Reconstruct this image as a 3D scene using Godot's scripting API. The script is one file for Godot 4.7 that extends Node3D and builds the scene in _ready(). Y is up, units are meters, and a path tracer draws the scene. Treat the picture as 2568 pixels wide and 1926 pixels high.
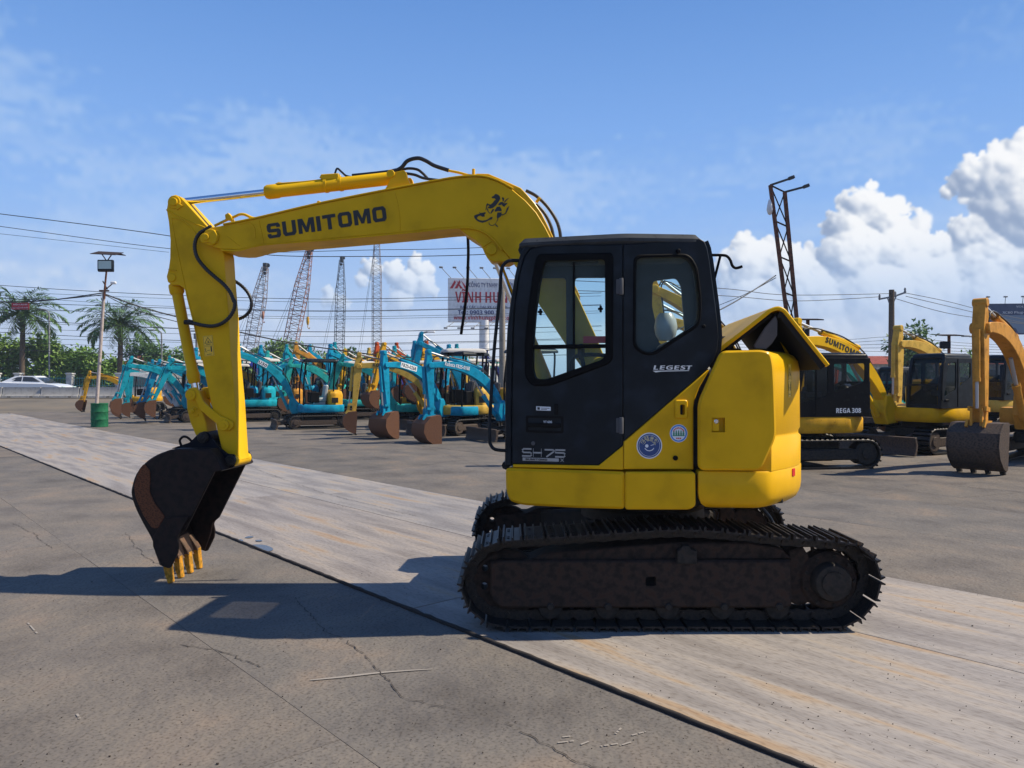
extends Node3D
# ---------------------------------------------------------------- camera numbers
const FPX := 1930.0            # focal length in photo pixels (photo 2568 x 1926)
const EYE := 1.70
const PITCH := -0.00450        # looks down a hair: the horizon lies at photo row 954
const SUN_TO := Vector3(2.45, 2.70, -0.18)   # towards the sun
var cam_basis := Basis(Vector3.RIGHT, PITCH)

func _ready() -> void:
	make_camera()
	make_sky()
	make_sun()
	make_materials()
	make_ground()
	make_far_setting()
	make_hero()
	make_yard_machines()
	make_street_things()
	make_small_details()

# ---------------------------------------------------------------- pixels to places
func ray(sx: float, sy: float) -> Vector3:
	return cam_basis * Vector3((sx - 1284.0) / FPX, -(sy - 963.0) / FPX, -1.0)

func gnd(sx: float, sy: float, h := 0.0) -> Vector3:      # a pixel on the level h
	var d := ray(sx, sy)
	var t := (h - EYE) / d.y
	return Vector3(0, EYE, 0) + d * t

func at_depth(sx: float, sy: float, depth: float) -> Vector3:
	var d := ray(sx, sy)
	return Vector3(0, EYE, 0) + d * (depth / -d.z)

func at_z(fr: Transform3D, z: float, sx: float, sy: float) -> Vector2:   # a pixel on the plane z of a frame
	var inv := fr.affine_inverse()
	var o := inv * Vector3(0, EYE, 0)
	var d := inv.basis * ray(sx, sy)
	var t := (z - o.z) / d.z
	var p := o + d * t
	return Vector2(p.x, p.y)

func trc(fr: Transform3D, z: float, zoom: Array, flat: Array) -> PackedVector2Array:   # points read off an enlargement of the photo
	var out := PackedVector2Array()
	for i in range(0, flat.size(), 2):
		out.append(at_z(fr, z, zoom[0] + flat[i] / zoom[2], zoom[1] + flat[i + 1] / zoom[2]))
	return out

const ZA := [320.0, 380.0, 3.16]
const ZB := [900.0, 360.0, 3.6867]
const ZC := [1180.0, 550.0, 2.37]
const ZT := [1100.0, 1180.0, 1.9069]
const ZE := [1720.0, 740.0, 2.9625]
const ZK := [320.0, 900.0, 2.765]
const ZG := [400.0, 460.0, 5.53]
const Z1 := [0.0, 600.0, 3.16]
const ZD := [0.0, 0.0, 0.861371]      # the whole photo at 2212 pixels

# ---------------------------------------------------------------- mesh collector
class MB:
	var v := PackedVector3Array()
	var n := PackedVector3Array()
	var uv := PackedVector2Array()
	var c := PackedColorArray()
	var col := Color.WHITE
	var use_col := false
	var xf := Transform3D()

	func put(p: Vector3, q: Vector3, t := Vector2.ZERO) -> void:
		v.append(xf * p)
		n.append((xf.basis * q).normalized())
		uv.append(t)
		if use_col:
			c.append(col)

	func tri(a: Vector3, b: Vector3, d: Vector3, na: Vector3, nb: Vector3, nd: Vector3) -> void:
		if (b - a).cross(d - a).dot(na + nb + nd) > 0.0:
			put(a, na); put(d, nd); put(b, nb)
		else:
			put(a, na); put(b, nb); put(d, nd)

	func triuv(a: Vector3, b: Vector3, d: Vector3, q: Vector3, ta: Vector2, tb: Vector2, td: Vector2) -> void:
		if (b - a).cross(d - a).dot(q) > 0.0:
			put(a, q, ta); put(d, q, td); put(b, q, tb)
		else:
			put(a, q, ta); put(b, q, tb); put(d, q, td)

	func quad(a: Vector3, b: Vector3, d: Vector3, e: Vector3, q: Vector3) -> void:
		tri(a, b, d, q, q, q)
		tri(a, d, e, q, q, q)

	func quads(a: Vector3, b: Vector3, d: Vector3, e: Vector3, na: Vector3, nb: Vector3, nd: Vector3, ne: Vector3) -> void:
		tri(a, b, d, na, nb, nd)
		tri(a, d, e, na, nd, ne)

	func face(a: Vector3, b: Vector3, d: Vector3, e: Vector3, inside: Vector3) -> void:   # flat quad turned away from a point inside
		var q := (b - a).cross(d - a)
		if q.length() < 1e-12:
			q = (d - a).cross(e - a)
		q = q.normalized()
		if q.dot((a + b + d + e) * 0.25 - inside) < 0.0:
			q = -q
		quad(a, b, d, e, q)

	func mesh(m: Material = null) -> ArrayMesh:
		var arr := []
		arr.resize(Mesh.ARRAY_MAX)
		arr[Mesh.ARRAY_VERTEX] = v
		arr[Mesh.ARRAY_NORMAL] = n
		arr[Mesh.ARRAY_TEX_UV] = uv
		if use_col:
			arr[Mesh.ARRAY_COLOR] = c
		var am := ArrayMesh.new()
		if v.size() == 0:
			return am
		am.add_surface_from_arrays(Mesh.PRIMITIVE_TRIANGLES, arr)
		if m:
			am.surface_set_material(0, m)
		return am

	# box with chamfered edges
	func box(at: Vector3, size: Vector3, ch := 0.0, turn := Basis()) -> MB:
		var keep := xf
		xf = xf * Transform3D(turn, at)
		var h := size * 0.5
		var o := PackedVector2Array([Vector2(-h.x, -h.y), Vector2(h.x, -h.y), Vector2(h.x, h.y), Vector2(-h.x, h.y)])
		ch = minf(ch, minf(h.x, minf(h.y, h.z)) * 0.5)
		if ch > 0.0:
			o = PackedVector2Array([Vector2(-h.x + ch, -h.y), Vector2(h.x - ch, -h.y), Vector2(h.x, -h.y + ch), Vector2(h.x, h.y - ch), Vector2(h.x - ch, h.y), Vector2(-h.x + ch, h.y), Vector2(-h.x, h.y - ch), Vector2(-h.x, -h.y + ch)])
		prism(o, -h.z, h.z, ch)
		xf = keep
		return self

	# a bar of rectangular section between two points
	func bar(a: Vector3, b: Vector3, w: float, t: float, ch := 0.0) -> MB:
		var d := (b - a)
		var l := d.length()
		if l < 1e-6:
			return self
		d /= l
		var side := d.cross(Vector3.UP)
		if side.length() < 1e-3:
			side = Vector3.RIGHT
		side = side.normalized()
		var up := side.cross(d)
		return box((a + b) * 0.5, Vector3(l, w, t), ch, Basis(d, up, side))

	static func area(o: PackedVector2Array) -> float:
		var s := 0.0
		for i in o.size():
			s += o[i].cross(o[(i + 1) % o.size()])
		return s * 0.5

	static func inset(o: PackedVector2Array, by: float) -> PackedVector2Array:      # o runs counter-clockwise
		var r := PackedVector2Array()
		var k := o.size()
		for i in k:
			var e0 := (o[i] - o[(i + k - 1) % k]).normalized()
			var e1 := (o[(i + 1) % k] - o[i]).normalized()
			var n0 := Vector2(-e0.y, e0.x)
			var n1 := Vector2(-e1.y, e1.x)
			var m := n0 + n1
			var q := m.length_squared()
			if q < 0.15:
				r.append(o[i] + n0 * by)
			else:
				r.append(o[i] + m * (2.0 / q) * by * 0.999)
		return r

	static func keyhole(o: PackedVector2Array, holes: Array) -> PackedVector2Array:
		var res := o.duplicate()
		for hh in holes:
			var h: PackedVector2Array = hh.duplicate()
			if area(h) > 0.0:
				h.reverse()
			var best := 1e20
			var bi := 0
			var bj := 0
			for i in res.size():
				for j in h.size():
					var d := res[i].distance_squared_to(h[j])
					if d < best:
						best = d
						bi = i
						bj = j
			var out := PackedVector2Array()
			for i in range(0, bi + 1):
				out.append(res[i])
			for j in range(h.size() + 1):
				out.append(h[(bj + j) % h.size()])
			for i in range(bi, res.size()):
				out.append(res[i])
			res = out
		return res

	func cap(o: PackedVector2Array, holes: Array, z: float, q: Vector3) -> void:
		var p := o
		if holes.size():
			p = keyhole(o, holes)
		var idx := Geometry2D.triangulate_polygon(p)
		if idx.size() == 0 and holes.size():
			# nudge the cut open a little and try again
			var pp := PackedVector2Array()
			for i in p.size():
				pp.append(p[i] + Vector2(sin(i * 12.9898) * 2e-5, cos(i * 78.233) * 2e-5))
			idx = Geometry2D.triangulate_polygon(pp)
		if idx.size() == 0:
			var st := get_stack()
			print("could not fill an outline of ", p.size(), " points ", st[2].line if st.size() > 2 else 0, " ", st[3].line if st.size() > 3 else 0, " ", p.slice(0, 4))
		for i in range(0, idx.size(), 3):
			var a := p[idx[i]]
			var b := p[idx[i + 1]]
			var d := p[idx[i + 2]]
			tri(Vector3(a.x, a.y, z), Vector3(b.x, b.y, z), Vector3(d.x, d.y, z), q, q, q)

	func wall(o: PackedVector2Array, o2: PackedVector2Array, z0: float, z1: float, outward: float, tilt := 0.0) -> void:
		var k := o.size()
		var ns := []
		for i in k:
			var e := (o[(i + 1) % k] - o[i]).normalized()
			ns.append(Vector3(e.y * outward, -e.x * outward, tilt).normalized())
		for i in k:
			var j := (i + 1) % k
			if o[i].distance_squared_to(o[j]) < 1e-12:
				continue
			var q: Vector3 = ns[i]
			var qp: Vector3 = ns[(i + k - 1) % k]
			var qn: Vector3 = ns[j]
			var a: Vector3 = (q + qp).normalized() if q.dot(qp) > 0.8 else q
			var b: Vector3 = (q + qn).normalized() if q.dot(qn) > 0.8 else q
			quads(Vector3(o[i].x, o[i].y, z0), Vector3(o[j].x, o[j].y, z0), Vector3(o2[j].x, o2[j].y, z1), Vector3(o2[i].x, o2[i].y, z1), a, b, b, a)

	# outline in x, y pushed along z, with chamfers and holes
	func prism(outline: PackedVector2Array, z0: float, z1: float, ch := 0.0, holes: Array = []) -> MB:
		var o := outline.duplicate()
		if area(o) < 0.0:
			o.reverse()
		var lo := minf(z0, z1)
		var hi := maxf(z0, z1)
		ch = minf(ch, (hi - lo) * 0.45)
		var i2 := PackedVector2Array()
		while ch > 0.0:
			i2 = inset(o, ch)
			if Geometry2D.triangulate_polygon(i2).size() and area(i2) > 0.0:
				break
			ch = ch * 0.5 if ch > 0.0008 else 0.0
		if ch > 0.0:
			cap(i2, holes, hi, Vector3(0, 0, 1))
			cap(i2, holes, lo, Vector3(0, 0, -1))
			wall(o, i2, hi - ch, hi, 1.0, 1.0)
			wall(o, i2, lo + ch, lo, 1.0, -1.0)
			wall(o, o, lo + ch, hi - ch, 1.0)
		else:
			cap(o, holes, hi, Vector3(0, 0, 1))
			cap(o, holes, lo, Vector3(0, 0, -1))
			wall(o, o, lo, hi, 1.0)
		for hh in holes:
			var h: PackedVector2Array = hh.duplicate()
			if area(h) < 0.0:
				h.reverse()
			wall(h, h, lo, hi, -1.0)
		return self

	# round bar along points; r is one radius or one for each point
	func tube(pts: PackedVector3Array, r, sides := 10, caps := true) -> MB:
		var k := pts.size()
		if k < 2:
			return self
		var rings := []
		var norms := []
		var t := (pts[1] - pts[0]).normalized()
		var u := t.cross(Vector3.UP)
		if u.length() < 0.05:
			u = t.cross(Vector3.RIGHT)
		u = u.normalized()
		for i in k:
			var d: Vector3
			if i == 0:
				d = pts[1] - pts[0]
			elif i == k - 1:
				d = pts[k - 1] - pts[k - 2]
			else:
				d = (pts[i + 1] - pts[i]).normalized() + (pts[i] - pts[i - 1]).normalized()
			if d.length() < 1e-9:
				d = t
			d = d.normalized()
			u = (u - d * u.dot(d))
			if u.length() < 1e-4:
				u = d.cross(Vector3(0.3, 0.8, 0.5))
			u = u.normalized()
			var w := d.cross(u)
			var rr: float = r if (r is float or r is int) else r[i]
			var ring := PackedVector3Array()
			var nn := PackedVector3Array()
			for s in sides:
				var a := TAU * s / sides
				var q := u * cos(a) + w * sin(a)
				ring.append(pts[i] + q * rr)
				nn.append(q)
			rings.append(ring)
			norms.append(nn)
			t = d
		for i in k - 1:
			for s in sides:
				var s2 := (s + 1) % sides
				quads(rings[i][s], rings[i][s2], rings[i + 1][s2], rings[i + 1][s], norms[i][s], norms[i][s2], norms[i + 1][s2], norms[i + 1][s])
		if caps:
			for e in [0, k - 1]:
				var q := (pts[0] - pts[1]).normalized() if e == 0 else (pts[k - 1] - pts[k - 2]).normalized()
				for s in range(1, sides - 1):
					tri(rings[e][0], rings[e][s], rings[e][s + 1], q, q, q)
		return self

	func rod(a: Vector3, b: Vector3, r: float, sides := 12) -> MB:
		return tube(PackedVector3Array([a, b]), r, sides)

	# turned shape: profile of (radius, along) round an axis
	func lathe(profile: Array, base: Vector3, axis: Vector3, segs := 24, sharp := 0.75) -> MB:
		axis = axis.normalized()
		var u := axis.cross(Vector3.UP)
		if u.length() < 0.05:
			u = axis.cross(Vector3.RIGHT)
		u = u.normalized()
		var w := axis.cross(u)
		var m := profile.size() - 1
		var pn := []
		for i in m:
			var e: Vector2 = profile[i + 1] - profile[i]
			pn.append(Vector2(e.y, -e.x).normalized())
		for i in m:
			var e: Vector2 = profile[i + 1] - profile[i]
			if e.length() < 1e-7:
				continue
			var q: Vector2 = pn[i]
			var qa: Vector2 = q
			var qb: Vector2 = q
			if i > 0 and q.dot(pn[i - 1]) > sharp:
				qa = (q + pn[i - 1]).normalized()
			if i < m - 1 and q.dot(pn[i + 1]) > sharp:
				qb = (q + pn[i + 1]).normalized()
			for s in segs:
				var a0 := TAU * s / segs
				var a1 := TAU * (s + 1) / segs
				var d0 := u * cos(a0) + w * sin(a0)
				var d1 := u * cos(a1) + w * sin(a1)
				var p0: Vector2 = profile[i]
				var p1: Vector2 = profile[i + 1]
				quads(base + d0 * p0.x + axis * p0.y, base + d1 * p0.x + axis * p0.y, base + d1 * p1.x + axis * p1.y, base + d0 * p1.x + axis * p1.y,
					d0 * qa.x + axis * qa.y, d1 * qa.x + axis * qa.y, d1 * qb.x + axis * qb.y, d0 * qb.x + axis * qb.y)
		return self

	func disc(base: Vector3, axis: Vector3, r: float, thick: float, ch := 0.0, segs := 24) -> MB:
		if ch > 0.0:
			return lathe([Vector2(0, 0), Vector2(r - ch, 0), Vector2(r, ch), Vector2(r, thick - ch), Vector2(r - ch, thick), Vector2(0, thick)], base, axis, segs)
		return lathe([Vector2(0, 0), Vector2(r, 0), Vector2(r, thick), Vector2(0, thick)], base, axis, segs)

	# plan outline in x, z stacked in layers (y, inset)
	func stack(plan: PackedVector2Array, layers: Array) -> MB:
		var o := plan.duplicate()
		if area(o) < 0.0:
			o.reverse()
		var k := o.size()
		var rings := []
		for l in layers:
			rings.append(inset(o, l[1]))
		for li in layers.size() - 1:
			var ra: PackedVector2Array = rings[li]
			var rb: PackedVector2Array = rings[li + 1]
			var dy: float = layers[li + 1][0] - layers[li][0]
			var din: float = layers[li + 1][1] - layers[li][1]
			# slope normals, averaged over layers
			for i in k:
				var j := (i + 1) % k
				if o[i].distance_squared_to(o[j]) < 1e-12:
					continue
				var q := []
				for pair in [[li, i], [li, j], [li + 1, j], [li + 1, i]]:
					var ii: int = pair[1]
					var e0 := (o[ii] - o[(ii + k - 1) % k]).normalized()
					var e1 := (o[(ii + 1) % k] - o[ii]).normalized()
					var em := (o[j] - o[i]).normalized()
					var m2 := em
					if e0.dot(e1) > 0.7:
						m2 = (e0 + e1).normalized()
					var outn := Vector2(m2.y, -m2.x)
					var sl := Vector2(dy, din).normalized()
					var other: int = pair[0]
					var lo_i: int = other - 1
					if other == li:
						if li > 0:
							var s2 := Vector2(layers[li][0] - layers[lo_i][0], layers[li][1] - layers[lo_i][1]).normalized()
							if s2.dot(sl) > 0.6:
								sl = (sl + s2).normalized()
					elif li + 2 < layers.size():
						var s3 := Vector2(layers[li + 2][0] - layers[li + 1][0], layers[li + 2][1] - layers[li + 1][1]).normalized()
						if s3.dot(sl) > 0.6:
							sl = (sl + s3).normalized()
					q.append(Vector3(outn.x * sl.x, sl.y, outn.y * sl.x).normalized())
				var ya: float = layers[li][0]
				var yb: float = layers[li + 1][0]
				quads(Vector3(ra[i].x, ya, ra[i].y), Vector3(ra[j].x, ya, ra[j].y), Vector3(rb[j].x, yb, rb[j].y), Vector3(rb[i].x, yb, rb[i].y), q[0], q[1], q[2], q[3])
		for e in [0, layers.size() - 1]:
			var p: PackedVector2Array = rings[e]
			var idx := Geometry2D.triangulate_polygon(p)
			var up := Vector3(0, -1 if e == 0 else 1, 0)
			for i in range(0, idx.size(), 3):
				tri(Vector3(p[idx[i]].x, layers[e][0], p[idx[i]].y), Vector3(p[idx[i + 1]].x, layers[e][0], p[idx[i + 1]].y), Vector3(p[idx[i + 2]].x, layers[e][0], p[idx[i + 2]].y), up, up, up)
		return self

# ---------------------------------------------------------------- outlines
func fillet(o: PackedVector2Array, r: float, steps := 4) -> PackedVector2Array:
	var out := PackedVector2Array()
	var k := o.size()
	for i in k:
		var p := o[i]
		var a := o[(i + k - 1) % k] - p
		var b := o[(i + 1) % k] - p
		var la := a.length()
		var lb := b.length()
		if la < 1e-6 or lb < 1e-6:
			continue
		var d := minf(r, minf(la, lb) * 0.48)
		var s := p + a / la * d
		var e := p + b / lb * d
		if (a / la).dot(b / lb) < -0.995:
			out.append(p)
			continue
		for t in steps + 1:
			var f := float(t) / steps
			out.append(s * (1 - f) * (1 - f) + p * 2 * f * (1 - f) + e * f * f)
	return out

func curve_pts(ctrl: PackedVector3Array, per := 8) -> PackedVector3Array:      # smooth line through the points
	var out := PackedVector3Array()
	var k := ctrl.size()
	for i in k - 1:
		var p0 := ctrl[maxi(i - 1, 0)]
		var p1 := ctrl[i]
		var p2 := ctrl[i + 1]
		var p3 := ctrl[mini(i + 2, k - 1)]
		for s in per:
			var t := float(s) / per
			out.append(0.5 * ((2.0 * p1) + (p2 - p0) * t + (2.0 * p0 - 5.0 * p1 + 4.0 * p2 - p3) * t * t + (3.0 * p1 - p0 - 3.0 * p2 + p3) * t * t * t))
	out.append(ctrl[k - 1])
	return out

func curve2(ctrl: PackedVector2Array, per := 5) -> PackedVector2Array:
	var c3 := PackedVector3Array()
	for p in ctrl:
		c3.append(Vector3(p.x, p.y, 0))
	var out := PackedVector2Array()
	for p in curve_pts(c3, per):
		out.append(Vector2(p.x, p.y))
	return out

func lift(o: PackedVector2Array, z: float) -> PackedVector3Array:
	var out := PackedVector3Array()
	for p in o:
		out.append(Vector3(p.x, p.y, z))
	return out

func strip(line: PackedVector2Array, thick: float) -> PackedVector2Array:      # a line given thickness to one side
	var out := line.duplicate()
	var back := PackedVector2Array()
	var k := line.size()
	for i in k:
		var d := (line[mini(i + 1, k - 1)] - line[maxi(i - 1, 0)]).normalized()
		back.append(line[i] + Vector2(-d.y, d.x) * thick)
	back.reverse()
	out.append_array(back)
	return out

func ring_pts(at: Vector2, r: float, k := 20) -> PackedVector2Array:
	var out := PackedVector2Array()
	for i in k:
		out.append(at + Vector2(cos(TAU * i / k), sin(TAU * i / k)) * r)
	return out

# ---------------------------------------------------------------- nodes
var taken := {}
func numbered(called: String) -> String:
	var k: int = taken.get(called, -1) + 1
	taken[called] = k
	return called if k == 0 else "%s_%03d" % [called, k]

func thing(called: String, label: String, category: String, at := Vector3.ZERO, turn := 0.0, group := "") -> Node3D:
	var o := Node3D.new()
	o.name = numbered(called)
	add_child(o)
	o.position = at
	o.rotation.y = turn
	tag(o, label, category, group)
	return o

func tag(o: Node, label: String, category: String, group := "", kind := "") -> void:
	if label:
		o.set_meta("label", label)
	if category:
		o.set_meta("category", category)
	if group:
		o.set_meta("group", group)
	if kind:
		o.set_meta("kind", kind)

func part(called: String, b: MB, m: Material, parent: Node, fr := Transform3D()) -> MeshInstance3D:
	return inst(called, b.mesh(m), parent, fr)

func inst(called: String, mesh: Mesh, parent: Node, fr := Transform3D()) -> MeshInstance3D:
	var o := MeshInstance3D.new()
	o.name = numbered(called) if parent == self else called
	o.mesh = mesh
	o.transform = fr
	parent.add_child(o, true)
	return o

func structure(called: String, b: MB, m: Material) -> MeshInstance3D:
	var o := part(called, b, m, self)
	o.set_meta("kind", "structure")
	return o

var fonts := {}
func font(which: String, weight := 700) -> Font:
	var key := which + str(weight)
	if not fonts.has(key):
		var f := SystemFont.new()
		f.font_names = PackedStringArray([which])
		f.font_weight = weight
		fonts[key] = f
	return fonts[key]

# flat lettering that fills a box w x h, its middle at the frame's origin, in the frame's x-y plane
func letters(called: String, words: String, w: float, h: float, m: Material, parent: Node, fr: Transform3D, which := "Droid Sans", weight := 700, deep := 0.004) -> MeshInstance3D:
	var t := TextMesh.new()
	t.text = words
	t.font = font(which, weight)
	t.font_size = 48
	t.pixel_size = 0.01
	t.depth = 0.02
	t.curve_step = 2.0
	var bb := t.get_aabb()
	t.material = m
	var sx := w / maxf(bb.size.x, 1e-4)
	var sy := h / maxf(bb.size.y, 1e-4)
	var mid := bb.get_center()
	var local := Transform3D(Basis(Vector3(sx, 0, 0), Vector3(0, sy, 0), Vector3(0, 0, deep / 0.02)), Vector3(-mid.x * sx, -mid.y * sy, 0))
	return inst(called, t, parent, fr * local)

func rng(k: int) -> RandomNumberGenerator:
	var r := RandomNumberGenerator.new()
	r.seed = k
	return r
# ---------------------------------------------------------------- camera, sky, sun
func make_camera() -> void:
	var c := Camera3D.new()
	c.name = "camera"
	c.position = Vector3(0, EYE, 0)
	c.basis = cam_basis
	c.fov = rad_to_deg(2.0 * atan(963.0 / FPX))
	c.near = 0.05
	c.far = 6000.0
	c.current = true
	add_child(c)

func make_sun() -> void:
	var s := DirectionalLight3D.new()
	s.name = "sun"
	s.light_color = Color(1.0, 0.955, 0.87)
	s.light_energy = 1.6
	s.light_angular_distance = 0.53
	s.shadow_enabled = true
	s.basis = Basis.looking_at(-SUN_TO.normalized(), Vector3.UP)
	add_child(s)

const SKY_W := 4096
const SKY_H := 2048
const BAND := 520            # rows above the horizon that may hold clouds (about 46 degrees)

func sky_color(el: float) -> Color:      # degrees above the horizon, colour as the eye sees it
	var stops := [[0.0, Color8(197, 211, 233)], [3.0, Color8(190, 208, 236)], [7.0, Color8(168, 197, 238)], [12.0, Color8(143, 184, 241)], [18.0, Color8(126, 171, 234)], [26.0, Color8(103, 150, 217)], [45.0, Color8(76, 124, 196)], [90.0, Color8(58, 102, 172)]]
	for i in stops.size() - 1:
		if el <= stops[i + 1][0]:
			var t: float = (el - stops[i][0]) / (stops[i + 1][0] - stops[i][0])
			var a: Color = stops[i][1]
			return a.lerp(stops[i + 1][1], t)
	return stops[-1][1]

func make_sky() -> void:
	var img := Image.create(SKY_W, SKY_H, false, Image.FORMAT_RGBA8)
	img.fill(Color8(150, 140, 130))
	for y in SKY_H / 2:
		img.fill_rect(Rect2i(0, y, SKY_W, 1), sky_color(90.0 - (y + 0.5) * 180.0 / SKY_H))
	# thin high veils, everywhere alike
	var fn := FastNoiseLite.new()
	fn.seed = 5
	fn.frequency = 0.0035
	fn.fractal_octaves = 5
	fn.domain_warp_enabled = true
	fn.domain_warp_amplitude = 60.0
	var vw := 1024
	var vh := 256
	var veil := Image.create(vw, vh, false, Image.FORMAT_RGBA8)
	for y in vh:
		var el := (vh - y - 0.5) / vh * 90.0
		for x in vw:
			# wraps round by walking a circle
			var a := TAU * x / vw
			var q := fn.get_noise_3d(cos(a) * 420.0, sin(a) * 420.0, el * 22.0)
			var low := fn.get_noise_3d(cos(a) * 300.0 + 900.0, sin(a) * 300.0, el * 60.0)
			var al := smoothstep(0.02, 0.55, q) * 0.30 * smoothstep(75.0, 25.0, el) + smoothstep(-0.1, 0.5, low) * 0.55 * smoothstep(15.0, 2.0, el)
			veil.set_pixel(x, y, Color(0.93, 0.945, 0.97, clampf(al, 0.0, 0.75)))
	veil.resize(SKY_W, SKY_H / 2, Image.INTERPOLATE_CUBIC)
	img.blend_rect(veil, Rect2i(0, 0, SKY_W, SKY_H / 2), Vector2i(0, 0))
	# heaped clouds: [photo-2212 x, y, radius]; the others stand round the horizon outside the frame
	var groups := []
	groups.append([[1625, 585, 70], [1690, 600, 80], [1580, 600, 45], [1750, 640, 80], [1640, 660, 90], [1785, 690, 90], [1600, 535, 26], [1700, 545, 30]])
	groups.append([[1865, 450, 56], [1835, 490, 55], [1905, 480, 55], [1850, 560, 85], [1930, 560, 80], [1985, 490, 36], [2005, 540, 45], [1900, 650, 110], [1990, 640, 90], [1815, 480, 30], [2040, 585, 40]])
	groups.append([[2165, 380, 62], [2105, 380, 46], [2215, 340, 55], [2160, 440, 55], [2250, 430, 110], [2075, 400, 26]])
	groups.append([[2105, 505, 48], [2150, 530, 52], [2180, 560, 48], [2120, 580, 66], [2230, 600, 80], [2080, 530, 30], [2150, 650, 90], [2260, 680, 100]])
	groups.append([[2042, 418, 14], [2055, 414, 10]])
	groups.append([[875, 610, 38], [915, 620, 34], [900, 580, 30], [850, 590, 30], [925, 585, 22], [800, 580, 26], [860, 650, 36], [780, 610, 22]])
	groups.append([[708, 628, 15], [715, 650, 20], [735, 660, 24], [700, 655, 12]])
	var r := rng(77)
	for g in 13:
		var az0 := 48.0 + g * 20.5 + r.randf_range(-5, 5)
		var top := r.randf_range(6, 13)
		var list := []
		for k in 9:
			var e := r.randf_range(2.0, top)
			list.append([INF, az0 + r.randf_range(-5.5, 5.5) * (1.3 - e / top * 0.8), e, r.randf_range(1.3, 2.9)])
		groups.append(list)
	var k2 := SKY_W / 360.0
	var hb := PackedFloat32Array()
	var hs := PackedFloat32Array()
	var cov := PackedFloat32Array()
	for a in [hb, hs, cov]:
		pass
	hb.resize(SKY_W * BAND)
	hs.resize(SKY_W * BAND)
	cov.resize(SKY_W * BAND)
	hb.fill(0.0)
	hs.fill(0.0)
	cov.fill(0.0)
	for g in groups:
		for b in g:
			var cx: float
			var cy: float
			var rad: float
			if b[0] == INF:
				cx = (180.0 + b[1]) * k2
				cy = b[2] * k2
				rad = b[3] * k2
			else:
				var d := ray(b[0] / ZD[2], b[1] / ZD[2]).normalized()
				cx = (180.0 + rad_to_deg(atan2(d.x, -d.z))) * k2
				cy = rad_to_deg(asin(d.y)) * k2
				rad = rad_to_deg(b[2] * 0.86 / 1662.0) * k2
			splat(hb, cov, cx, cy, 0.0, rad, 0.9)
			splat(hs, cov, cx, cy, 0.0, rad * 0.97, 0.0)
			var kids := clampi(int(rad * 0.9), 10, 46)
			for i in kids:
				var a := r.randf() * TAU
				var el := acos(r.randf_range(-0.05, 0.95))
				var rr := rad * r.randf_range(0.16, 0.42)
				var px := cx + cos(a) * sin(el) * rad * 0.92
				var py := cy + sin(a) * sin(el) * rad * 0.92
				var pz := cos(el) * rad * 0.80
				splat(hs, cov, px, py, pz, rr, 1.0)
				for j in 3:
					var a2 := r.randf() * TAU
					splat(hs, cov, px + cos(a2) * rr * 0.85, py + sin(a2) * rr * 0.85, pz + rr * r.randf_range(-0.1, 0.5), rr * r.randf_range(0.28, 0.55), 1.0)
	# light from the upper right, then soften
	var ns := FastNoiseLite.new()
	ns.seed = 9
	ns.frequency = 0.045
	ns.fractal_octaves = 5
	var nimg := ns.get_image(SKY_W, BAND, false, false, false)
	nimg.convert(Image.FORMAT_RF)
	var nz := nimg.get_data().to_float32_array()
	var shade := PackedFloat32Array()
	shade.resize(SKY_W * BAND)
	shade.fill(0.5)
	var lx := 0.62
	var ly := 0.70
	var lz := 0.36
	for y in range(1, BAND - 2):
		for x in range(2, SKY_W - 2):
			var i := y * SKY_W + x
			if cov[i] <= 0.0:
				continue
			var gx := (hb[i + 2] - hb[i - 2]) * 0.25
			var gy := (hb[i + SKY_W] - hb[i - SKY_W]) * 0.5
			var inv := 1.0 / sqrt(gx * gx + gy * gy + 1.0)
			var s1 := (-gx * lx - gy * ly + lz) * inv
			gx = (hs[i + 1] - hs[i - 1]) * 0.5 + (nz[i + 1] - nz[i - 1]) * 5.0
			gy = (hs[i + SKY_W] - hs[i - SKY_W]) * 0.5 + (nz[i + SKY_W] - nz[i - SKY_W]) * 5.0
			inv = 1.0 / sqrt(gx * gx + gy * gy + 1.6)
			var s2 := (-gx * lx - gy * ly + lz) * inv
			shade[i] = clampf(0.47 + s1 * 0.40 + s2 * 0.26 + (nz[i] - 0.5) * 0.30, 0.0, 1.0)
	var simg := Image.create_from_data(SKY_W, BAND, false, Image.FORMAT_RF, shade.to_byte_array())
	var soft := simg.duplicate()
	soft.resize(SKY_W / 3, BAND / 3, Image.INTERPOLATE_BILINEAR)
	soft.resize(SKY_W, BAND, Image.INTERPOLATE_CUBIC)
	var sd: PackedFloat32Array = soft.get_data().to_float32_array()
	var dark := Color8(148, 166, 196)
	var lit := Color8(250, 251, 253)
	for y in range(1, BAND - 2):
		var el := (y + 0.5) / k2
		var base := sky_color(el)
		var fade := 0.22 + 0.78 * smoothstep(3.0, 10.0, el)
		var row := SKY_H / 2 - 1 - y
		for x in SKY_W:
			var i := y * SKY_W + x
			if cov[i] <= 0.0:
				continue
			var al := smoothstep(0.08, 0.56, cov[i] + (nz[i] - 0.5) * 0.95) * fade
			if al <= 0.003:
				continue
			var s := clampf(sd[i] * 0.65 + shade[i] * 0.35, 0.0, 1.0)
			s = smoothstep(0.18, 0.88, s)
			var cc := dark.lerp(lit, s)
			cc = cc.lerp(base, 0.30 * (1.0 - smoothstep(2.0, 12.0, el)))
			var was := img.get_pixel(x, row)
			var to := was.lerp(cc, al)
			to.a = 1.0
			img.set_pixel(x, row, to)
	# the panorama starts straight ahead: turn it by half
	var half := SKY_W / 2
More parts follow.
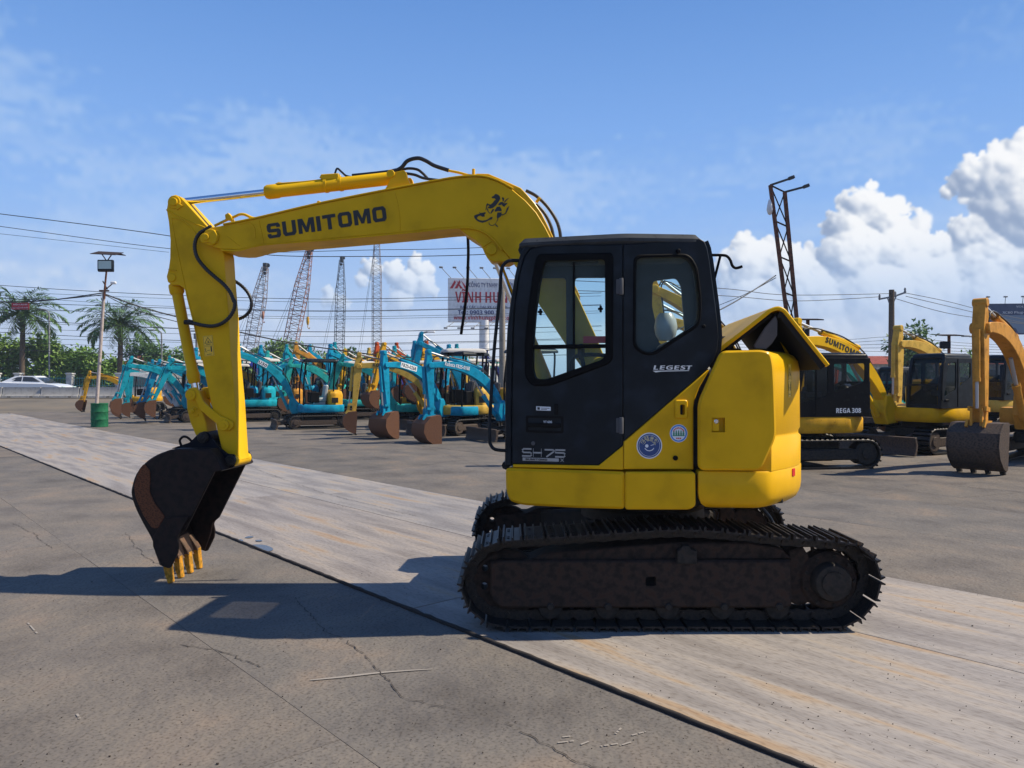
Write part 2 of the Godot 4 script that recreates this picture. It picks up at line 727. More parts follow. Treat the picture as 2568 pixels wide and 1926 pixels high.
	var turned := Image.create(SKY_W, SKY_H, false, Image.FORMAT_RGBA8)
	turned.blit_rect(img, Rect2i(half, 0, half, SKY_H), Vector2i(0, 0))
	turned.blit_rect(img, Rect2i(0, 0, half, SKY_H), Vector2i(half, 0))
	img = turned
	img.convert(Image.FORMAT_RGB8)
	var sm := PanoramaSkyMaterial.new()
	sm.panorama = ImageTexture.create_from_image(img)
	sm.energy_multiplier = 1.0
	var sky := Sky.new()
	sky.sky_material = sm
	var e := Environment.new()
	e.background_mode = Environment.BG_SKY
	e.sky = sky
	e.background_energy_multiplier = 0.74
	e.tonemap_mode = Environment.TONE_MAPPER_LINEAR
	e.tonemap_exposure = 1.38
	e.sdfgi_enabled = true
	e.ssao_enabled = true
	e.ssil_enabled = true
	e.fog_enabled = true
	e.fog_density = 0.0005
	e.fog_light_color = Color(0.80, 0.87, 0.96)
	var w := WorldEnvironment.new()
	w.name = "world_environment"
	w.environment = e
	add_child(w)

func splat(h: PackedFloat32Array, cov: PackedFloat32Array, cx: float, cy: float, cz: float, r: float, w: float) -> void:
	var r2 := r * r
	for y in range(maxi(0, int(cy - r)), mini(BAND - 1, int(cy + r) + 1)):
		var dy := y - cy
		for x in range(int(cx - r), int(cx + r) + 1):
			var dx := x - cx
			var q := r2 - dx * dx - dy * dy
			if q > 0.0:
				var i := y * SKY_W + posmod(x, SKY_W)
				var s := sqrt(q)
				if cz + s > h[i]:
					h[i] = cz + s
				if w > 0.0:
					var c := (1.0 - sqrt(1.0 - q / r2)) * w * 1.6
					if c > cov[i]:
						cov[i] = c

# ---------------------------------------------------------------- materials
var M := {}
var N := {}

func noise_tex(key: String, freq: float, oct: int, stops: Array, size := 512, kind := FastNoiseLite.TYPE_SIMPLEX_SMOOTH, warp := 0.0, normal := false, strength := 4.0) -> NoiseTexture2D:
	if N.has(key):
		return N[key]
	var f := FastNoiseLite.new()
	f.seed = hash(key) % 1000
	f.noise_type = kind
	f.frequency = freq
	f.fractal_octaves = oct
	if warp > 0.0:
		f.domain_warp_enabled = true
		f.domain_warp_amplitude = warp
		f.domain_warp_frequency = freq
	var t := NoiseTexture2D.new()
	t.width = size
	t.height = size
	t.seamless = true
	t.noise = f
	if normal:
		t.as_normal_map = true
		t.bump_strength = strength
	elif stops.size():
		var g := Gradient.new()
		var offs := PackedFloat32Array()
		var cols := PackedColorArray()
		for s in stops:
			offs.append(s[0])
			cols.append(s[1])
		g.offsets = offs
		g.colors = cols
		t.color_ramp = g
	N[key] = t
	return t

func gry(v: float) -> Color:
	return Color(v, v, v)

func std(key: String, lin: Color, rough: float, metal := 0.0) -> StandardMaterial3D:
	var m := StandardMaterial3D.new()
	m.resource_name = key
	m.albedo_color = Color(lin.r, lin.g, lin.b).linear_to_srgb()
	m.roughness = rough
	m.metallic = metal
	M[key] = m
	return m

# paint: a colour with faint blotches and dust, slightly uneven gloss
func paint(key: String, lin: Color, rough := 0.38, wear := 0.12, tile := 1.4) -> StandardMaterial3D:
	var m := std(key, lin, rough)
	var which := "paint_light" if wear < 0.2 else "paint_worn"
	m.albedo_texture = noise_tex("paint_light", 0.006, 6, [[0.0, gry(0.86)], [0.42, gry(0.955)], [1.0, gry(1.0)]]) if which == "paint_light" else noise_tex("paint_worn", 0.008, 7, [[0.0, Color(0.72, 0.70, 0.68)], [0.30, gry(0.88)], [0.5, gry(0.96)], [1.0, gry(1.0)]])
	m.roughness_texture = noise_tex("paint_rough", 0.01, 5, [[0.0, gry(0.75)], [1.0, gry(1.0)]])
	m.roughness_texture_channel = BaseMaterial3D.TEXTURE_CHANNEL_RED
	m.roughness = minf(1.0, rough * 1.15)
	m.metallic_specular = 0.2
	m.detail_enabled = wear > 0.2
	m.detail_blend_mode = BaseMaterial3D.BLEND_MODE_MUL
	m.detail_uv_layer = BaseMaterial3D.DETAIL_UV_2
	m.detail_albedo = noise_tex("grime", 0.02, 5, [[0.0, Color(0.45, 0.42, 0.40)], [0.18, Color(0.74, 0.72, 0.70)], [0.25, gry(0.97)], [1.0, gry(1.0)]], 512)
	m.uv2_triplanar = true
	m.uv2_scale = Vector3.ONE / 0.8
	m.uv1_triplanar = true
	m.uv1_scale = Vector3.ONE / tile
	return m

func steel(key: String, lin: Color, rough := 0.6, metal := 0.0, tile := 0.9, relief := 0.15) -> StandardMaterial3D:
	var m := std(key, lin, rough, metal)
	m.albedo_texture = noise_tex("steel_blotch", 0.012, 7, [[0.0, Color(0.62, 0.60, 0.60)], [0.42, gry(0.84)], [0.6, Color(1.0, 0.97, 0.94)], [1.0, Color(1.0, 0.86, 0.76)]])
	m.uv1_triplanar = true
	m.uv1_scale = Vector3.ONE / tile
	m.metallic_specular = 0.3
	if relief > 0.0:
		m.heightmap_enabled = true
		m.heightmap_texture = noise_tex("steel_height", 0.03, 5, [])
		m.heightmap_scale = relief
		m.heightmap_deep_parallax = false
	return m

func make_materials() -> void:
	paint("yellow", Color(0.74, 0.41, 0.008), 0.36)
	paint("yellow_arm", Color(0.74, 0.43, 0.010), 0.42)
	paint("yellow_old", Color(0.66, 0.42, 0.08), 0.5, 0.4)
	paint("yellow_deep", Color(0.68, 0.36, 0.025), 0.45, 0.4)
	paint("orange_old", Color(0.60, 0.28, 0.045), 0.5, 0.4)
	paint("orange_red", Color(0.56, 0.09, 0.025), 0.5, 0.4)
	paint("teal", Color(0.012, 0.33, 0.42), 0.45, 0.4)
	paint("teal_blue", Color(0.010, 0.29, 0.47), 0.42, 0.4)
	paint("teal_green", Color(0.03, 0.40, 0.36), 0.5, 0.4)
	paint("purple_blue", Color(0.05, 0.06, 0.38), 0.5, 0.4)
	paint("navy", Color(0.02, 0.03, 0.13), 0.5, 0.4)
	paint("white_paint", Color(0.66, 0.68, 0.68), 0.5, 0.4)
	var cbm := paint("cab_black", Color(0.013, 0.019, 0.027), 0.42, 0.12, 0.9)
	cbm.albedo_texture = noise_tex("cab_dust", 0.007, 7, [[0.0, gry(0.62)], [0.45, gry(0.72)], [0.7, gry(0.88)], [1.0, gry(1.0)]], 512, FastNoiseLite.TYPE_SIMPLEX_SMOOTH, 40.0)
	cbm.metallic_specular = 0.3
	paint("roof_dusty", Color(0.055, 0.06, 0.066), 0.6, 0.4)
	paint("cab_gloss", Color(0.010, 0.010, 0.011), 0.25, 0.12, 0.7)
	paint("grey_plastic", Color(0.10, 0.10, 0.105), 0.6)
	steel("dark_steel", Color(0.032, 0.029, 0.027), 0.6, 0.0, 0.4)
	steel("track_steel", Color(0.038, 0.036, 0.036), 0.46, 0.35, 0.25)
	steel("bucket_black", Color(0.017, 0.011, 0.011), 0.55, 0.0, 0.5)
	paint("ear_black", Color(0.005, 0.007, 0.014), 0.45)
	steel("bucket_rust", Color(0.15, 0.075, 0.045), 0.75, 0.0, 0.25, 0.3)
	steel("wear_rust", Color(0.17, 0.07, 0.035), 0.8, 0.0, 0.12, 0.4)
	steel("rust_dark", Color(0.040, 0.028, 0.023), 0.8, 0.0, 0.45, 0.3)
	steel("rust_pole", Color(0.16, 0.075, 0.05), 0.8, 0.0, 0.8, 0.2)
	steel("worn_plate", Color(0.14, 0.095, 0.07), 0.6, 0.2, 0.4, 0.3)
	steel("blade_steel", Color(0.085, 0.066, 0.055), 0.65, 0.0, 0.3, 0.3)
	steel("tooth_yellow", Color(0.55, 0.28, 0.03), 0.5, 0.0, 0.3, 0.1)
	std("rubber", Color(0.004, 0.004, 0.0045), 0.6).metallic_specular = 0.2
	std("hose", Color(0.010, 0.010, 0.012), 0.45)
	std("track_rubber", Color(0.035, 0.032, 0.030), 0.85)
	std("chrome", Color(0.72, 0.72, 0.74), 0.16, 1.0)
	std("rod_dull", Color(0.40, 0.40, 0.41), 0.5, 0.7)
	std("white_flat", Color(0.75, 0.75, 0.74), 0.6)
	std("ink", Color(0.012, 0.012, 0.013), 0.5)
	std("decal_grey", Color(0.34, 0.35, 0.36), 0.4, 0.3)
	std("decal_silver", Color(0.62, 0.63, 0.65), 0.3, 0.6)
	std("decal_white", Color(0.72, 0.74, 0.76), 0.5)
	std("decal_blue", Color(0.018, 0.055, 0.19), 0.45)
	std("decal_cyan", Color(0.05, 0.22, 0.62), 0.45)
	std("decal_cream", Color(0.62, 0.55, 0.30), 0.5)
	std("decal_green", Color(0.02, 0.22, 0.12), 0.5)
	std("decal_red", Color(0.55, 0.02, 0.03), 0.5)
	std("decal_yellow", Color(0.80, 0.50, 0.03), 0.45)
	std("reflector_red", Color(0.60, 0.012, 0.012), 0.2)
	std("seat_cloth", Color(0.05, 0.05, 0.055), 0.9)
	std("seat_wrap", Color(0.35, 0.38, 0.38), 0.3)
	std("black_inside", Color(0.006, 0.006, 0.006), 0.9)
	var hg := std("hatch_glass", Color(0.05, 0.02, 0.01), 0.05)
	hg.transparency = BaseMaterial3D.TRANSPARENCY_ALPHA
	hg.albedo_color.a = 0.45
	std("grey_cover", Color(0.45, 0.43, 0.40), 0.85)
	var g := std("glass", Color(0.006, 0.030, 0.032), 0.03)
	g.transparency = BaseMaterial3D.TRANSPARENCY_ALPHA
	g.albedo_color = Color(0.68, 0.90, 0.92, 0.0).linear_to_srgb()
	g.albedo_color.a = 0.06
	g.roughness = 0.0
	g.refraction_enabled = true
	g.refraction_scale = 0.0004
	var gs := std("screen_glass", Color(0.02, 0.06, 0.065), 0.03)
	gs.transparency = BaseMaterial3D.TRANSPARENCY_ALPHA
	gs.albedo_color.a = 0.25
	gs.metallic_specular = 0.2
	var g2 := std("glass_dark", Color(0.004, 0.012, 0.013), 0.03)
	g2.transparency = BaseMaterial3D.TRANSPARENCY_ALPHA
	g2.albedo_color.a = 0.55
	g2.metallic_specular = 0.3
	var g3 := std("car_glass", Color(0.004, 0.005, 0.006), 0.05)
	g3.transparency = BaseMaterial3D.TRANSPARENCY_ALPHA
	g3.albedo_color.a = 0.80
	M.yellow.clearcoat_enabled = true
	M.yellow.clearcoat = 0.06
	M.yellow.clearcoat_roughness = 0.25
# ---------------------------------------------------------------- ground
const JDIR := Vector2(-0.660, -0.751)       # the joints run this way on the ground (x, z)
var JOINT0 := Vector2.ZERO                   # a point on the wide dark joint
const ROAD_Y := 0.55

func ground_mats() -> void:
	var m := std("concrete", Color(0.206, 0.186, 0.168), 0.88)
	m.metallic_specular = 0.22
	m.albedo_texture = noise_tex("concrete_stain", 0.0045, 8, [[0.0, Color(0.74, 0.735, 0.735)], [0.24, Color(0.82, 0.815, 0.815)], [0.44, Color(0.88, 0.875, 0.87)], [0.60, Color(0.91, 0.90, 0.885)], [0.76, Color(0.95, 0.925, 0.90)], [0.88, Color(1.0, 0.95, 0.90)], [1.0, Color(1, 0.97, 0.94)]], 1024, FastNoiseLite.TYPE_SIMPLEX_SMOOTH, 30.0)
	m.detail_enabled = true
	m.detail_blend_mode = BaseMaterial3D.BLEND_MODE_MUL
	m.detail_uv_layer = BaseMaterial3D.DETAIL_UV_2
	m.detail_albedo = noise_tex("concrete_fine", 0.03, 6, [[0.0, Color(0.55, 0.52, 0.50)], [0.27, Color(0.85, 0.84, 0.83)], [0.42, gry(0.95)], [0.7, gry(1.0)], [1.0, Color(1.0, 0.98, 0.95)]], 1024)
	m.heightmap_enabled = true
	m.heightmap_texture = noise_tex("concrete_height", 0.035, 6, [], 1024)
	m.heightmap_scale = 0.9
	m.roughness_texture = noise_tex("concrete_rough", 0.006, 5, [[0.0, gry(0.72)], [1.0, gry(1.0)]])
	m.roughness_texture_channel = BaseMaterial3D.TEXTURE_CHANNEL_RED
	m.vertex_color_use_as_albedo = true
	var p := std("plate_lane", Color(0.325, 0.300, 0.275), 0.7)
	p.metallic_specular = 0.35
	p.albedo_texture = noise_tex("lane_streak", 0.005, 7, [[0.0, Color(0.76, 0.74, 0.74)], [0.35, Color(0.86, 0.85, 0.85)], [0.52, Color(0.93, 0.92, 0.92)], [0.66, Color(0.98, 0.96, 0.94)], [0.74, Color(1.0, 0.96, 0.91)], [0.82, Color(1.0, 0.91, 0.80)], [1.0, Color(1.0, 0.82, 0.64)]], 1024, FastNoiseLite.TYPE_SIMPLEX_SMOOTH, 20.0)
	p.detail_enabled = true
	p.detail_blend_mode = BaseMaterial3D.BLEND_MODE_MUL
	p.detail_uv_layer = BaseMaterial3D.DETAIL_UV_2
	p.detail_albedo = noise_tex("lane_fine", 0.025, 6, [[0.0, Color(0.76, 0.73, 0.71)], [0.30, Color(0.92, 0.915, 0.91)], [0.5, gry(0.98)], [1.0, gry(1.0)]], 1024)
	p.heightmap_enabled = true
	p.heightmap_texture = N["concrete_height"]
	p.heightmap_scale = 0.35
	p.roughness_texture = N["concrete_rough"]
	p.roughness_texture_channel = BaseMaterial3D.TEXTURE_CHANNEL_RED
	p.vertex_color_use_as_albedo = true
	var a := std("asphalt", Color(0.22, 0.21, 0.20), 0.9)
	a.albedo_texture = N["concrete_stain"]
	a.uv1_triplanar = true
	a.uv1_world_triplanar = true
	a.uv1_scale = Vector3.ONE / 11.0
	var s := std("soil", Color(0.16, 0.135, 0.10), 0.95)
	s.albedo_texture = N["concrete_stain"]
	s.uv1_triplanar = true
	s.uv1_world_triplanar = true
	s.uv1_scale = Vector3.ONE / 17.0
	std("joint_dark", Color(0.018, 0.014, 0.012), 0.95)

# one slab: corners along the joint direction, its top slightly uneven
func slab(b_along: float, e_along: float, b_off: float, e_off: float, parent: Node3D, lane: bool, r: RandomNumberGenerator, gap := 0.008) -> void:
	var d := JDIR.normalized()
	var nrm := Vector2(-d.y, d.x)          # to the far right of the joints
	var s := MB.new()
	s.use_col = true
	var tone := r.randf_range(0.90, 1.08) * (0.93 if b_off > 3.6 else 1.0)
	var warm := r.randf_range(-0.03, 0.03)
	s.col = Color(tone * (1 + warm), tone, tone * (1 - warm))
	var off := Vector2(r.randf() * 7.0, r.randf() * 7.0)
	var cs := []
	for q in [[b_along + gap, b_off + gap], [e_along - gap, b_off + gap], [e_along - gap, e_off - gap], [b_along + gap, e_off - gap]]:
		var p: Vector2 = JOINT0 + d * q[0] + nrm * q[1]
		cs.append([Vector3(p.x, -r.randf() * 0.004, p.y), Vector2(q[0], q[1])])
	var uv2 := PackedVector2Array()
	var tops := [0, 1, 2, 0, 2, 3]
	var mid: Vector3 = (cs[0][0] + cs[2][0]) * 0.5 - Vector3(0, 0.05, 0)
	for i in tops:
		var q: Vector2 = cs[i][1]
		var t := Vector2(q.x / 15.0, q.y / 1.9) + off if lane else Vector2(q.x / 5.3, q.y / 5.3) + off
		s.put(cs[i][0], Vector3.UP, t)
		uv2.append(Vector2(q.x / 2.2, q.y / 0.65) + off if lane else Vector2(q.x, q.y) / 0.80 + off)
	# keep the winding clockwise from above
	if (s.v[1] - s.v[0]).cross(s.v[2] - s.v[0]).y > 0.0:
		for k in [0, 3]:
			var tv := s.v[k + 1]; s.v[k + 1] = s.v[k + 2]; s.v[k + 2] = tv
			var tu := s.uv[k + 1]; s.uv[k + 1] = s.uv[k + 2]; s.uv[k + 2] = tu
			var t2 := uv2[k + 1]; uv2[k + 1] = uv2[k + 2]; uv2[k + 2] = t2
	for i in 4:
		var a: Vector3 = cs[i][0]
		var c: Vector3 = cs[(i + 1) % 4][0]
		var before := s.v.size()
		s.face(a, c, c - Vector3(0, 0.04, 0), a - Vector3(0, 0.04, 0), mid)
		for k in s.v.size() - before:
			uv2.append(Vector2(0.3, 0.3))
	var arr := []
	arr.resize(Mesh.ARRAY_MAX)
	arr[Mesh.ARRAY_VERTEX] = s.v
	arr[Mesh.ARRAY_NORMAL] = s.n
	arr[Mesh.ARRAY_TEX_UV] = s.uv
	arr[Mesh.ARRAY_TEX_UV2] = uv2
	arr[Mesh.ARRAY_COLOR] = s.c
	var am := ArrayMesh.new()
	am.add_surface_from_arrays(Mesh.PRIMITIVE_TRIANGLES, arr)
	am.surface_set_material(0, M.plate_lane if lane else M.concrete)
	inst("concrete_slab", am, parent)

func make_ground() -> void:
	ground_mats()
	var j := gnd(1740 / ZD[2], 1659 / ZD[2])
	JOINT0 = Vector2(j.x, j.z)
	# the land: level yard, a gentle bank up to the road, then land to the horizon
	var b := MB.new()
	var rows := [[40.0, -0.030], [-43.0, -0.030], [-49.0, ROAD_Y - 0.10], [-52.0, ROAD_Y - 0.012], [-300.0, ROAD_Y - 0.012], [-4500.0, ROAD_Y - 0.012]]
	for i in rows.size() - 1:
		var w0 := 300.0 if rows[i][0] > -299 else 4500.0
		var w1 := 300.0 if rows[i + 1][0] > -299 else 4500.0
		if i == rows.size() - 2:
			w0 = 4500.0
		b.quad(Vector3(-w0, rows[i][1], rows[i][0]), Vector3(w0, rows[i][1], rows[i][0]), Vector3(w1, rows[i + 1][1], rows[i + 1][0]), Vector3(-w1, rows[i + 1][1], rows[i + 1][0]), Vector3.UP)
	var g := structure("ground", b, M.soil)
	# paving: strips of slabs that run with the joints
	var r := rng(3)
	var cuts := [-17.0, -15.1, -13.2, -11.3, -9.4, -7.5, -5.6, -3.55, -1.40, 0.0, 1.99, 3.65, 5.9, 8.2, 10.4, 12.6, 14.9, 17.2, 19.4, 21.6, 23.9, 26.2, 28.4, 30.6, 32.9, 35.2, 37.4, 39.6]
	for i in cuts.size() - 1:
		var lane: bool = i == 9 or i == 10
		var a := -14.0 + r.randf_range(-2, 0)
		while a < 62.0:
			var l := r.randf_range(5.0, 7.5)
			if lane:
				l = 6.1
			var mid: Vector2 = JOINT0 + JDIR.normalized() * (a + l * 0.5) + Vector2(-JDIR.y, JDIR.x).normalized() * (cuts[i] + cuts[i + 1]) * 0.5
			if mid.y < 3.0 and mid.y > -40.0 and absf(mid.x) < 8.0 + absf(mid.y) * 0.85:
				slab(a, a + l, cuts[i], cuts[i + 1], g, lane, r, 0.0022 if not lane else 0.006)
			a += l
	# the worn dark sealing rope that lies in the wide joint
	var d3 := Vector3(JDIR.x, 0, JDIR.y).normalized()
	var pts := PackedVector3Array()
	var rad := PackedFloat32Array()
	var q := rng(8)
	for k in 420:
		var p := Vector3(JOINT0.x, 0, JOINT0.y) + d3 * (-3.0 + k * 0.075)
		pts.append(p + Vector3(q.randf_range(-0.003, 0.003), 0.004 + q.randf_range(-0.002, 0.002), q.randf_range(-0.003, 0.003)))
		rad.append(q.randf_range(0.014, 0.019))
	var s := MB.new()
	s.tube(pts, rad, 6)
	var o := part("joint_seal", s, M.joint_dark, g)
	o.set_meta("label", "dark ragged sealing strip in the widest paving joint")
	# the road beyond the yard
	var rd := MB.new()
	rd.quad(Vector3(-260, ROAD_Y, -51.0), Vector3(260, ROAD_Y, -51.0), Vector3(260, ROAD_Y, -66.0), Vector3(-260, ROAD_Y, -66.0), Vector3.UP)
	structure("road", rd, M.asphalt)
	var ln := MB.new()
	for k in 40:
		ln.quad(Vector3(-120 + k * 6.0, ROAD_Y + 0.004, -57.9), Vector3(-117 + k * 6.0, ROAD_Y + 0.004, -57.9), Vector3(-117 + k * 6.0, ROAD_Y + 0.004, -58.05), Vector3(-120 + k * 6.0, ROAD_Y + 0.004, -58.05), Vector3.UP)
	structure("road_markings", ln, M.white_flat)
	# small wet patches left on the lane
	var wet := std("wet", Color(0.06, 0.056, 0.055), 0.16)
	var zw := [330.0, 1080.0, 2.381]
	for c in [[692, 688, 740, 680, 800, 684, 840, 700, 850, 715, 800, 728, 750, 712, 710, 700], [628, 655, 650, 648, 672, 660, 650, 668], [668, 642, 700, 630, 735, 634, 715, 642], [735, 655, 770, 652, 785, 662, 750, 664]]:
		var o2 := PackedVector2Array()
		for k in range(0, c.size(), 2):
			var g3 := gnd(zw[0] + c[k] / zw[2], zw[1] + c[k + 1] / zw[2])
			o2.append(Vector2(g3.x, g3.z))
		o2 = fillet(o2, 0.06, 4)
		var pm := MB.new()
		var ix := Geometry2D.triangulate_polygon(o2)
		for k in range(0, ix.size(), 3):
			pm.tri(Vector3(o2[ix[k]].x, 0.004, o2[ix[k]].y), Vector3(o2[ix[k + 1]].x, 0.004, o2[ix[k + 1]].y), Vector3(o2[ix[k + 2]].x, 0.004, o2[ix[k + 2]].y), Vector3.UP, Vector3.UP, Vector3.UP)
		part("puddle", pm, wet, g)
	# cracks: thin dark broken lines in the old slabs
	var cr := std("crack_dark", Color(0.035, 0.028, 0.024), 0.95)
	for c in [[[640, 1290], [700, 1360], [760, 1400], [830, 1460], [870, 1500], [930, 1520], [1010, 1530]], [[1090, 1560], [1160, 1590], [1250, 1640], [1300, 1659]], [[30, 1130], [70, 1150], [120, 1185]], [[270, 1150], [310, 1200], [330, 1215], [375, 1228]], [[520, 1000], [600, 1030], [700, 1065], [900, 1115]], [[820, 925], [900, 960], [980, 985], [1060, 1015]], [[1880, 1070], [1960, 1060], [2080, 1075], [2212, 1062]], [[1760, 1000], [1840, 1036], [1990, 1052]], [[560, 1440], [470, 1400], [380, 1390]]]:
		var mb := MB.new()
		var cp := PackedVector3Array()
		for p in c:
			cp.append(gnd(p[0] / ZD[2], p[1] / ZD[2], 0.003))
		var line := PackedVector3Array()
		for k in cp.size() - 1:
			var steps := maxi(4, int(cp[k].distance_to(cp[k + 1]) / 0.035))
			for e in steps:
				line.append(cp[k].lerp(cp[k + 1], float(e) / steps) + Vector3(q.randf_range(-0.011, 0.011), 0, q.randf_range(-0.011, 0.011)))
		var drift := Vector3.ZERO
		for k in line.size():
			drift = drift * 0.93 + Vector3(q.randf_range(-0.008, 0.008), 0, q.randf_range(-0.008, 0.008))
			line[k] += drift
		for k in line.size() - 1:
			if q.randf() < 0.12:
				continue
			var dd := (line[k + 1] - line[k]).normalized()
			var sd := dd.cross(Vector3.UP) * q.randf_range(0.0008, 0.0042)
			var se := dd.cross(Vector3.UP) * q.randf_range(0.0008, 0.0042)
			mb.quad(line[k] - sd, line[k] + sd, line[k + 1] + se, line[k + 1] - se, Vector3.UP)
		part("crack", mb, cr, g)
# ---------------------------------------------------------------- the yellow excavator in front
const HS := Vector3(1.07, 0.0, -6.34)        # its slewing centre on the ground
const TURN := -0.0873                          # the house is slewed five degrees
var U := Transform3D(Basis(Vector3.UP, TURN), Vector3.ZERO)
var frU := Transform3D(Basis(Vector3.UP, TURN), HS)
const SIDE := 1.13                             # near side of the house
var Ff := Transform3D()                        # the front facet of that side, within the machine
var frF := Transform3D()
var Rr := Transform3D()                        # and the cab's rear facet
var frR := Transform3D()

const GLYPHS := {
	"U": [1.0, [[0, 1, 0, .18, .15, 0, .85, 0, 1, .18, 1, 1, .72, 1, .72, .27, .66, .22, .34, .22, .28, .27, .28, 1]], []],
	"O": [1.0, [[0, .18, .15, 0, .85, 0, 1, .18, 1, .82, .85, 1, .15, 1, 0, .82]], [[.28, .27, .34, .22, .66, .22, .72, .27, .72, .73, .66, .78, .34, .78, .28, .73]]],
	"S": [1.0, [[0, .30, 0, .15, .12, 0, .88, 0, 1, .15, 1, .48, .88, .60, .28, .62, .28, .76, .34, .80, .72, .80, .72, .70, 1, .70, 1, .85, .88, 1, .12, 1, 0, .85, 0, .52, .12, .40, .72, .38, .72, .24, .66, .20, .28, .20, .28, .30]], []],
	"M": [1.22, [[0, 0, 0, 1, .30, 1, .5, .42, .70, 1, 1, 1, 1, 0, .77, 0, .77, .62, .58, .06, .42, .06, .23, .62, .23, 0]], []],
	"I": [.30, [[0, 0, 1, 0, 1, 1, 0, 1]], []],
	"T": [.98, [[0, 1, 1, 1, 1, .77, .64, .77, .64, 0, .36, 0, .36, .77, 0, .77]], []],
}

# heavy square lettering along a line in the plane z of a frame; x runs from a to b
func block_word(word: String, w: float, h: float) -> MB:
	var b := MB.new()
	var total := 0.0
	for ch in word:
		total += GLYPHS[ch][0] + 0.17
	total -= 0.17
	var k := w / total
	var x := -w * 0.5
	for ch in word:
		var g: Array = GLYPHS[ch]
		var f := func(flat: Array) -> PackedVector2Array:
			var o := PackedVector2Array()
			for i in range(0, flat.size(), 2):
				o.append(Vector2(x + flat[i] * g[0] * k, (flat[i + 1] - 0.5) * h))
			return o
		var holes := []
		for hh in g[2]:
			holes.append(f.call(hh))
		b.prism(f.call(g[1][0]), 0.0, 0.003, 0.0, holes)
		x += (g[0] + 0.17) * k
	return b

func along(a: Vector2, b: Vector2, z: float, fr: Transform3D) -> Transform3D:   # a frame half way between two points, x towards b
	var d := (b - a).normalized()
	return fr * Transform3D(Basis(Vector3(d.x, d.y, 0), Vector3(-d.y, d.x, 0), Vector3(0, 0, 1)), Vector3((a.x + b.x) * 0.5, (a.y + b.y) * 0.5, z))

func cylinder_part(called: String, a: Vector3, b: Vector3, split: float, r_barrel: float, r_rod: float, m: Material, parent: Node, fr: Transform3D) -> MeshInstance3D:
	var d := (b - a).normalized()
	var mid := a.lerp(b, split)
	var s := MB.new()
	var l := (mid - a).length()
	s.lathe([Vector2(0, 0), Vector2(r_barrel * 0.85, 0), Vector2(r_barrel, r_barrel * 0.3), Vector2(r_barrel, l - 0.12), Vector2(r_barrel * 1.10, l - 0.11), Vector2(r_barrel * 1.10, l - 0.02), Vector2(r_barrel * 0.95, l), Vector2(r_rod, l)], a, d, 20)
	var o := part(called, s, m, parent, fr)
	var q := MB.new()
	q.rod(mid - d * 0.02, b, r_rod, 16)
	part("piston_rod", q, M.chrome, o)
	return o

func make_hero() -> void:
	var root := thing("excavator", "large clean yellow excavator with black cab and raised engine hood on bare paving", "excavator", HS)
	# the bend in the side of the house
	var bend := at_z(frU, SIDE, 1567.0, 1180.0)
	Ff = U * Transform3D(Basis(Vector3.UP, deg_to_rad(-11.0)), Vector3(bend.x, 0, SIDE))
	frF = Transform3D(Basis(), HS) * Ff
	Rr = U * Transform3D(Basis(Vector3.UP, deg_to_rad(10.0)), Vector3(bend.x, 0, SIDE))
	frR = Transform3D(Basis(), HS) * Rr
	hero_tracks(root)
	hero_house(root, bend.x)
	hero_cab(root, bend.x)
	hero_boom(root)
	hero_arm(root)
	hero_bucket(root)

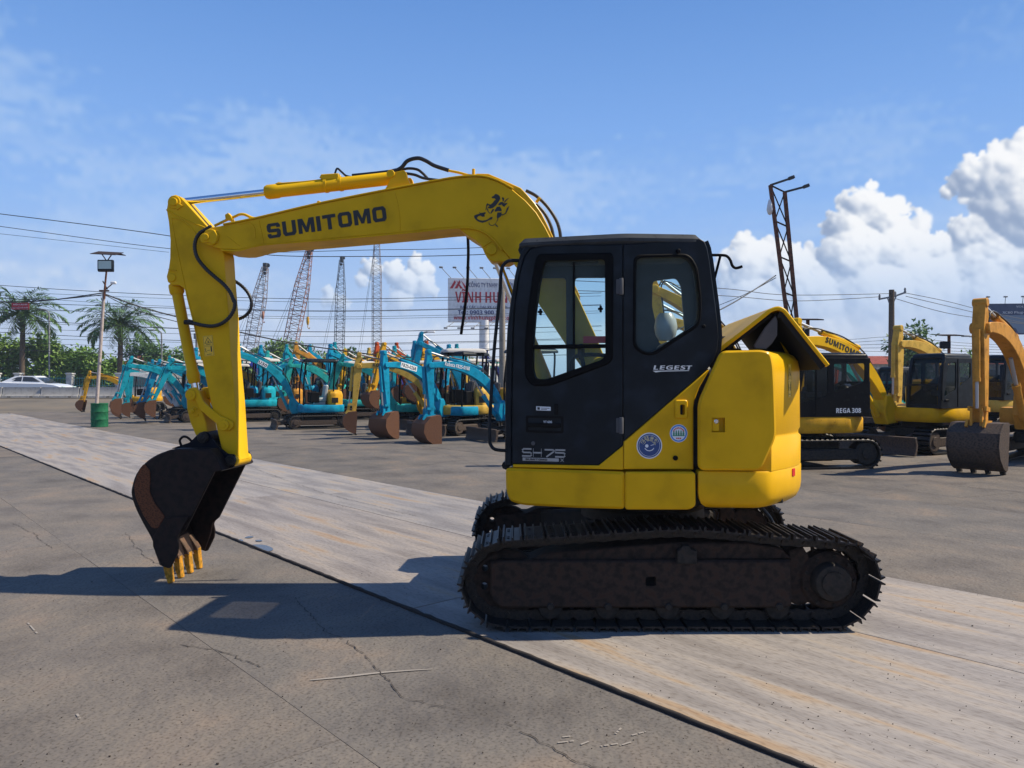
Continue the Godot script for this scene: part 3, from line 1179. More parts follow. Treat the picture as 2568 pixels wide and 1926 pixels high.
func hero_tracks(root: Node3D) -> void:
	var fr := Transform3D(Basis(), HS)
	var line := trc(fr, 1.15, ZT, [330, 768, 1100, 768, 1900, 768, 2000, 740, 2075, 672, 2112, 590, 2118, 525, 2095, 450, 2040, 392, 1960, 364, 1800, 352, 1600, 338, 1400, 316, 1180, 303, 1000, 311, 800, 324, 600, 338, 400, 352, 265, 364, 190, 400, 132, 475, 106, 560, 126, 650, 180, 716, 250, 756])
	var low := 99.0
	for p in line:
		low = minf(low, p.y)
	for i in line.size():
		line[i].y += 0.031 - low
	line.append(line[0])
	line = curve2(line, 6)
	# walk round in equal steps
	var total := 0.0
	for i in line.size() - 1:
		total += line[i].distance_to(line[i + 1])
	var count := 42
	var pitch := total / count
	var stops := PackedVector2Array()
	var want := 0.0
	var run := 0.0
	for i in line.size() - 1:
		var l := line[i].distance_to(line[i + 1])
		while want <= run + l and stops.size() < count:
			stops.append(line[i].lerp(line[i + 1], (want - run) / maxf(l, 1e-6)))
			want += pitch
		run += l
	# one shoe: plate, three grousers, two link plates with pin bosses; x along the track, y outwards
	var s := MB.new()
	s.prism(PackedVector2Array([Vector2(-pitch * 0.48, -0.007), Vector2(pitch * 0.40, -0.007), Vector2(pitch * 0.44, 0.006), Vector2(-pitch * 0.45, 0.006)]), -0.225, 0.225, 0.0)
	for g in [[-0.41, 0.030], [-0.03, 0.024], [0.36, 0.033]]:
		var x: float = g[0] * pitch
		s.prism(PackedVector2Array([Vector2(x - 0.009, 0.005), Vector2(x + 0.009, 0.005), Vector2(x + 0.005, g[1]), Vector2(x - 0.004, g[1])]), -0.224, 0.224, 0.0)
	for z in [-0.065, 0.065]:
		s.prism(PackedVector2Array([Vector2(-pitch * 0.55, -0.075), Vector2(-pitch * 0.15, -0.082), Vector2(pitch * 0.15, -0.072), Vector2(pitch * 0.5, -0.078), Vector2(pitch * 0.56, -0.03), Vector2(pitch * 0.3, -0.006), Vector2(-pitch * 0.3, -0.006), Vector2(-pitch * 0.58, -0.03)]), z - 0.013, z + 0.013, 0.003)
	s.rod(Vector3(-pitch * 0.5, -0.05, -0.09), Vector3(-pitch * 0.5, -0.05, 0.09), 0.016, 8)
	for z in [-0.15, -0.1, 0.1, 0.15]:
		s.disc(Vector3(pitch * 0.16, 0.005, z), Vector3.UP, 0.010, 0.006, 0.0, 6)
	var shoe := s.mesh(M.track_steel)
	for side in [1.0, -1.0]:
		var t := Node3D.new()
		t.name = "crawler_track"
		root.add_child(t, true)
		var zc: float = side * 0.925
		for i in count:
			var a := stops[i]
			var b := stops[(i + 1) % count]
			var d := (b - a).normalized()
			var outn := Vector2(d.y, -d.x)
			inst("track_shoe", shoe, t, Transform3D(Basis(Vector3(d.x, d.y, 0), Vector3(outn.x, outn.y, 0), Vector3(0, 0, -1)), Vector3((a.x + b.x) * 0.5, (a.y + b.y) * 0.5, zc)))
		var zo: float = side * 1.075
		var zi: float = side * 0.79
		var mid := Transform3D(Basis(), Vector3.ZERO)
		var f := MB.new()
		var pan := trc(fr, 1.075, ZT, [246, 440, 300, 432, 1130, 432, 1688, 432, 1690, 650, 1660, 658, 300, 658, 262, 630, 246, 590])
		f.prism(pan, zo, zi, 0.012, [fillet(trc(fr, 1.075, ZT, [990, 508, 1040, 508, 1040, 553, 990, 553]), 0.012)])
		var up := trc(fr, 1.075, ZT, [420, 440, 510, 402, 1120, 352, 1500, 352, 1660, 385, 1700, 432])
		f.prism(up, side * 1.03, side * 0.80, 0.01)
		var frame := part("track_frame", f, M.rust_dark, t, mid)
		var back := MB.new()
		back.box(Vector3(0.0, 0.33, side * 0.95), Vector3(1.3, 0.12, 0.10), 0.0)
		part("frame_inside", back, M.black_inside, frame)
		# carrier roller bracket
		var cb := MB.new()
		cb.prism(trc(fr, 1.06, ZT, [1138, 445, 1138, 380, 1150, 375, 1165, 355, 1195, 355, 1208, 375, 1232, 380, 1232, 445]), side * 1.085, side * 0.95, 0.006)
		part("carrier_bracket", cb, M.dark_steel, t)
		for x in [535, 810, 1100, 1365, 1630]:
			var p := at_z(fr, 1.08, ZT[0] + x / ZT[2], ZT[1] + 655 / ZT[2])
			var w := MB.new()
			w.disc(Vector3(p.x, p.y - 0.012, side * 0.80), Vector3(0, 0, side), 0.085, 0.25, 0.01, 18)
			w.disc(Vector3(p.x, p.y + 0.004, side * 1.05), Vector3(0, 0, side), 0.028, 0.045, 0.006, 6)
			part("track_roller", w, M.dark_steel, t)
		var ic := at_z(fr, 1.02, ZT[0] + 318 / ZT[2], ZT[1] + 553 / ZT[2])
		var il := MB.new()
		il.prism(ring_pts(ic, 0.245, 36), side * 1.0, side * 0.86, 0.02, [ring_pts(ic + Vector2(-0.03, 0.175), 0.022, 12), ring_pts(ic + Vector2(-0.145, -0.005), 0.026, 12), ring_pts(ic + Vector2(-0.14, 0.12), 0.024, 12)])
		il.disc(Vector3(ic.x, ic.y, side * 0.98), Vector3(0, 0, side), 0.10, 0.06, 0.01, 20)
		part("idler_wheel", il, M.rust_dark, t)
		var sc := at_z(fr, 1.05, ZT[0] + 1880 / ZT[2], ZT[1] + 535 / ZT[2])
		var teeth := PackedVector2Array()
		for k in 21:
			for q in [[0.0, 0.205], [0.28, 0.210], [0.42, 0.245], [0.58, 0.245], [0.72, 0.210]]:
				var an: float = TAU * (k + q[0]) / 21.0
				teeth.append(sc + Vector2(cos(an), sin(an)) * q[1])
		var sp := MB.new()
		sp.prism(teeth, side * 0.93, side * 0.90, 0.004)
		sp.disc(Vector3(sc.x, sc.y, side * 0.86), Vector3(0, 0, side), 0.20, 0.15, 0.015, 28)
		var sprocket := part("drive_sprocket", sp, M.rust_dark, t)
		var hub := MB.new()
		hub.lathe([Vector2(0.0, 0.0), Vector2(0.135, 0.0), Vector2(0.13, 0.07), Vector2(0.120, 0.085), Vector2(0.085, 0.088), Vector2(0.082, 0.098), Vector2(0.0, 0.10)], Vector3(sc.x, sc.y, side * 1.0), Vector3(0, 0, side), 28)
		for k in 9:
			hub.disc(Vector3(sc.x, sc.y, side * 1.0) + Vector3(cos(k * TAU / 9), sin(k * TAU / 9), 0) * 0.17, Vector3(0, 0, side), 0.012, 0.022, 0.0, 6)
		part("drive_hub", hub, M.dark_steel, sprocket)
		var ms := MB.new()
		ms.prism(trc(fr, 1.05, ZT, [1690, 395, 1760, 375, 1800, 440, 1790, 640, 1740, 660, 1690, 640]), side * 0.99, side * 0.80, 0.01)
		part("motor_mount", ms, M.rust_dark, t)
	# the middle of the undercarriage
	var c := MB.new()
	c.box(Vector3(0.02, 0.48, 0), Vector3(0.95, 0.26, 1.3), 0.04)
	for sx in [-1.0, 1.0]:
		for sz in [-1.0, 1.0]:
			c.bar(Vector3(sx * 0.3, 0.50, sz * 0.3), Vector3(sx * 0.72, 0.40, sz * 0.82), 0.20, 0.24, 0.02)
	c.disc(Vector3(0, 0.58, 0), Vector3.UP, 0.50, 0.12, 0.02, 40)
	part("centre_frame", c, M.dark_steel, root)
	var ring := MB.new()
	ring.lathe([Vector2(0.0, 0.0), Vector2(0.46, 0.0), Vector2(0.46, 0.05), Vector2(0.44, 0.06), Vector2(0.44, 0.15), Vector2(0.0, 0.15)], Vector3(0, 0.70, 0), Vector3.UP, 40)
	part("slewing_ring", ring, M.dark_steel, root)

func house_plan(xf: float, off := 0.0) -> PackedVector2Array:
	var p := PackedVector2Array()
	for q in [[xf, 1.11], [0.66, 1.11], [0.735, 1.098], [0.79, 1.06], [0.85, 0.99], [0.93, 0.89], [1.01, 0.775], [1.09, 0.63], [1.15, 0.45], [1.185, 0.22], [1.195, 0.0], [1.185, -0.22], [1.15, -0.45], [1.09, -0.63], [1.01, -0.775], [0.93, -0.89], [0.85, -0.99], [0.79, -1.06], [0.735, -1.098], [0.66, -1.11], [xf, -1.11]]:
		p.append(Vector2(q[0] - off, q[1] * (1.0 - off * 0.8)))
	return p

func hero_house(root: Node3D, bx: float) -> void:
	var gapx := at_z(frU, SIDE, 1748.0, 1190.0).x      # the dark gap behind the cab side
	var seam := at_z(frU, SIDE, 1800.0, 1183.0).y
	var low := at_z(frU, SIDE, 1860.0, 1281.0).y
	var high := at_z(frU, SIDE, 1880.0, 878.0).y
	var frontx := (U.affine_inverse() * (Ff * Vector3(at_z(frF, 0, 1266, 1200).x, 0, 0))).x
	# main deck and inner bulk, dark
	var b := MB.new()
	b.stack(PackedVector2Array([Vector2(frontx + 0.05, 0.85), Vector2(gapx, 1.05), Vector2(0.9, 0.9), Vector2(1.1, 0.3), Vector2(1.1, -0.3), Vector2(0.9, -0.9), Vector2(frontx + 0.3, -1.02), Vector2(frontx + 0.05, -0.3)]), [[low + 0.02, 0.0], [seam - 0.03, 0.0]])
	b.box(Vector3(0.50, 1.40, 0.0), Vector3(0.50, 0.72, 1.96), 0.0)
	part("main_deck", b, M.black_inside, root, U)
	# counterweight: lower ring and the upper shell behind the service door
	var cw := MB.new()
	cw.stack(house_plan(gapx + 0.012), [[low, 0.10], [low + 0.012, 0.055], [low + 0.035, 0.025], [low + 0.075, 0.006], [low + 0.12, 0.0], [seam - 0.012, 0.0], [seam, 0.008]])
	var upx := at_z(frU, SIDE, ZE[0] + 690 / ZE[2], 1000.0).x
	var plan2 := PackedVector2Array([Vector2(0.50, 1.07), Vector2(upx - 0.03, 1.07)])
	for q in house_plan(gapx):
		if q.x > upx - 0.02:
			plan2.append(q)
	plan2.append(Vector2(upx - 0.03, -1.09))
	plan2.append(Vector2(0.5, -1.09))
	var waist := at_z(frU, 0.9, ZE[0] + 800 / ZE[2], ZE[1] + 1040 / ZE[2]).y
	cw.stack(plan2, [[seam, 0.004], [waist - 0.03, 0.003], [waist - 0.012, 0.020], [waist + 0.012, 0.020], [waist + 0.03, 0.008], [high - 0.12, 0.012], [high - 0.06, 0.022], [high - 0.02, 0.05], [high, 0.10]])
	var c := part("counterweight", cw, M.yellow, root, U)
	# service door with its recessed latch
	var dm := MB.new()
	var door := fillet(trc(frU, SIDE, ZE, [285, 413, 560, 406, 632, 425, 655, 520, 664, 700, 674, 1050, 560, 1304, 92, 1304, 91, 800, 250, 440]), 0.05, 5)
	var hole := trc(frU, SIDE, ZE, [192, 911, 290, 911, 290, 1019, 192, 1019])
	dm.prism(door, SIDE - 0.05, SIDE + 0.004, 0.014, [hole])
	var sd := part("service_door", dm, M.yellow, root, U)
	var hp := MB.new()
	var h0 := hole[0]
	var h2 := hole[2]
	hp.box(Vector3((h0.x + h2.x) * 0.5, (h0.y + h2.y) * 0.5, SIDE - 0.045), Vector3(absf(h2.x - h0.x) + 0.02, absf(h2.y - h0.y) + 0.02, 0.01))
	hp.box(Vector3(lerpf(h0.x, h2.x, 0.3), (h0.y + h2.y) * 0.5, SIDE - 0.012), Vector3(absf(h2.x - h0.x) * 0.55, absf(h2.y - h0.y) * 0.9, 0.018), 0.004)
	var latch := part("latch", hp, M.yellow, sd)
	var kn := MB.new()
	kn.disc(Vector3(lerpf(h0.x, h2.x, 0.36), lerpf(h0.y, h2.y, 0.26), SIDE - 0.006), Vector3(0, 0, 1), 0.016, 0.012, 0.004, 16)
	part("latch_knob", kn, M.chrome, sd)
	latch.set_meta("label", "recessed yellow door latch")
	# engine hood, hinged up: a bent shell with a black lining
	var ridge := trc(frU, 0.86, ZE, [238, 400, 440, 245, 630, 95, 690, 78, 740, 98, 900, 300, 1072, 515])
	var hood := MB.new()
	var hr := fillet(ridge, 0.03, 4)
	hr = PackedVector2Array([ridge[0]]) + hr.slice(5, hr.size() - 5) + PackedVector2Array([ridge[6]])
	var th := strip(hr, -0.028)
	hood.prism(th, 0.86, -0.75, 0.008)
	var hd := part("engine_hood", hood, M.yellow_arm, root, U)
	var lin := MB.new()
	var il := trc(frU, 0.845, ZE, [700, 120, 740, 138, 885, 325, 1040, 525])
	lin.prism(strip(il, -0.045), 0.845, -0.735, 0.0)
	part("hood_lining", lin, M.black_inside, hd)
	var il2 := trc(frU, 0.80, ZE, [300, 392, 640, 130])
	var lin2 := MB.new()
	lin2.prism(strip(il2, -0.02), 0.80, -0.735, 0.0)
	part("hood_lining", lin2, M.black_inside, hd)
	var gus := MB.new()
	gus.prism(trc(frU, 0.83, ZE, [668, 150, 682, 190, 680, 300, 640, 362, 598, 402, 515, 398, 508, 372, 590, 240]), 0.83, 0.80, 0.006)
	part("hood_gusset", gus, M.grey_plastic, hd)
	var stay := MB.new()
	var a0 := at_z(frU, 0.4, ZE[0] + 700 / ZE[2], ZE[1] + 320 / ZE[2])
	var a1 := at_z(frU, 0.4, ZE[0] + 770 / ZE[2], ZE[1] + 420 / ZE[2])
	stay.rod(Vector3(a0.x, a0.y, 0.4), Vector3(a1.x, a1.y - 0.05, 0.4), 0.012, 8)
	part("hood_stay", stay, M.yellow, hd)
	# engine top under the hood
	var en := MB.new()
	en.box(Vector3(0.45, high - 0.02, -0.1), Vector3(0.55, 0.12, 1.2), 0.03)
	en.disc(Vector3(0.6, high + 0.02, 0.25), Vector3(0, 1, 0), 0.09, 0.12, 0.02, 18)
	en.lathe([Vector2(0, 0), Vector2(0.10, 0.0), Vector2(0.11, 0.03), Vector2(0.11, 0.40), Vector2(0.08, 0.44), Vector2(0, 0.44)], Vector3(0.4, high + 0.08, -0.6), Vector3(0, 0, 1), 18)
	part("engine", en, M.dark_steel, root, U)
	# low yellow side skirts under the cab
	var ySeamF := at_z(frF, 0.0, 1266.0, 1172.0).y
	var sk := MB.new()
	var fpoly := trc(frF, 0.01, ZD, [1091, 1011, 1349, 1019.5, 1349, 1100.5, 1250, 1098, 1130, 1092, 1100, 1083, 1092, 1060])
	sk.prism(fillet(fpoly, 0.03, 3), 0.01, -0.85, 0.018)
	var skf := part("side_skirt", sk, M.yellow, root, Ff)
	var sr := MB.new()
	sr.prism(fillet(trc(frU, SIDE + 0.01, ZD, [1350.5, 1019.5, 1502, 1020.5, 1503, 1093, 1490, 1101, 1350.5, 1101]), 0.02, 3), SIDE + 0.01, 0.2, 0.018)
	part("side_skirt", sr, M.yellow, root, U)
	var fy := MB.new()
	fy.box(Vector3(frontx + 0.16, seam - 0.13, -0.15), Vector3(0.25, 0.2, 1.5), 0.03)
	fy.box(Vector3(frontx + 0.55, seam + 0.05, -0.78), Vector3(0.95, 0.5, 0.6), 0.08)
	part("front_deck", fy, M.yellow, root, U)
	# right-hand box and tanks beyond the boom
	var tb := MB.new()
	tb.box(Vector3(-0.15, 1.38, -0.80), Vector3(0.75, 0.55, 0.56), 0.06)
	part("tool_box", tb, M.yellow, root, U)
	# reflector
	var rf := MB.new()
	var ra := at_z(frU, 0.90, ZE[0] + 800 / ZE[2], ZE[1] + 1330 / ZE[2])
	var spot := cw_point(house_plan(gapx), 1953.0 + 36.0)
	rf.box(Vector3.ZERO, Vector3(0.052, 0.055, 0.006), 0.002)
	var q3 := Vector3(spot[0].x, ra.y, spot[0].y)
	var nn: Vector3 = Vector3(spot[1].x, 0, spot[1].y)
	part("reflector", rf, M.reflector_red, c, Transform3D(Basis(Vector3.UP.cross(nn), Vector3.UP, nn), q3 + nn * 0.002))
	# warning sticker on the counterweight
	var ws := Transform3D(Basis(Vector3.UP.cross(nn), Vector3.UP, nn), Vector3(spot[0].x, at_z(frU, 0.95, 1980, ZE[1] + 635 / ZE[2]).y, spot[0].y) + nn * -0.012)
	var spot2 := cw_point(house_plan(gapx), ZE[0] + 780 / ZE[2])
	var n2 := Vector3(spot2[1].x, 0, spot2[1].y)
	ws = Transform3D(Basis(Vector3.UP.cross(n2), Vector3.UP, n2), Vector3(spot2[0].x, ws.origin.y, spot2[0].y) - n2 * 0.009)
	warning_sticker(c, ws, 0.055, 0.235)
	# latch pins etc. on the near side
	var pk := MB.new()
	var pp := at_z(frR, 0.0, ZC[0] + 1215 / ZC[2], ZC[1] + 1418 / ZC[2])
	pk.disc(Vector3(pp.x, pp.y, 0.0), Vector3(0, 0, 1), 0.017, 0.022, 0.006, 16)
	part("rubber_stop", pk, M.rubber, root, Rr)
	# hoses and pipes under the counterweight
	var ho := MB.new()
	ho.tube(curve_pts(PackedVector3Array([Vector3(0.42, 0.74, 0.55), Vector3(0.75, 0.79, 0.6), Vector3(0.86, 0.72, 0.62), Vector3(0.93, 0.6, 0.6)])), 0.014, 8)
	part("hose", ho, M.hose, root, U)

func cw_point(plan: PackedVector2Array, sx: float) -> Array:    # where the counterweight's plan shows at a photo column
	var best := [Vector2.ZERO, Vector2.UP]
	for i in plan.size() - 1:
		for t in 20:
			var p := plan[i].lerp(plan[i + 1], t / 20.0)
			var w := frU * Vector3(p.x, 1.0, p.y)
			var col := 1284.0 + w.x / -w.z * FPX
			if col >= sx:
				var d := (plan[i + 1] - plan[i]).normalized()
				return [p, Vector2(-d.y, d.x) if Vector2(-d.y, d.x).dot(p) > 0 else Vector2(d.y, -d.x)]
	return best

# yellow sticker: a triangle over a pictogram, black lines
func warning_sticker(parent: Node, fr: Transform3D, w: float, h: float) -> void:
	var s := MB.new()
	s.box(Vector3.ZERO, Vector3(w, h, 0.002))
	var o := part("warning_sticker", s, M.decal_yellow, parent, fr)
	var k := MB.new()
	var z0 := 0.001
	var z1 := 0.0022
	var t := 0.0022
	for r in [[0.0, h * 0.25, w * 0.92, h * 0.46], [0.0, -h * 0.25, w * 0.92, h * 0.46]]:
		var o1 := PackedVector2Array([Vector2(r[0] - r[2] / 2, r[1] - r[3] / 2), Vector2(r[0] + r[2] / 2, r[1] - r[3] / 2), Vector2(r[0] + r[2] / 2, r[1] + r[3] / 2), Vector2(r[0] - r[2] / 2, r[1] + r[3] / 2)])
		k.prism(o1, z0, z1, 0.0, [MB.inset(o1, t * 0.6)])
	var tri := PackedVector2Array([Vector2(-w * 0.38, h * 0.13), Vector2(w * 0.38, h * 0.13), Vector2(0, h * 0.43)])
	k.prism(tri, z0, z1, 0.0, [MB.inset(tri, t * 1.6)])
	k.box(Vector3(0, h * 0.21, z1 * 0.8), Vector3(w * 0.07, h * 0.10, 0.001))
	k.box(Vector3(w * 0.06, h * 0.19, z1 * 0.8), Vector3(w * 0.2, h * 0.02, 0.001))
	k.box(Vector3(w * 0.25, -h * 0.20, z1 * 0.8), Vector3(w * 0.12, h * 0.20, 0.001))
	k.disc(Vector3(w * 0.25, -h * 0.07, 0.001), Vector3(0, 0, 1), w * 0.07, 0.0012, 0.0, 10)
	k.box(Vector3(-w * 0.05, -h * 0.22, z1 * 0.8), Vector3(w * 0.25, h * 0.02, 0.001))
	k.box(Vector3(-w * 0.32, -h * 0.20, z1 * 0.8), Vector3(w * 0.05, h * 0.18, 0.001))
	k.box(Vector3(-w * 0.25, -h * 0.29, z1 * 0.8), Vector3(w * 0.16, h * 0.014, 0.001))
	k.box(Vector3(0, -h * 0.41, z1 * 0.8), Vector3(w * 0.5, h * 0.022, 0.001))
	k.box(Vector3(0, h * 0.075, z1 * 0.8), Vector3(w * 0.45, h * 0.022, 0.001))
	part("warning_print", k, M.ink, o)

func hero_cab(root: Node3D, bx: float) -> void:
	var cab := Node3D.new()
	cab.name = "cab"
	root.add_child(cab)
	var far := 0.20
	# door on the front facet
	var door := trc(frF, 0, ZC, [246, 1452, 246, 1100, 250, 900, 256, 650, 266, 500, 282, 380, 302, 290, 322, 225, 352, 180, 410, 160, 560, 152, 904, 150, 906, 1342, 760, 1462])
	var win := fillet(trc(frF, 0, ZC, [440, 246, 800, 240, 803, 812, 780, 835, 455, 950, 385, 948, 370, 890, 371, 740, 385, 560, 408, 390]), 0.025, 5)
	var ringo := fillet(trc(frF, 0, ZC, [405, 205, 838, 198, 850, 225, 848, 830, 820, 862, 470, 992, 365, 992, 322, 930, 322, 740, 340, 540, 366, 350, 385, 240]), 0.04, 5)
	var b := MB.new()
	b.prism(door, -0.045, 0.0, 0.006, [ringo])
	var dr := part("door", b, M.cab_black, cab, Ff)
	var rg := MB.new()
	rg.prism(ringo, -0.05, 0.012, 0.010, [win])
	part("window_seal", rg, M.rubber, dr)
	var yl := MB.new()
	yl.prism(trc(frF, 0, ZC, [762, 1463, 906, 1346, 907, 1488, 252, 1474, 252, 1456]), -0.045, 0.001, 0.004)
	part("door_foot", yl, M.yellow, dr)
	var gl := MB.new()
	pane(gl, win, -0.03)
	part("window_pane", gl, M.glass, dr)
	var bar := MB.new()
	bar.prism(trc(frF, 0, ZC, [366, 746, 800, 741, 800, 764, 366, 771]), -0.045, -0.005, 0.004)
	bar.prism(trc(frF, 0, ZC, [604, 250, 616, 250, 616, 745, 604, 745]), -0.026, -0.020, 0.001)
	part("window_bar", bar, M.rubber, dr)
	for q in [[768, 530], [408, 548]]:
		var kn := MB.new()
		var p := at_z(frF, 0, ZC[0] + q[0] / ZC[2], ZC[1] + q[1] / ZC[2])
		kn.box(Vector3(p.x, p.y, -0.04), Vector3(0.014, 0.045, 0.03), 0.004)
		kn.box(Vector3(p.x, p.y, -0.03), Vector3(0.034, 0.016, 0.02), 0.004)
		part("window_catch", kn, M.rubber, dr)
	# hinges
	for y in [400, 1225]:
		var hg := MB.new()
		var p := at_z(frF, 0, ZC[0] + 897 / ZC[2], ZC[1] + y / ZC[2])
		hg.lathe([Vector2(0, -0.056), Vector2(0.014, -0.056), Vector2(0.016, -0.05), Vector2(0.016, 0.05), Vector2(0.014, 0.056), Vector2(0, 0.056)], Vector3(p.x, p.y, 0.010), Vector3.UP, 12)
		hg.box(Vector3(p.x - 0.02, p.y, 0.004), Vector3(0.03, 0.10, 0.012), 0.003)
		part("hinge", hg, M.grey_plastic, dr)
	# recessed handle, plate, key
	var hb := MB.new()
	var ho := fillet(trc(frF, 0, ZC, [330, 1165, 552, 1170, 552, 1272, 330, 1265]), 0.012, 3)
	hb.prism(ho, 0.0, 0.006, 0.002, [fillet(trc(frF, 0, ZC, [342, 1178, 540, 1183, 540, 1258, 342, 1252]), 0.01, 3)])
	hb.prism(fillet(trc(frF, 0, ZC, [345, 1208, 538, 1212, 538, 1238, 345, 1234]), 0.006, 3), 0.002, 0.018, 0.004)
	hb.prism(trc(frF, 0, ZC, [500, 1096, 520, 1098, 520, 1160, 500, 1160]), 0.0, 0.012, 0.003)
	part("door_handle", hb, M.cab_gloss, dr)
	var pl := MB.new()
	pl.prism(trc(frF, 0, ZC, [391, 1111, 477, 1115, 477, 1138, 391, 1135]), 0.001, 0.003)
	var plate := part("data_plate", pl, M.decal_white, dr)
	var pk := MB.new()
	pk.prism(trc(frF, 0, ZC, [398, 1116, 413, 1117, 413, 1132, 398, 1131]), 0.003, 0.004)
	pk.prism(trc(frF, 0, ZC, [420, 1120, 470, 1122, 470, 1125, 420, 1123]), 0.003, 0.004)
	pk.prism(trc(frF, 0, ZC, [420, 1128, 455, 1129, 455, 1132, 420, 1131]), 0.003, 0.004)
	part("plate_print", pk, M.ink, plate)
	var num := at_z(frF, 0, ZC[0] + 460 / ZC[2], ZC[1] + 1204 / ZC[2])
	letters("number_marking", "YT 606", 0.062, 0.017, M.decal_white, dr, Transform3D(Basis(), Vector3(num.x, num.y, 0.007)), "Droid Sans", 700, 0.002)
	var lk := MB.new()
	var lp := at_z(frF, 0, ZC[0] + 373 / ZC[2], ZC[1] + 1331 / ZC[2])
	lk.disc(Vector3(lp.x, lp.y, 0.0), Vector3(0, 0, 1), 0.015, 0.008, 0.003, 16)
	part("door_lock", lk, M.grey_plastic, dr)
	# the model name
	var sa := at_z(frF, 0, ZC[0] + 310 / ZC[2], ZC[1] + 1391 / ZC[2])
	var sb := at_z(frF, 0, ZC[0] + 560 / ZC[2], ZC[1] + 1395 / ZC[2])
	model_name(dr, sa, sb)
	# corner pillar in front of the door
	var pil := MB.new()
	pil.prism(trc(frF, 0, ZC, [202, 1466, 203, 1100, 206, 850, 216, 650, 236, 480, 262, 330, 284, 235, 305, 178, 335, 140, 400, 118, 410, 158, 350, 178, 320, 223, 300, 288, 279, 380, 262, 500, 252, 650, 246, 900, 242, 1100, 242, 1466]), -0.07, -0.004, 0.016)
	part("front_pillar", pil, M.cab_black, cab, Ff)
	var lp2 := trc(frF, 0, ZC, [202, 1466, 206, 850, 216, 650, 236, 480, 262, 330, 284, 235, 305, 178])
	# far front pillar and bars across
	var inv := U.affine_inverse() * Ff
	var fp := PackedVector3Array()
	var npts := PackedVector3Array()
	for p in lp2:
		var w := inv * Vector3(p.x, p.y, -0.03)
		npts.append(w)
		fp.append(Vector3(w.x, w.y, far))
	var fb := MB.new()
	fb.tube(fp, 0.032, 8)
	fb.rod(npts[0], fp[0], 0.03, 8)
	fb.rod(npts[6], fp[6], 0.035, 8)
	part("windscreen_frame", fb, M.cab_black, cab, U)
	var wg := MB.new()
	for i in npts.size() - 1:
		wg.face(npts[i], npts[i + 1], fp[i + 1], fp[i], Vector3(0.3, 1.8, 0.7))
	part("windscreen", wg, M.screen_glass, cab, U)
	# rear part of the near side
	var rr := trc(frR, 0.0, ZC, [911, 150, 1180, 128, 1360, 112, 1392, 130, 1408, 170, 1422, 245, 1440, 380, 1456, 500, 1472, 640, 1475, 700, 1468, 775, 1448, 835, 1408, 893, 911, 1320])
	var rw := fillet(trc(frR, 0.0, ZC, [985, 228, 1285, 222, 1335, 290, 1358, 480, 1352, 615, 1085, 790, 1030, 788, 980, 745]), 0.05, 5)
	var rro := fillet(trc(frR, 0.0, ZC, [968, 210, 1298, 203, 1350, 280, 1375, 480, 1368, 628, 1090, 810, 1022, 806, 963, 758]), 0.055, 5)
	var rb := MB.new()
	rb.prism(rr, -0.045, 0.0, 0.006, [rro])
	var rp := part("rear_side_panel", rb, M.cab_black, cab, Rr)
	var rs := MB.new()
	rs.prism(rro, -0.05, 0.010, 0.008, [rw])
	part("window_seal", rs, M.rubber, rp)
	var rgl := MB.new()
	pane(rgl, rw, -0.02)
	part("window_pane", rgl, M.glass, rp)
	var knob := MB.new()
	var kp := at_z(frR, 0.0, ZC[0] + 1232 / ZC[2], ZC[1] + 190 / ZC[2])
	knob.disc(Vector3(kp.x, kp.y, 0.0), Vector3(0, 0, 1), 0.016, 0.02, 0.005, 14)
	kp = at_z(frR, 0.0, ZC[0] + 1384 / ZC[2], ZC[1] + 637 / ZC[2])
	knob.disc(Vector3(kp.x, kp.y, 0.0), Vector3(0, 0, 1), 0.013, 0.014, 0.004, 14)
	part("cap", knob, M.rubber, rp)
	# name badge
	var na := at_z(frR, 0.0, ZC[0] + 1087 / ZC[2], ZC[1] + 881 / ZC[2])
	var nb := at_z(frR, 0.0, ZC[0] + 1316 / ZC[2], ZC[1] + 881 / ZC[2])
	var bw := nb.x - na.x
	var sl := Transform3D(Basis(Vector3(1, 0, 0), Vector3(0.25, 1, 0), Vector3(0, 0, 1)), Vector3((na.x + nb.x) * 0.5, na.y, 0.001))
	letters("badge_lettering", "LEGEST", bw * 0.98, 0.028, M.decal_silver, rp, sl, "Droid Sans", 700, 0.005)
	var un := MB.new()
	un.prism(trc(frR, 0.0, ZC, [1082, 900, 1300, 897, 1296, 901, 1130, 905, 1100, 910]), 0.001, 0.004)
	part("badge_underline", un, M.decal_silver, rp)
	# yellow triangle under it with its catch pocket
	var yb := MB.new()
	var pocket := fillet(trc(frR, 0.0, ZC, [1241, 1100, 1270, 1100, 1270, 1162, 1241, 1162]), 0.012, 3)
	yb.prism(trc(frR, 0.0, ZC, [912, 1323, 1409, 896, 1420, 896, 1360, 1000, 1330, 1080, 1325, 1120, 1325, 1487, 912, 1485]), -0.05, 0.002, 0.006, [pocket])
	var ys := part("side_panel", yb, M.yellow, cab, Rr)
	var pc := MB.new()
	pc.prism(fillet(trc(frR, 0.0, ZC, [1210, 1072, 1288, 1072, 1288, 1185, 1212, 1185]), 0.02, 4), 0.0, 0.018, 0.010, [pocket])
	part("catch_surround", pc, M.yellow, ys)
	var pd := MB.new()
	pd.prism(pocket, -0.048, -0.044)
	part("catch_pocket", pd, M.black_inside, ys)
	stickers(ys)
	# roof
	var fx := npts[6].x - 0.03
	var nz := npts[6].z + 0.03
	var rx := at_z(frU, SIDE, ZC[0] + 1392 / ZC[2], 620).x
	var ytop := at_z(frU, SIDE, 1567.0, 583.0).y
	var roof := MB.new()
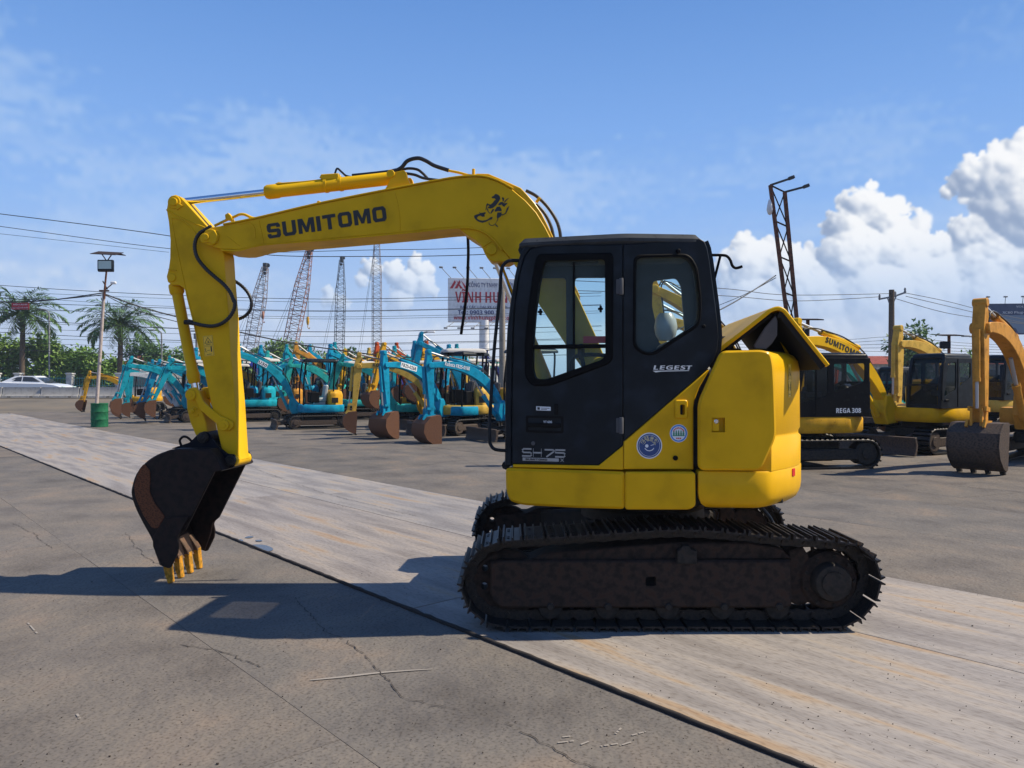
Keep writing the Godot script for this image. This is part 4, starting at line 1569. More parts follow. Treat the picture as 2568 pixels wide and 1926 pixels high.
	var rplan := fillet(PackedVector2Array([Vector2(fx, nz), Vector2(bx, SIDE + 0.003), Vector2(rx, SIDE + 0.003 - (rx - bx) * 0.176), Vector2(rx, far), Vector2(fx, far)]), 0.07, 5)
	var hatch := fillet(PackedVector2Array([Vector2(fx + 0.12, far + 0.10), Vector2(fx + 0.58, far + 0.10), Vector2(fx + 0.58, far + 0.52), Vector2(fx + 0.12, far + 0.52)]), 0.05, 3)
	roof.xf = Transform3D(Basis(Vector3(1, 0, 0), Vector3(0, 0, 1), Vector3(0, -1, 0)), Vector3.ZERO)
	roof.prism(rplan, -ytop + 0.09, -ytop, 0.035, [hatch])
	var rfp := part("roof", roof, M.roof_dusty, cab, U)
	var hgl := MB.new()
	hgl.xf = roof.xf
	hgl.prism(hatch, -ytop + 0.03, -ytop + 0.022)
	part("roof_hatch", hgl, M.hatch_glass, rfp)
	# back wall, floor, far wall with its windows
	var rl := trc(frU, SIDE - 0.12, ZC, [1392, 130, 1408, 170, 1422, 245, 1440, 380, 1456, 500, 1472, 640, 1475, 700, 1468, 775, 1448, 835, 1408, 893])
	var bk := MB.new()
	bk.prism(strip(rl, 0.03), SIDE - 0.15, SIDE - 0.24, 0.0)
	bk.prism(strip(rl, 0.03), far + 0.15, far, 0.0)
	bk.prism(strip(rl.slice(0, 3), 0.03), SIDE - 0.24, far + 0.15, 0.0)
	bk.prism(strip(rl.slice(7, 10), 0.03), SIDE - 0.24, far + 0.15, 0.0)
	part("back_wall", bk, M.cab_black, cab, U)
	var fl := MB.new()
	var floor_y := at_z(frU, SIDE, 1567, 1176).y
	fl.box(Vector3((npts[0].x + bx + 0.5) * 0.5, floor_y + 0.02, (far + 1.0) * 0.5), Vector3(bx + 0.5 - npts[0].x - 0.1, 0.04, 0.72), 0.0)
	fl.box(Vector3(bx + 0.35, floor_y + 0.35, 0.62), Vector3(0.5, 0.7, 0.8), 0.02)
	part("cab_floor", fl, M.cab_black, cab, U)
	var fw := MB.new()
	var fo := trc(frU, far, ZC, [215, 1430, 240, 700, 290, 330, 330, 200, 1340, 180, 1420, 330, 1440, 700, 1380, 860, 1250, 1430])
	var w1 := fillet(trc(frU, far, ZC, [330, 352, 568, 350, 572, 960, 290, 960]), 0.03, 3)
	var w2 := fillet(trc(frU, far, ZC, [622, 350, 905, 350, 905, 960, 622, 960]), 0.03, 3)
	var w3 := fillet(trc(frU, far, ZC, [1080, 370, 1220, 352, 1248, 400, 1272, 690, 1190, 730, 1118, 745, 1108, 660, 1076, 520]), 0.03, 4)
	fw.prism(fo, far, far + 0.03, 0.0, [w1, w2, w3])
	var fwp := part("far_wall", fw, M.cab_black, cab, U)
	for w in [w1, w2, w3]:
		var g := MB.new()
		pane(g, w, far + 0.015)
		part("window_pane", g, M.glass, fwp)
	# seat, consoles, levers
	var hc := at_z(frU, 0.62, ZC[0] + 1160 / ZC[2], ZC[1] + 640 / ZC[2])
	var st := MB.new()
	st.box(Vector3(hc.x - 0.02, hc.y - 0.40, 0.62), Vector3(0.12, 0.56, 0.46), 0.05, Basis(Vector3(0, 0, 1), -0.12))
	st.box(Vector3(hc.x - 0.30, hc.y - 0.68, 0.62), Vector3(0.50, 0.14, 0.46), 0.05)
	var seat := part("seat", st, M.seat_cloth, cab, U)
	var hr := MB.new()
	hr.lathe([Vector2(0, -0.105), Vector2(0.05, -0.10), Vector2(0.075, -0.06), Vector2(0.085, 0.0), Vector2(0.075, 0.06), Vector2(0.05, 0.10), Vector2(0, 0.105)], Vector3(hc.x, hc.y, 0.62), Vector3.UP, 18)
	part("headrest", hr, M.seat_wrap, seat)
	var lv := MB.new()
	for z in [0.36, 0.90]:
		lv.box(Vector3(hc.x - 0.42, hc.y - 0.50, z), Vector3(0.40, 0.10, 0.10), 0.02)
		lv.rod(Vector3(hc.x - 0.58, hc.y - 0.46, z), Vector3(hc.x - 0.62, hc.y - 0.22, z), 0.014, 8)
		lv.lathe([Vector2(0, 0), Vector2(0.022, 0.01), Vector2(0.028, 0.06), Vector2(0.02, 0.10), Vector2(0, 0.105)], Vector3(hc.x - 0.62, hc.y - 0.24, z), Vector3(-0.1, 1, 0), 10)
	var mp := at_z(frU, 0.35, ZC[0] + 700 / ZC[2], ZC[1] + 850 / ZC[2])
	lv.tube(curve_pts(PackedVector3Array([Vector3(mp.x - 0.14, mp.y - 0.1, 0.35), Vector3(mp.x - 0.12, mp.y + 0.03, 0.35), Vector3(mp.x, mp.y + 0.06, 0.35), Vector3(mp.x + 0.16, mp.y + 0.05, 0.35)])), 0.016, 8)
	part("control_levers", lv, M.rubber, cab, U)
	var sm := MB.new()
	var sp := at_z(frU, far + 0.05, ZC[0] + 745 / ZC[2], ZC[1] + 715 / ZC[2])
	sm.box(Vector3(sp.x, sp.y, far + 0.04), Vector3(0.20, 0.055, 0.003))
	part("red_sticker", sm, M.decal_red, cab, U)
	# grab rail and mirror stay
	var rail := MB.new()
	var rp2 := PackedVector3Array()
	for p in trc(frF, 0.04, ZC, [275, 238, 232, 246, 200, 266, 182, 310, 176, 420, 162, 560, 142, 760, 128, 960, 115, 1180, 113, 1300, 120, 1340, 148, 1368, 205, 1380]):
		rp2.append(Vector3(p.x, p.y, 0.04))
	rp2[0].z = -0.02
	rp2[12].z = -0.02
	rail.tube(curve_pts(rp2, 4), 0.0125, 10)
	part("grab_rail", rail, M.cab_black, cab, Ff)
	var ms := MB.new()
	var zz := 0.95
	var mr := PackedVector3Array()
	for p in trc(frU, zz, ZC, [1400, 213, 1490, 213, 1525, 220, 1545, 245, 1556, 275, 1578, 290, 1615, 280]):
		mr.append(Vector3(p.x, p.y, zz))
	ms.tube(curve_pts(mr, 4), 0.010, 8)
	var ml := trc(frU, zz, ZC, [1485, 216, 1444, 378])
	ms.rod(Vector3(ml[0].x, ml[0].y, zz), Vector3(ml[1].x, ml[1].y, zz), 0.009, 8)
	part("mirror_stay", ms, M.rubber, cab, U)

func pane(b: MB, o: PackedVector2Array, z: float) -> void:
	var p := MB.inset(o if MB.area(o) > 0 else reversed(o), -0.004)
	b.cap(p, [], z, Vector3(0, 0, 1))

func reversed(o: PackedVector2Array) -> PackedVector2Array:
	var r := o.duplicate()
	r.reverse()
	return r

# strokes of the four characters on the round sticker, in a unit box
const KANJI := [
	[[.25, 1, .05, .55], [.2, .7, .2, 0], [.4, .9, .95, .95], [.45, .9, .45, .2], [.45, .5, .95, .5], [.7, .9, .9, .2], [.4, .05, .9, .05]],
	[[.05, .95, .4, .95], [.05, .95, .05, .4], [.05, .75, .4, .75], [.05, .55, .4, .55], [.05, .4, .45, .4], [.45, .4, .42, 0], [.22, .95, .22, .4], [.55, .95, .95, .95], [.9, .95, .55, .55], [.6, .85, .95, .55], [.55, .4, .95, .4], [.55, .4, .55, .2], [.95, .4, .95, .2], [.55, .2, .95, .2], [.75, .5, .75, 0], [.5, 0, 1, 0]],
	[[.5, 1, .5, .88], [.15, .85, .85, .85], [.3, .8, .38, .62], [.7, .8, .62, .62], [0, .58, 1, .58], [.25, .45, .75, .45], [.25, .45, .25, 0], [.75, .45, .75, 0], [.25, .22, .75, .22], [.25, 0, .75, 0]],
	[[.05, .95, .55, .95], [.05, .72, .55, .72], [.2, .95, .1, .45], [.42, .95, .42, .45], [.68, .9, .68, .6], [.9, 1, .9, .45], [.2, .25, .8, .25], [.5, .45, .5, 0], [.02, 0, .98, 0]],
]

func model_name(parent: Node, a: Vector2, b: Vector2) -> void:
	# «SH 75» in thin square strokes, a bar with the maker's word, and a small x
	var w := b.x - a.x
	var h := 0.050
	var k := MB.new()
	var strokes := [
		[[0.20, 1.0, 0.03, 1.0, 0.0, 0.86, 0.0, 0.62, 0.03, 0.5, 0.18, 0.5, 0.21, 0.4, 0.21, 0.12, 0.18, 0.0, 0.0, 0.0]],
		[[0.26, 0.0, 0.26, 1.0], [0.26, 0.5, 0.45, 0.5], [0.45, 0.0, 0.45, 1.0]],
		[[0.54, 0.95, 0.72, 0.95, 0.75, 0.85, 0.74, 0.7, 0.58, 0.0]],
		[[1.0, 0.95, 0.79, 0.95, 0.79, 0.58, 0.97, 0.56, 1.0, 0.45, 1.0, 0.1, 0.97, 0.0, 0.79, 0.0]],
	]
	for g in strokes:
		for s in g:
			for i in range(0, s.size() - 2, 2):
				var p := Vector3(a.x + s[i] * w, a.y - h * 0.35 + s[i + 1] * h, 0.002)
				var q := Vector3(a.x + s[i + 2] * w, a.y - h * 0.35 + s[i + 3] * h, 0.002)
				var d := (q - p).normalized() * 0.004
				k.bar(p - d, q + d, 0.0105, 0.002)
	part("model_lettering", k, M.decal_grey, parent)
	var br := MB.new()
	br.box(Vector3(a.x + w * 0.43, a.y - 0.040, 0.001), Vector3(w * 0.86, 0.022, 0.002))
	var bar := part("lettering_bar", br, M.decal_grey, parent)
	part("bar_lettering", block_word("SUMITOMO", w * 0.52, 0.013), M.ink, bar, Transform3D(Basis(), Vector3(a.x + w * 0.33, a.y - 0.040, 0.002)))
	letters("small_lettering", "X", 0.026, 0.022, M.decal_grey, parent, Transform3D(Basis(), Vector3(a.x + w * 0.94, a.y - 0.040, 0.002)), "Droid Sans", 400, 0.002)

func stickers(parent: Node) -> void:
	var c := at_z(frR, 0.0, ZC[0] + 1062 / ZC[2], ZC[1] + 1345 / ZC[2])
	var r := 0.089
	var z := 0.0022
	var b := MB.new()
	b.prism(ring_pts(c, r, 40), z, z + 0.001)
	var o := part("round_sticker", b, M.decal_white, parent)
	var d := MB.new()
	d.prism(ring_pts(c, r * 0.92, 40), z + 0.001, z + 0.0018, 0.0, [ring_pts(c, r * 0.90, 40)])
	d.prism(ring_pts(c, r * 0.80, 40), z + 0.001, z + 0.0018)
	d.prism(ring_pts(c, r * 0.90, 40), z + 0.001, z + 0.0016, 0.0, [ring_pts(c, r * 0.83, 40)])
	part("sticker_disc", d, M.decal_blue, o)
	var t := MB.new()
	for i in 4:
		var an := PI - (0.16 + i * 0.225) * PI
		var fr := Transform3D(Basis(Vector3(0, 0, 1), (an - PI / 2) * 0.75), Vector3(c.x + cos(an) * r * 0.56, c.y + sin(an) * r * 0.52 + 0.004, z + 0.0018))
		var kj := MB.new()
		var u := r * 0.36
		for st in KANJI[i]:
			kj.bar(Vector3((st[0] - 0.5) * u, (st[1] - 0.5) * u, 0), Vector3((st[2] - 0.5) * u, (st[3] - 0.5) * u, 0), u * 0.11, 0.0012)
		part("sticker_lettering", kj, M.decal_cream, o, fr)
	# a plain smile line and two eyes
	var arc := PackedVector2Array()
	for i in 13:
		var an2 := PI * (1.15 + 0.7 * i / 12.0)
		arc.append(c + Vector2(cos(an2) * r * 0.42, sin(an2) * r * 0.40 - r * 0.02))
	t.prism(strip(arc, 0.005), z + 0.0018, z + 0.0024)
	t.prism(ring_pts(c + Vector2(-r * 0.2, -r * 0.02), r * 0.13, 16), z + 0.0018, z + 0.0024)
	t.prism(PackedVector2Array([c + Vector2(r * 0.1, 0), c + Vector2(r * 0.36, r * 0.06), c + Vector2(r * 0.36, r * 0.10), c + Vector2(r * 0.1, 0.04 * r)]), z + 0.0018, z + 0.0024)
	part("sticker_print", t, M.decal_white, o)
	var c2 := at_z(frR, 0.0, ZC[0] + 1236 / ZC[2], ZC[1] + 1272 / ZC[2])
	var r2 := 0.062
	var b2 := MB.new()
	b2.prism(ring_pts(c2, r2, 36), z, z + 0.001)
	var o2 := part("round_sticker", b2, M.decal_white, parent)
	var d2 := MB.new()
	d2.prism(ring_pts(c2, r2 * 0.94, 36), z + 0.001, z + 0.0018, 0.0, [ring_pts(c2, r2 * 0.78, 36)])
	part("sticker_ring", d2, M.decal_cyan, o2)
	var tr3 := MB.new()
	for i in 5:
		var x := (i - 2) * r2 * 0.27
		for q in 3:
			var y := -r2 * 0.30 + q * r2 * 0.20
			var hw := r2 * (0.17 - q * 0.035)
			tr3.prism(PackedVector2Array([c2 + Vector2(x - hw, y), c2 + Vector2(x + hw, y), c2 + Vector2(x, y + r2 * 0.30)]), z + 0.001, z + 0.0016 + q * 0.0002)
	part("sticker_trees", tr3, M.decal_green, o2)
	var bars := MB.new()
	for i in 9:
		var an3 := PI * (0.84 - 0.085 * i)
		bars.box(Vector3(c2.x + cos(an3) * r2 * 0.62, c2.y + sin(an3) * r2 * 0.60, z + 0.0016), Vector3(r2 * 0.11, r2 * 0.15, 0.001), 0.0, Basis(Vector3(0, 0, 1), an3 - PI / 2))
	for i in 3:
		bars.box(Vector3(c2.x + (i - 1) * r2 * 0.2, c2.y - r2 * 0.55, z + 0.0016), Vector3(r2 * 0.15, r2 * 0.15, 0.001))
	part("sticker_print", bars, M.decal_red, o2)

# ---------------------------------------------------------------- boom
const BN := 0.14       # near and far side of the boom
const BF := -0.20
func hero_boom(root: Node3D) -> void:
	var top := trc(frU, BN, ZA, [760, 584, 1040, 528, 1500, 420, 2020, 316])
	top.append_array(trc(frU, BN, ZB, [700, 352, 900, 318, 1060, 306, 1180, 316, 1300, 358, 1420, 425, 1540, 525, 1640, 635, 1720, 765, 1790, 900]))
	top.append_array(trc(frU, BN, ZC, [570, 310, 640, 460, 745, 690, 810, 850]))
	var bot := trc(frU, BN, ZC, [690, 915, 600, 790, 400, 490])
	bot.append_array(trc(frU, BN, ZB, [1480, 1160, 1400, 1060, 1330, 980, 1250, 880, 1150, 806, 1040, 774, 900, 772, 700, 790, 440, 818]))
	bot.append_array(trc(frU, BN, ZA, [1500, 700, 1060, 735, 880, 778, 740, 772, 660, 752, 606, 715, 592, 665, 614, 625, 660, 602]))
	var o := top.duplicate()
	o.append_array(bot)
	var b := MB.new()
	b.prism(o, BN, BF, 0.006)
	var foot := at_z(frU, BN, 1512, 930)
	b.disc(Vector3(foot.x, foot.y, BF - 0.02), Vector3(0, 0, 1), 0.12, BN - BF + 0.04, 0.01, 24)
	var boom := part("boom", b, M.yellow_arm, root, U)
	# top plate: stands a little proud, thicker round the bend
	var tl := PackedVector2Array()
	tl.append_array(trc(frU, BN, ZB, [960, 300, 1050, 286, 1090, 272, 1195, 274, 1300, 318, 1400, 362, 1495, 405, 1545, 455, 1625, 545, 1690, 640, 1745, 750, 1800, 870]))
	tl.append_array(trc(frU, BN, ZC, [582, 306, 652, 455]))
	var t := MB.new()
	t.prism(strip(tl, -0.05), BN - 0.012, BF + 0.012, 0.006)
	part("top_plate", t, M.yellow, boom)
	var fl := MB.new()
	fl.prism(strip(curve2(top.slice(0, 10), 3), 0.014), BN + 0.012, BF - 0.012, 0.003)
	var lower := bot.slice(5, 16)
	fl.prism(strip(curve2(lower, 3), 0.014), BN + 0.004, BF - 0.004, 0.003)
	part("flange", fl, M.yellow_arm, boom)
	# weld seams on the side
	var ws := MB.new()
	for s in [[ZA, [1040, 545, 1062, 640, 1080, 735]], [ZB, [330, 450, 360, 560, 378, 690, 380, 812]], [ZA, [790, 675, 850, 720, 890, 750]], [ZA, [880, 580, 960, 565, 1005, 600, 1015, 690]]]:
		ws.tube(curve_pts(lift(trc(frU, BN, s[0], s[1]), BN + 0.001), 5), 0.0035, 6)
	part("weld_seam", ws, M.yellow_arm, boom)
	# end boss at the arm pin
	var ec := at_z(frU, BN, ZA[0] + 655 / ZA[2], ZA[1] + 682 / ZA[2])
	var eb := MB.new()
	eb.disc(Vector3(ec.x + 0.01, ec.y, BN - 0.004), Vector3(0, 0, 1), 0.070, 0.022, 0.004, 28)
	eb.prism(fillet(trc(frU, BN, ZG, [600, 705, 700, 695, 770, 640, 825, 720, 820, 800, 770, 862, 715, 820, 610, 840, 575, 770]), 0.02, 3), BN + 0.012, BN + 0.030, 0.004)
	eb.disc(Vector3(at_z(frU, BN, ZG[0] + 668 / ZG[2], ZG[1] + 755 / ZG[2]).x, at_z(frU, BN, ZG[0] + 668 / ZG[2], ZG[1] + 755 / ZG[2]).y, BN + 0.02), Vector3(0, 0, 1), 0.028, 0.022, 0.004, 20)
	part("pin_boss", eb, M.yellow_arm, boom)
	# lettering and emblem
	var p0 := at_z(frU, BN, ZA[0] + 1155 / ZA[2], ZA[1] + 627 / ZA[2])
	var p1 := at_z(frU, BN, ZA[0] + 2000 / ZA[2], ZA[1] + 497 / ZA[2])
	var hh := at_z(frU, BN, ZA[0] + 2000 / ZA[2], ZA[1] + 437 / ZA[2]).y - at_z(frU, BN, ZA[0] + 2000 / ZA[2], ZA[1] + 556 / ZA[2]).y
	var ww := p0.distance_to(p1) + 0.105
	part("lettering", block_word("SUMITOMO", ww, hh), M.ink, boom, along(p0, p1, BN + 0.0005, Transform3D()))
	var em := MB.new()
	var ze := [1180.0, 480.0, 10.018]
	for s in [[530, 150, 545, 130, 590, 110, 610, 75, 640, 65, 700, 90, 740, 130, 745, 200, 700, 270, 640, 350, 570, 410, 500, 435, 440, 420, 430, 400, 480, 375, 440, 345, 450, 320, 510, 330, 560, 290, 600, 230, 635, 212, 612, 180, 570, 170, 545, 175],
		[450, 318, 430, 295, 400, 330, 378, 470, 395, 470, 415, 380, 438, 345], [410, 430, 430, 500, 470, 555, 500, 560, 450, 500, 440, 430],
		[785, 165, 815, 145, 845, 175, 840, 230, 815, 260, 800, 200], [740, 275, 800, 265, 850, 300, 930, 290, 915, 320, 880, 350, 850, 390, 810, 370, 780, 330, 740, 350, 700, 350, 700, 320],
		[840, 280, 860, 240, 910, 190, 975, 160, 930, 200, 880, 260, 855, 285], [660, 390, 740, 380, 780, 450, 780, 500, 690, 494, 620, 514, 605, 480, 640, 430],
		[680, 530, 780, 530, 785, 590, 760, 630, 700, 670, 690, 720, 640, 790, 620, 830, 660, 840, 695, 885, 675, 900, 625, 850, 600, 830, 650, 770, 680, 700, 660, 640, 665, 580],
		[780, 580, 840, 570, 880, 530, 905, 440, 930, 400, 975, 370, 950, 440, 920, 500, 890, 560, 840, 590, 790, 610], [600, 450, 560, 440, 520, 500, 500, 550, 520, 560, 570, 500],
		[215, 520, 250, 545, 340, 530, 370, 520, 385, 550, 350, 580, 360, 630, 300, 640, 250, 610, 200, 620, 160, 660, 170, 690, 220, 720, 300, 735, 380, 725, 440, 700, 500, 650, 560, 640, 540, 700, 470, 720, 400, 760, 300, 790, 200, 760, 140, 720, 95, 660, 90, 610, 160, 580, 230, 560],
		[455, 780, 470, 780, 478, 815, 510, 845, 560, 852, 595, 828, 602, 840, 562, 868, 505, 862, 462, 825]]:
		em.prism(trc(frU, BN, ze, s), BN + 0.0005, BN + 0.003)
	part("emblem", em, M.ink, boom)
	# bracket and pin of the lifting cylinder
	var br := MB.new()
	br.prism(trc(frU, BN - 0.02, ZB, [930, 790, 1000, 846, 1080, 896, 1132, 940, 1160, 1010, 1188, 1060, 1238, 1090, 1360, 1092, 1405, 1070, 1330, 980, 1250, 880, 1150, 804, 1040, 772]), BN - 0.015, BF + 0.015, 0.006)
	var brp := part("cylinder_bracket", br, M.yellow_arm, boom)
	var bp := at_z(frU, BN, ZB[0] + 1225 / ZB[2], ZB[1] + 980 / ZB[2])
	var pin := MB.new()
	pin.disc(Vector3(bp.x, bp.y, BN - 0.016), Vector3(0, 0, 1), 0.044, 0.018, 0.004, 24)
	pin.prism(trc(frU, BN, ZB, [1140, 940, 1215, 895, 1225, 905, 1150, 952]), BN - 0.015, BN - 0.004, 0.002)
	part("cylinder_pin", pin, M.yellow_arm, brp)
	var foot2 := at_z(frU, -0.03, 1400, 1035)
	cylinder_part("boom_cylinder", Vector3(foot2.x, foot2.y, -0.03), Vector3(bp.x, bp.y, -0.03), 0.62, 0.062, 0.034, M.yellow_arm, root, U)
	# arm cylinder on top
	var zc := -0.03
	var c0 := at_z(frU, zc, ZB[0] + 330 / ZB[2], ZB[1] + 318 / ZB[2])
	var c1 := at_z(frU, zc, ZA[0] + 372 / ZA[2], ZA[1] + 405 / ZA[2])
	var m0 := at_z(frU, zc, ZA[0] + 1098 / ZA[2], ZA[1] + 340 / ZA[2])
	var sp := c0.distance_to(m0) / c0.distance_to(c1)
	var cyl := cylinder_part("arm_cylinder", Vector3(c0.x, c0.y, zc), Vector3(c1.x, c1.y, zc), sp, 0.056, 0.030, M.yellow_arm, root, U)
	var bd := MB.new()
	var dv := (Vector3(c1.x, c1.y, zc) - Vector3(c0.x, c0.y, zc)).normalized()
	for q in [[1575, 270], [1690, 258]]:
		var w := at_z(frU, zc, ZA[0] + q[0] / ZA[2], ZA[1] + q[1] / ZA[2])
		bd.lathe([Vector2(0.056, -0.012), Vector2(0.062, -0.012), Vector2(0.062, 0.012), Vector2(0.056, 0.012)], Vector3(w.x, lerpf(c0.y, c1.y, (c0.x - w.x) / (c0.x - c1.x)), zc), dv, 20)
	var bx := trc(frU, zc, ZA, [1545, 188, 1680, 180, 1690, 225, 1560, 238, 1530, 215])
	bd.prism(bx, zc - 0.04, zc + 0.04, 0.006)
	bd.prism(trc(frU, zc, ZA, [1180, 258, 1205, 247, 1280, 256, 1285, 275, 1180, 282]), zc - 0.03, zc + 0.03, 0.005)
	var pp := trc(frU, zc, ZA, [1200, 262, 1400, 248, 1545, 232])
	bd.tube(lift(pp, zc + 0.03), 0.008, 8)
	part("cylinder_band", bd, M.yellow_arm, cyl)
	for z in [[BN - 0.04, BN - 0.07], [BF + 0.07, BF + 0.04]]:
		var cb := MB.new()
		cb.prism(fillet(trc(frU, BN - 0.04, ZB, [225, 448, 285, 350, 290, 285, 330, 262, 420, 246, 440, 268, 448, 310, 480, 392]), 0.015, 3), z[0], z[1], 0.004)
		cb.disc(Vector3(c0.x, c0.y, z[0] - 0.005), Vector3(0, 0, 1), 0.034, 0.02, 0.004, 20)
		part("cylinder_bracket", cb, M.yellow_arm, boom)
	# small lifting eye and pipe clips
	var cl := MB.new()
	cl.prism(trc(frU, 0.10, ZA, [1498, 430, 1500, 392, 1518, 388, 1530, 405, 1530, 428]), 0.10, 0.07, 0.003)
	cl.prism(trc(frU, 0.12, ZA, [775, 540, 770, 500, 795, 485, 815, 505, 850, 570, 850, 585, 835, 575, 810, 545]), 0.12, 0.08, 0.003)
	cl.tube(curve_pts(lift(trc(frU, 0.10, ZA, [690, 588, 780, 545, 850, 515, 890, 498, 930, 500, 985, 525, 1040, 532]), 0.10), 4), 0.012, 8)
	part("pipe", cl, M.yellow_arm, boom)
	# hoses along the top
	var h1 := MB.new()
	h1.tube(curve_pts(lift(trc(frU, 0.06, ZB, [300, 270, 390, 225, 450, 160, 545, 135, 620, 160, 700, 205, 830, 248]), 0.06), 6), 0.0165, 10)
	h1.tube(curve_pts(lift(trc(frU, -0.06, ZB, [200, 278, 300, 272, 390, 245, 460, 230, 540, 240, 590, 275, 632, 318]), -0.06), 6), 0.012, 8)
	h1.tube(curve_pts(lift(trc(frU, 0.0, ZB, [430, 275, 520, 290, 600, 320, 740, 340]), 0.0), 5), 0.012, 8)
	part("hose", h1, M.hose, boom)
	var h2 := MB.new()
	h2.tube(curve_pts(lift(trc(frU, -0.02, ZA, [1640, 190, 1660, 135, 1700, 165, 1740, 195, 1830, 205, 1940, 190, 2030, 178]), -0.02), 5), 0.009, 8)
	h2.tube(curve_pts(lift(trc(frU, -0.02, ZA, [1780, 190, 1900, 178, 2060, 160, 2130, 145]), -0.02), 5), 0.015, 8)
	part("hose", h2, M.hose, boom)
	var h3 := MB.new()
	h3.tube(curve_pts(lift(trc(frU, -0.02, ZB, [1545, 435, 1640, 485, 1740, 580, 1820, 700, 1855, 800, 1868, 900, 1880, 1000]), -0.02), 5), 0.014, 8)
	h3.tube(curve_pts(lift(trc(frU, -0.10, ZB, [1640, 560, 1720, 650, 1775, 760, 1800, 860, 1830, 960]), -0.10), 5), 0.014, 8)
	part("hose", h3, M.hose, boom)
	var pipe := MB.new()
	pipe.tube(curve_pts(lift(trc(frU, 0.06, ZB, [830, 250, 930, 270, 1010, 292, 1060, 296]), 0.06), 4), 0.011, 8)
	pipe.disc(Vector3(at_z(frU, 0.06, ZB[0] + 1060 / ZB[2], ZB[1] + 270 / ZB[2]).x, at_z(frU, 0.06, ZB[0] + 1060 / ZB[2], ZB[1] + 290 / ZB[2]).y, 0.06), Vector3.UP, 0.013, 0.05, 0.003, 8)
	pipe.disc(Vector3(at_z(frU, 0.06, ZB[0] + 1640 / ZB[2], ZB[1] + 520 / ZB[2]).x, at_z(frU, 0.06, ZB[0] + 1640 / ZB[2], ZB[1] + 545 / ZB[2]).y, 0.06), Vector3(0.6, 0.8, 0), 0.013, 0.05, 0.003, 8)
	part("pipe", pipe, M.yellow_arm, boom)
	# the dark bar that hangs on the far side of the boom
	var st := MB.new()
	var sz := BF - 0.03
	var sl := trc(frU, sz, ZB, [1005, 780, 1008, 870, 1012, 1000, 1008, 1150, 1003, 1300, 985, 1480, 960, 1659])
	sl.append_array(trc(frU, sz, [900.0, 780.0, 4.8075], [1232, 280]))
	st.tube(curve_pts(lift(sl, sz), 3), 0.013, 8)
	part("work_light_bar", st, M.rubber, boom)

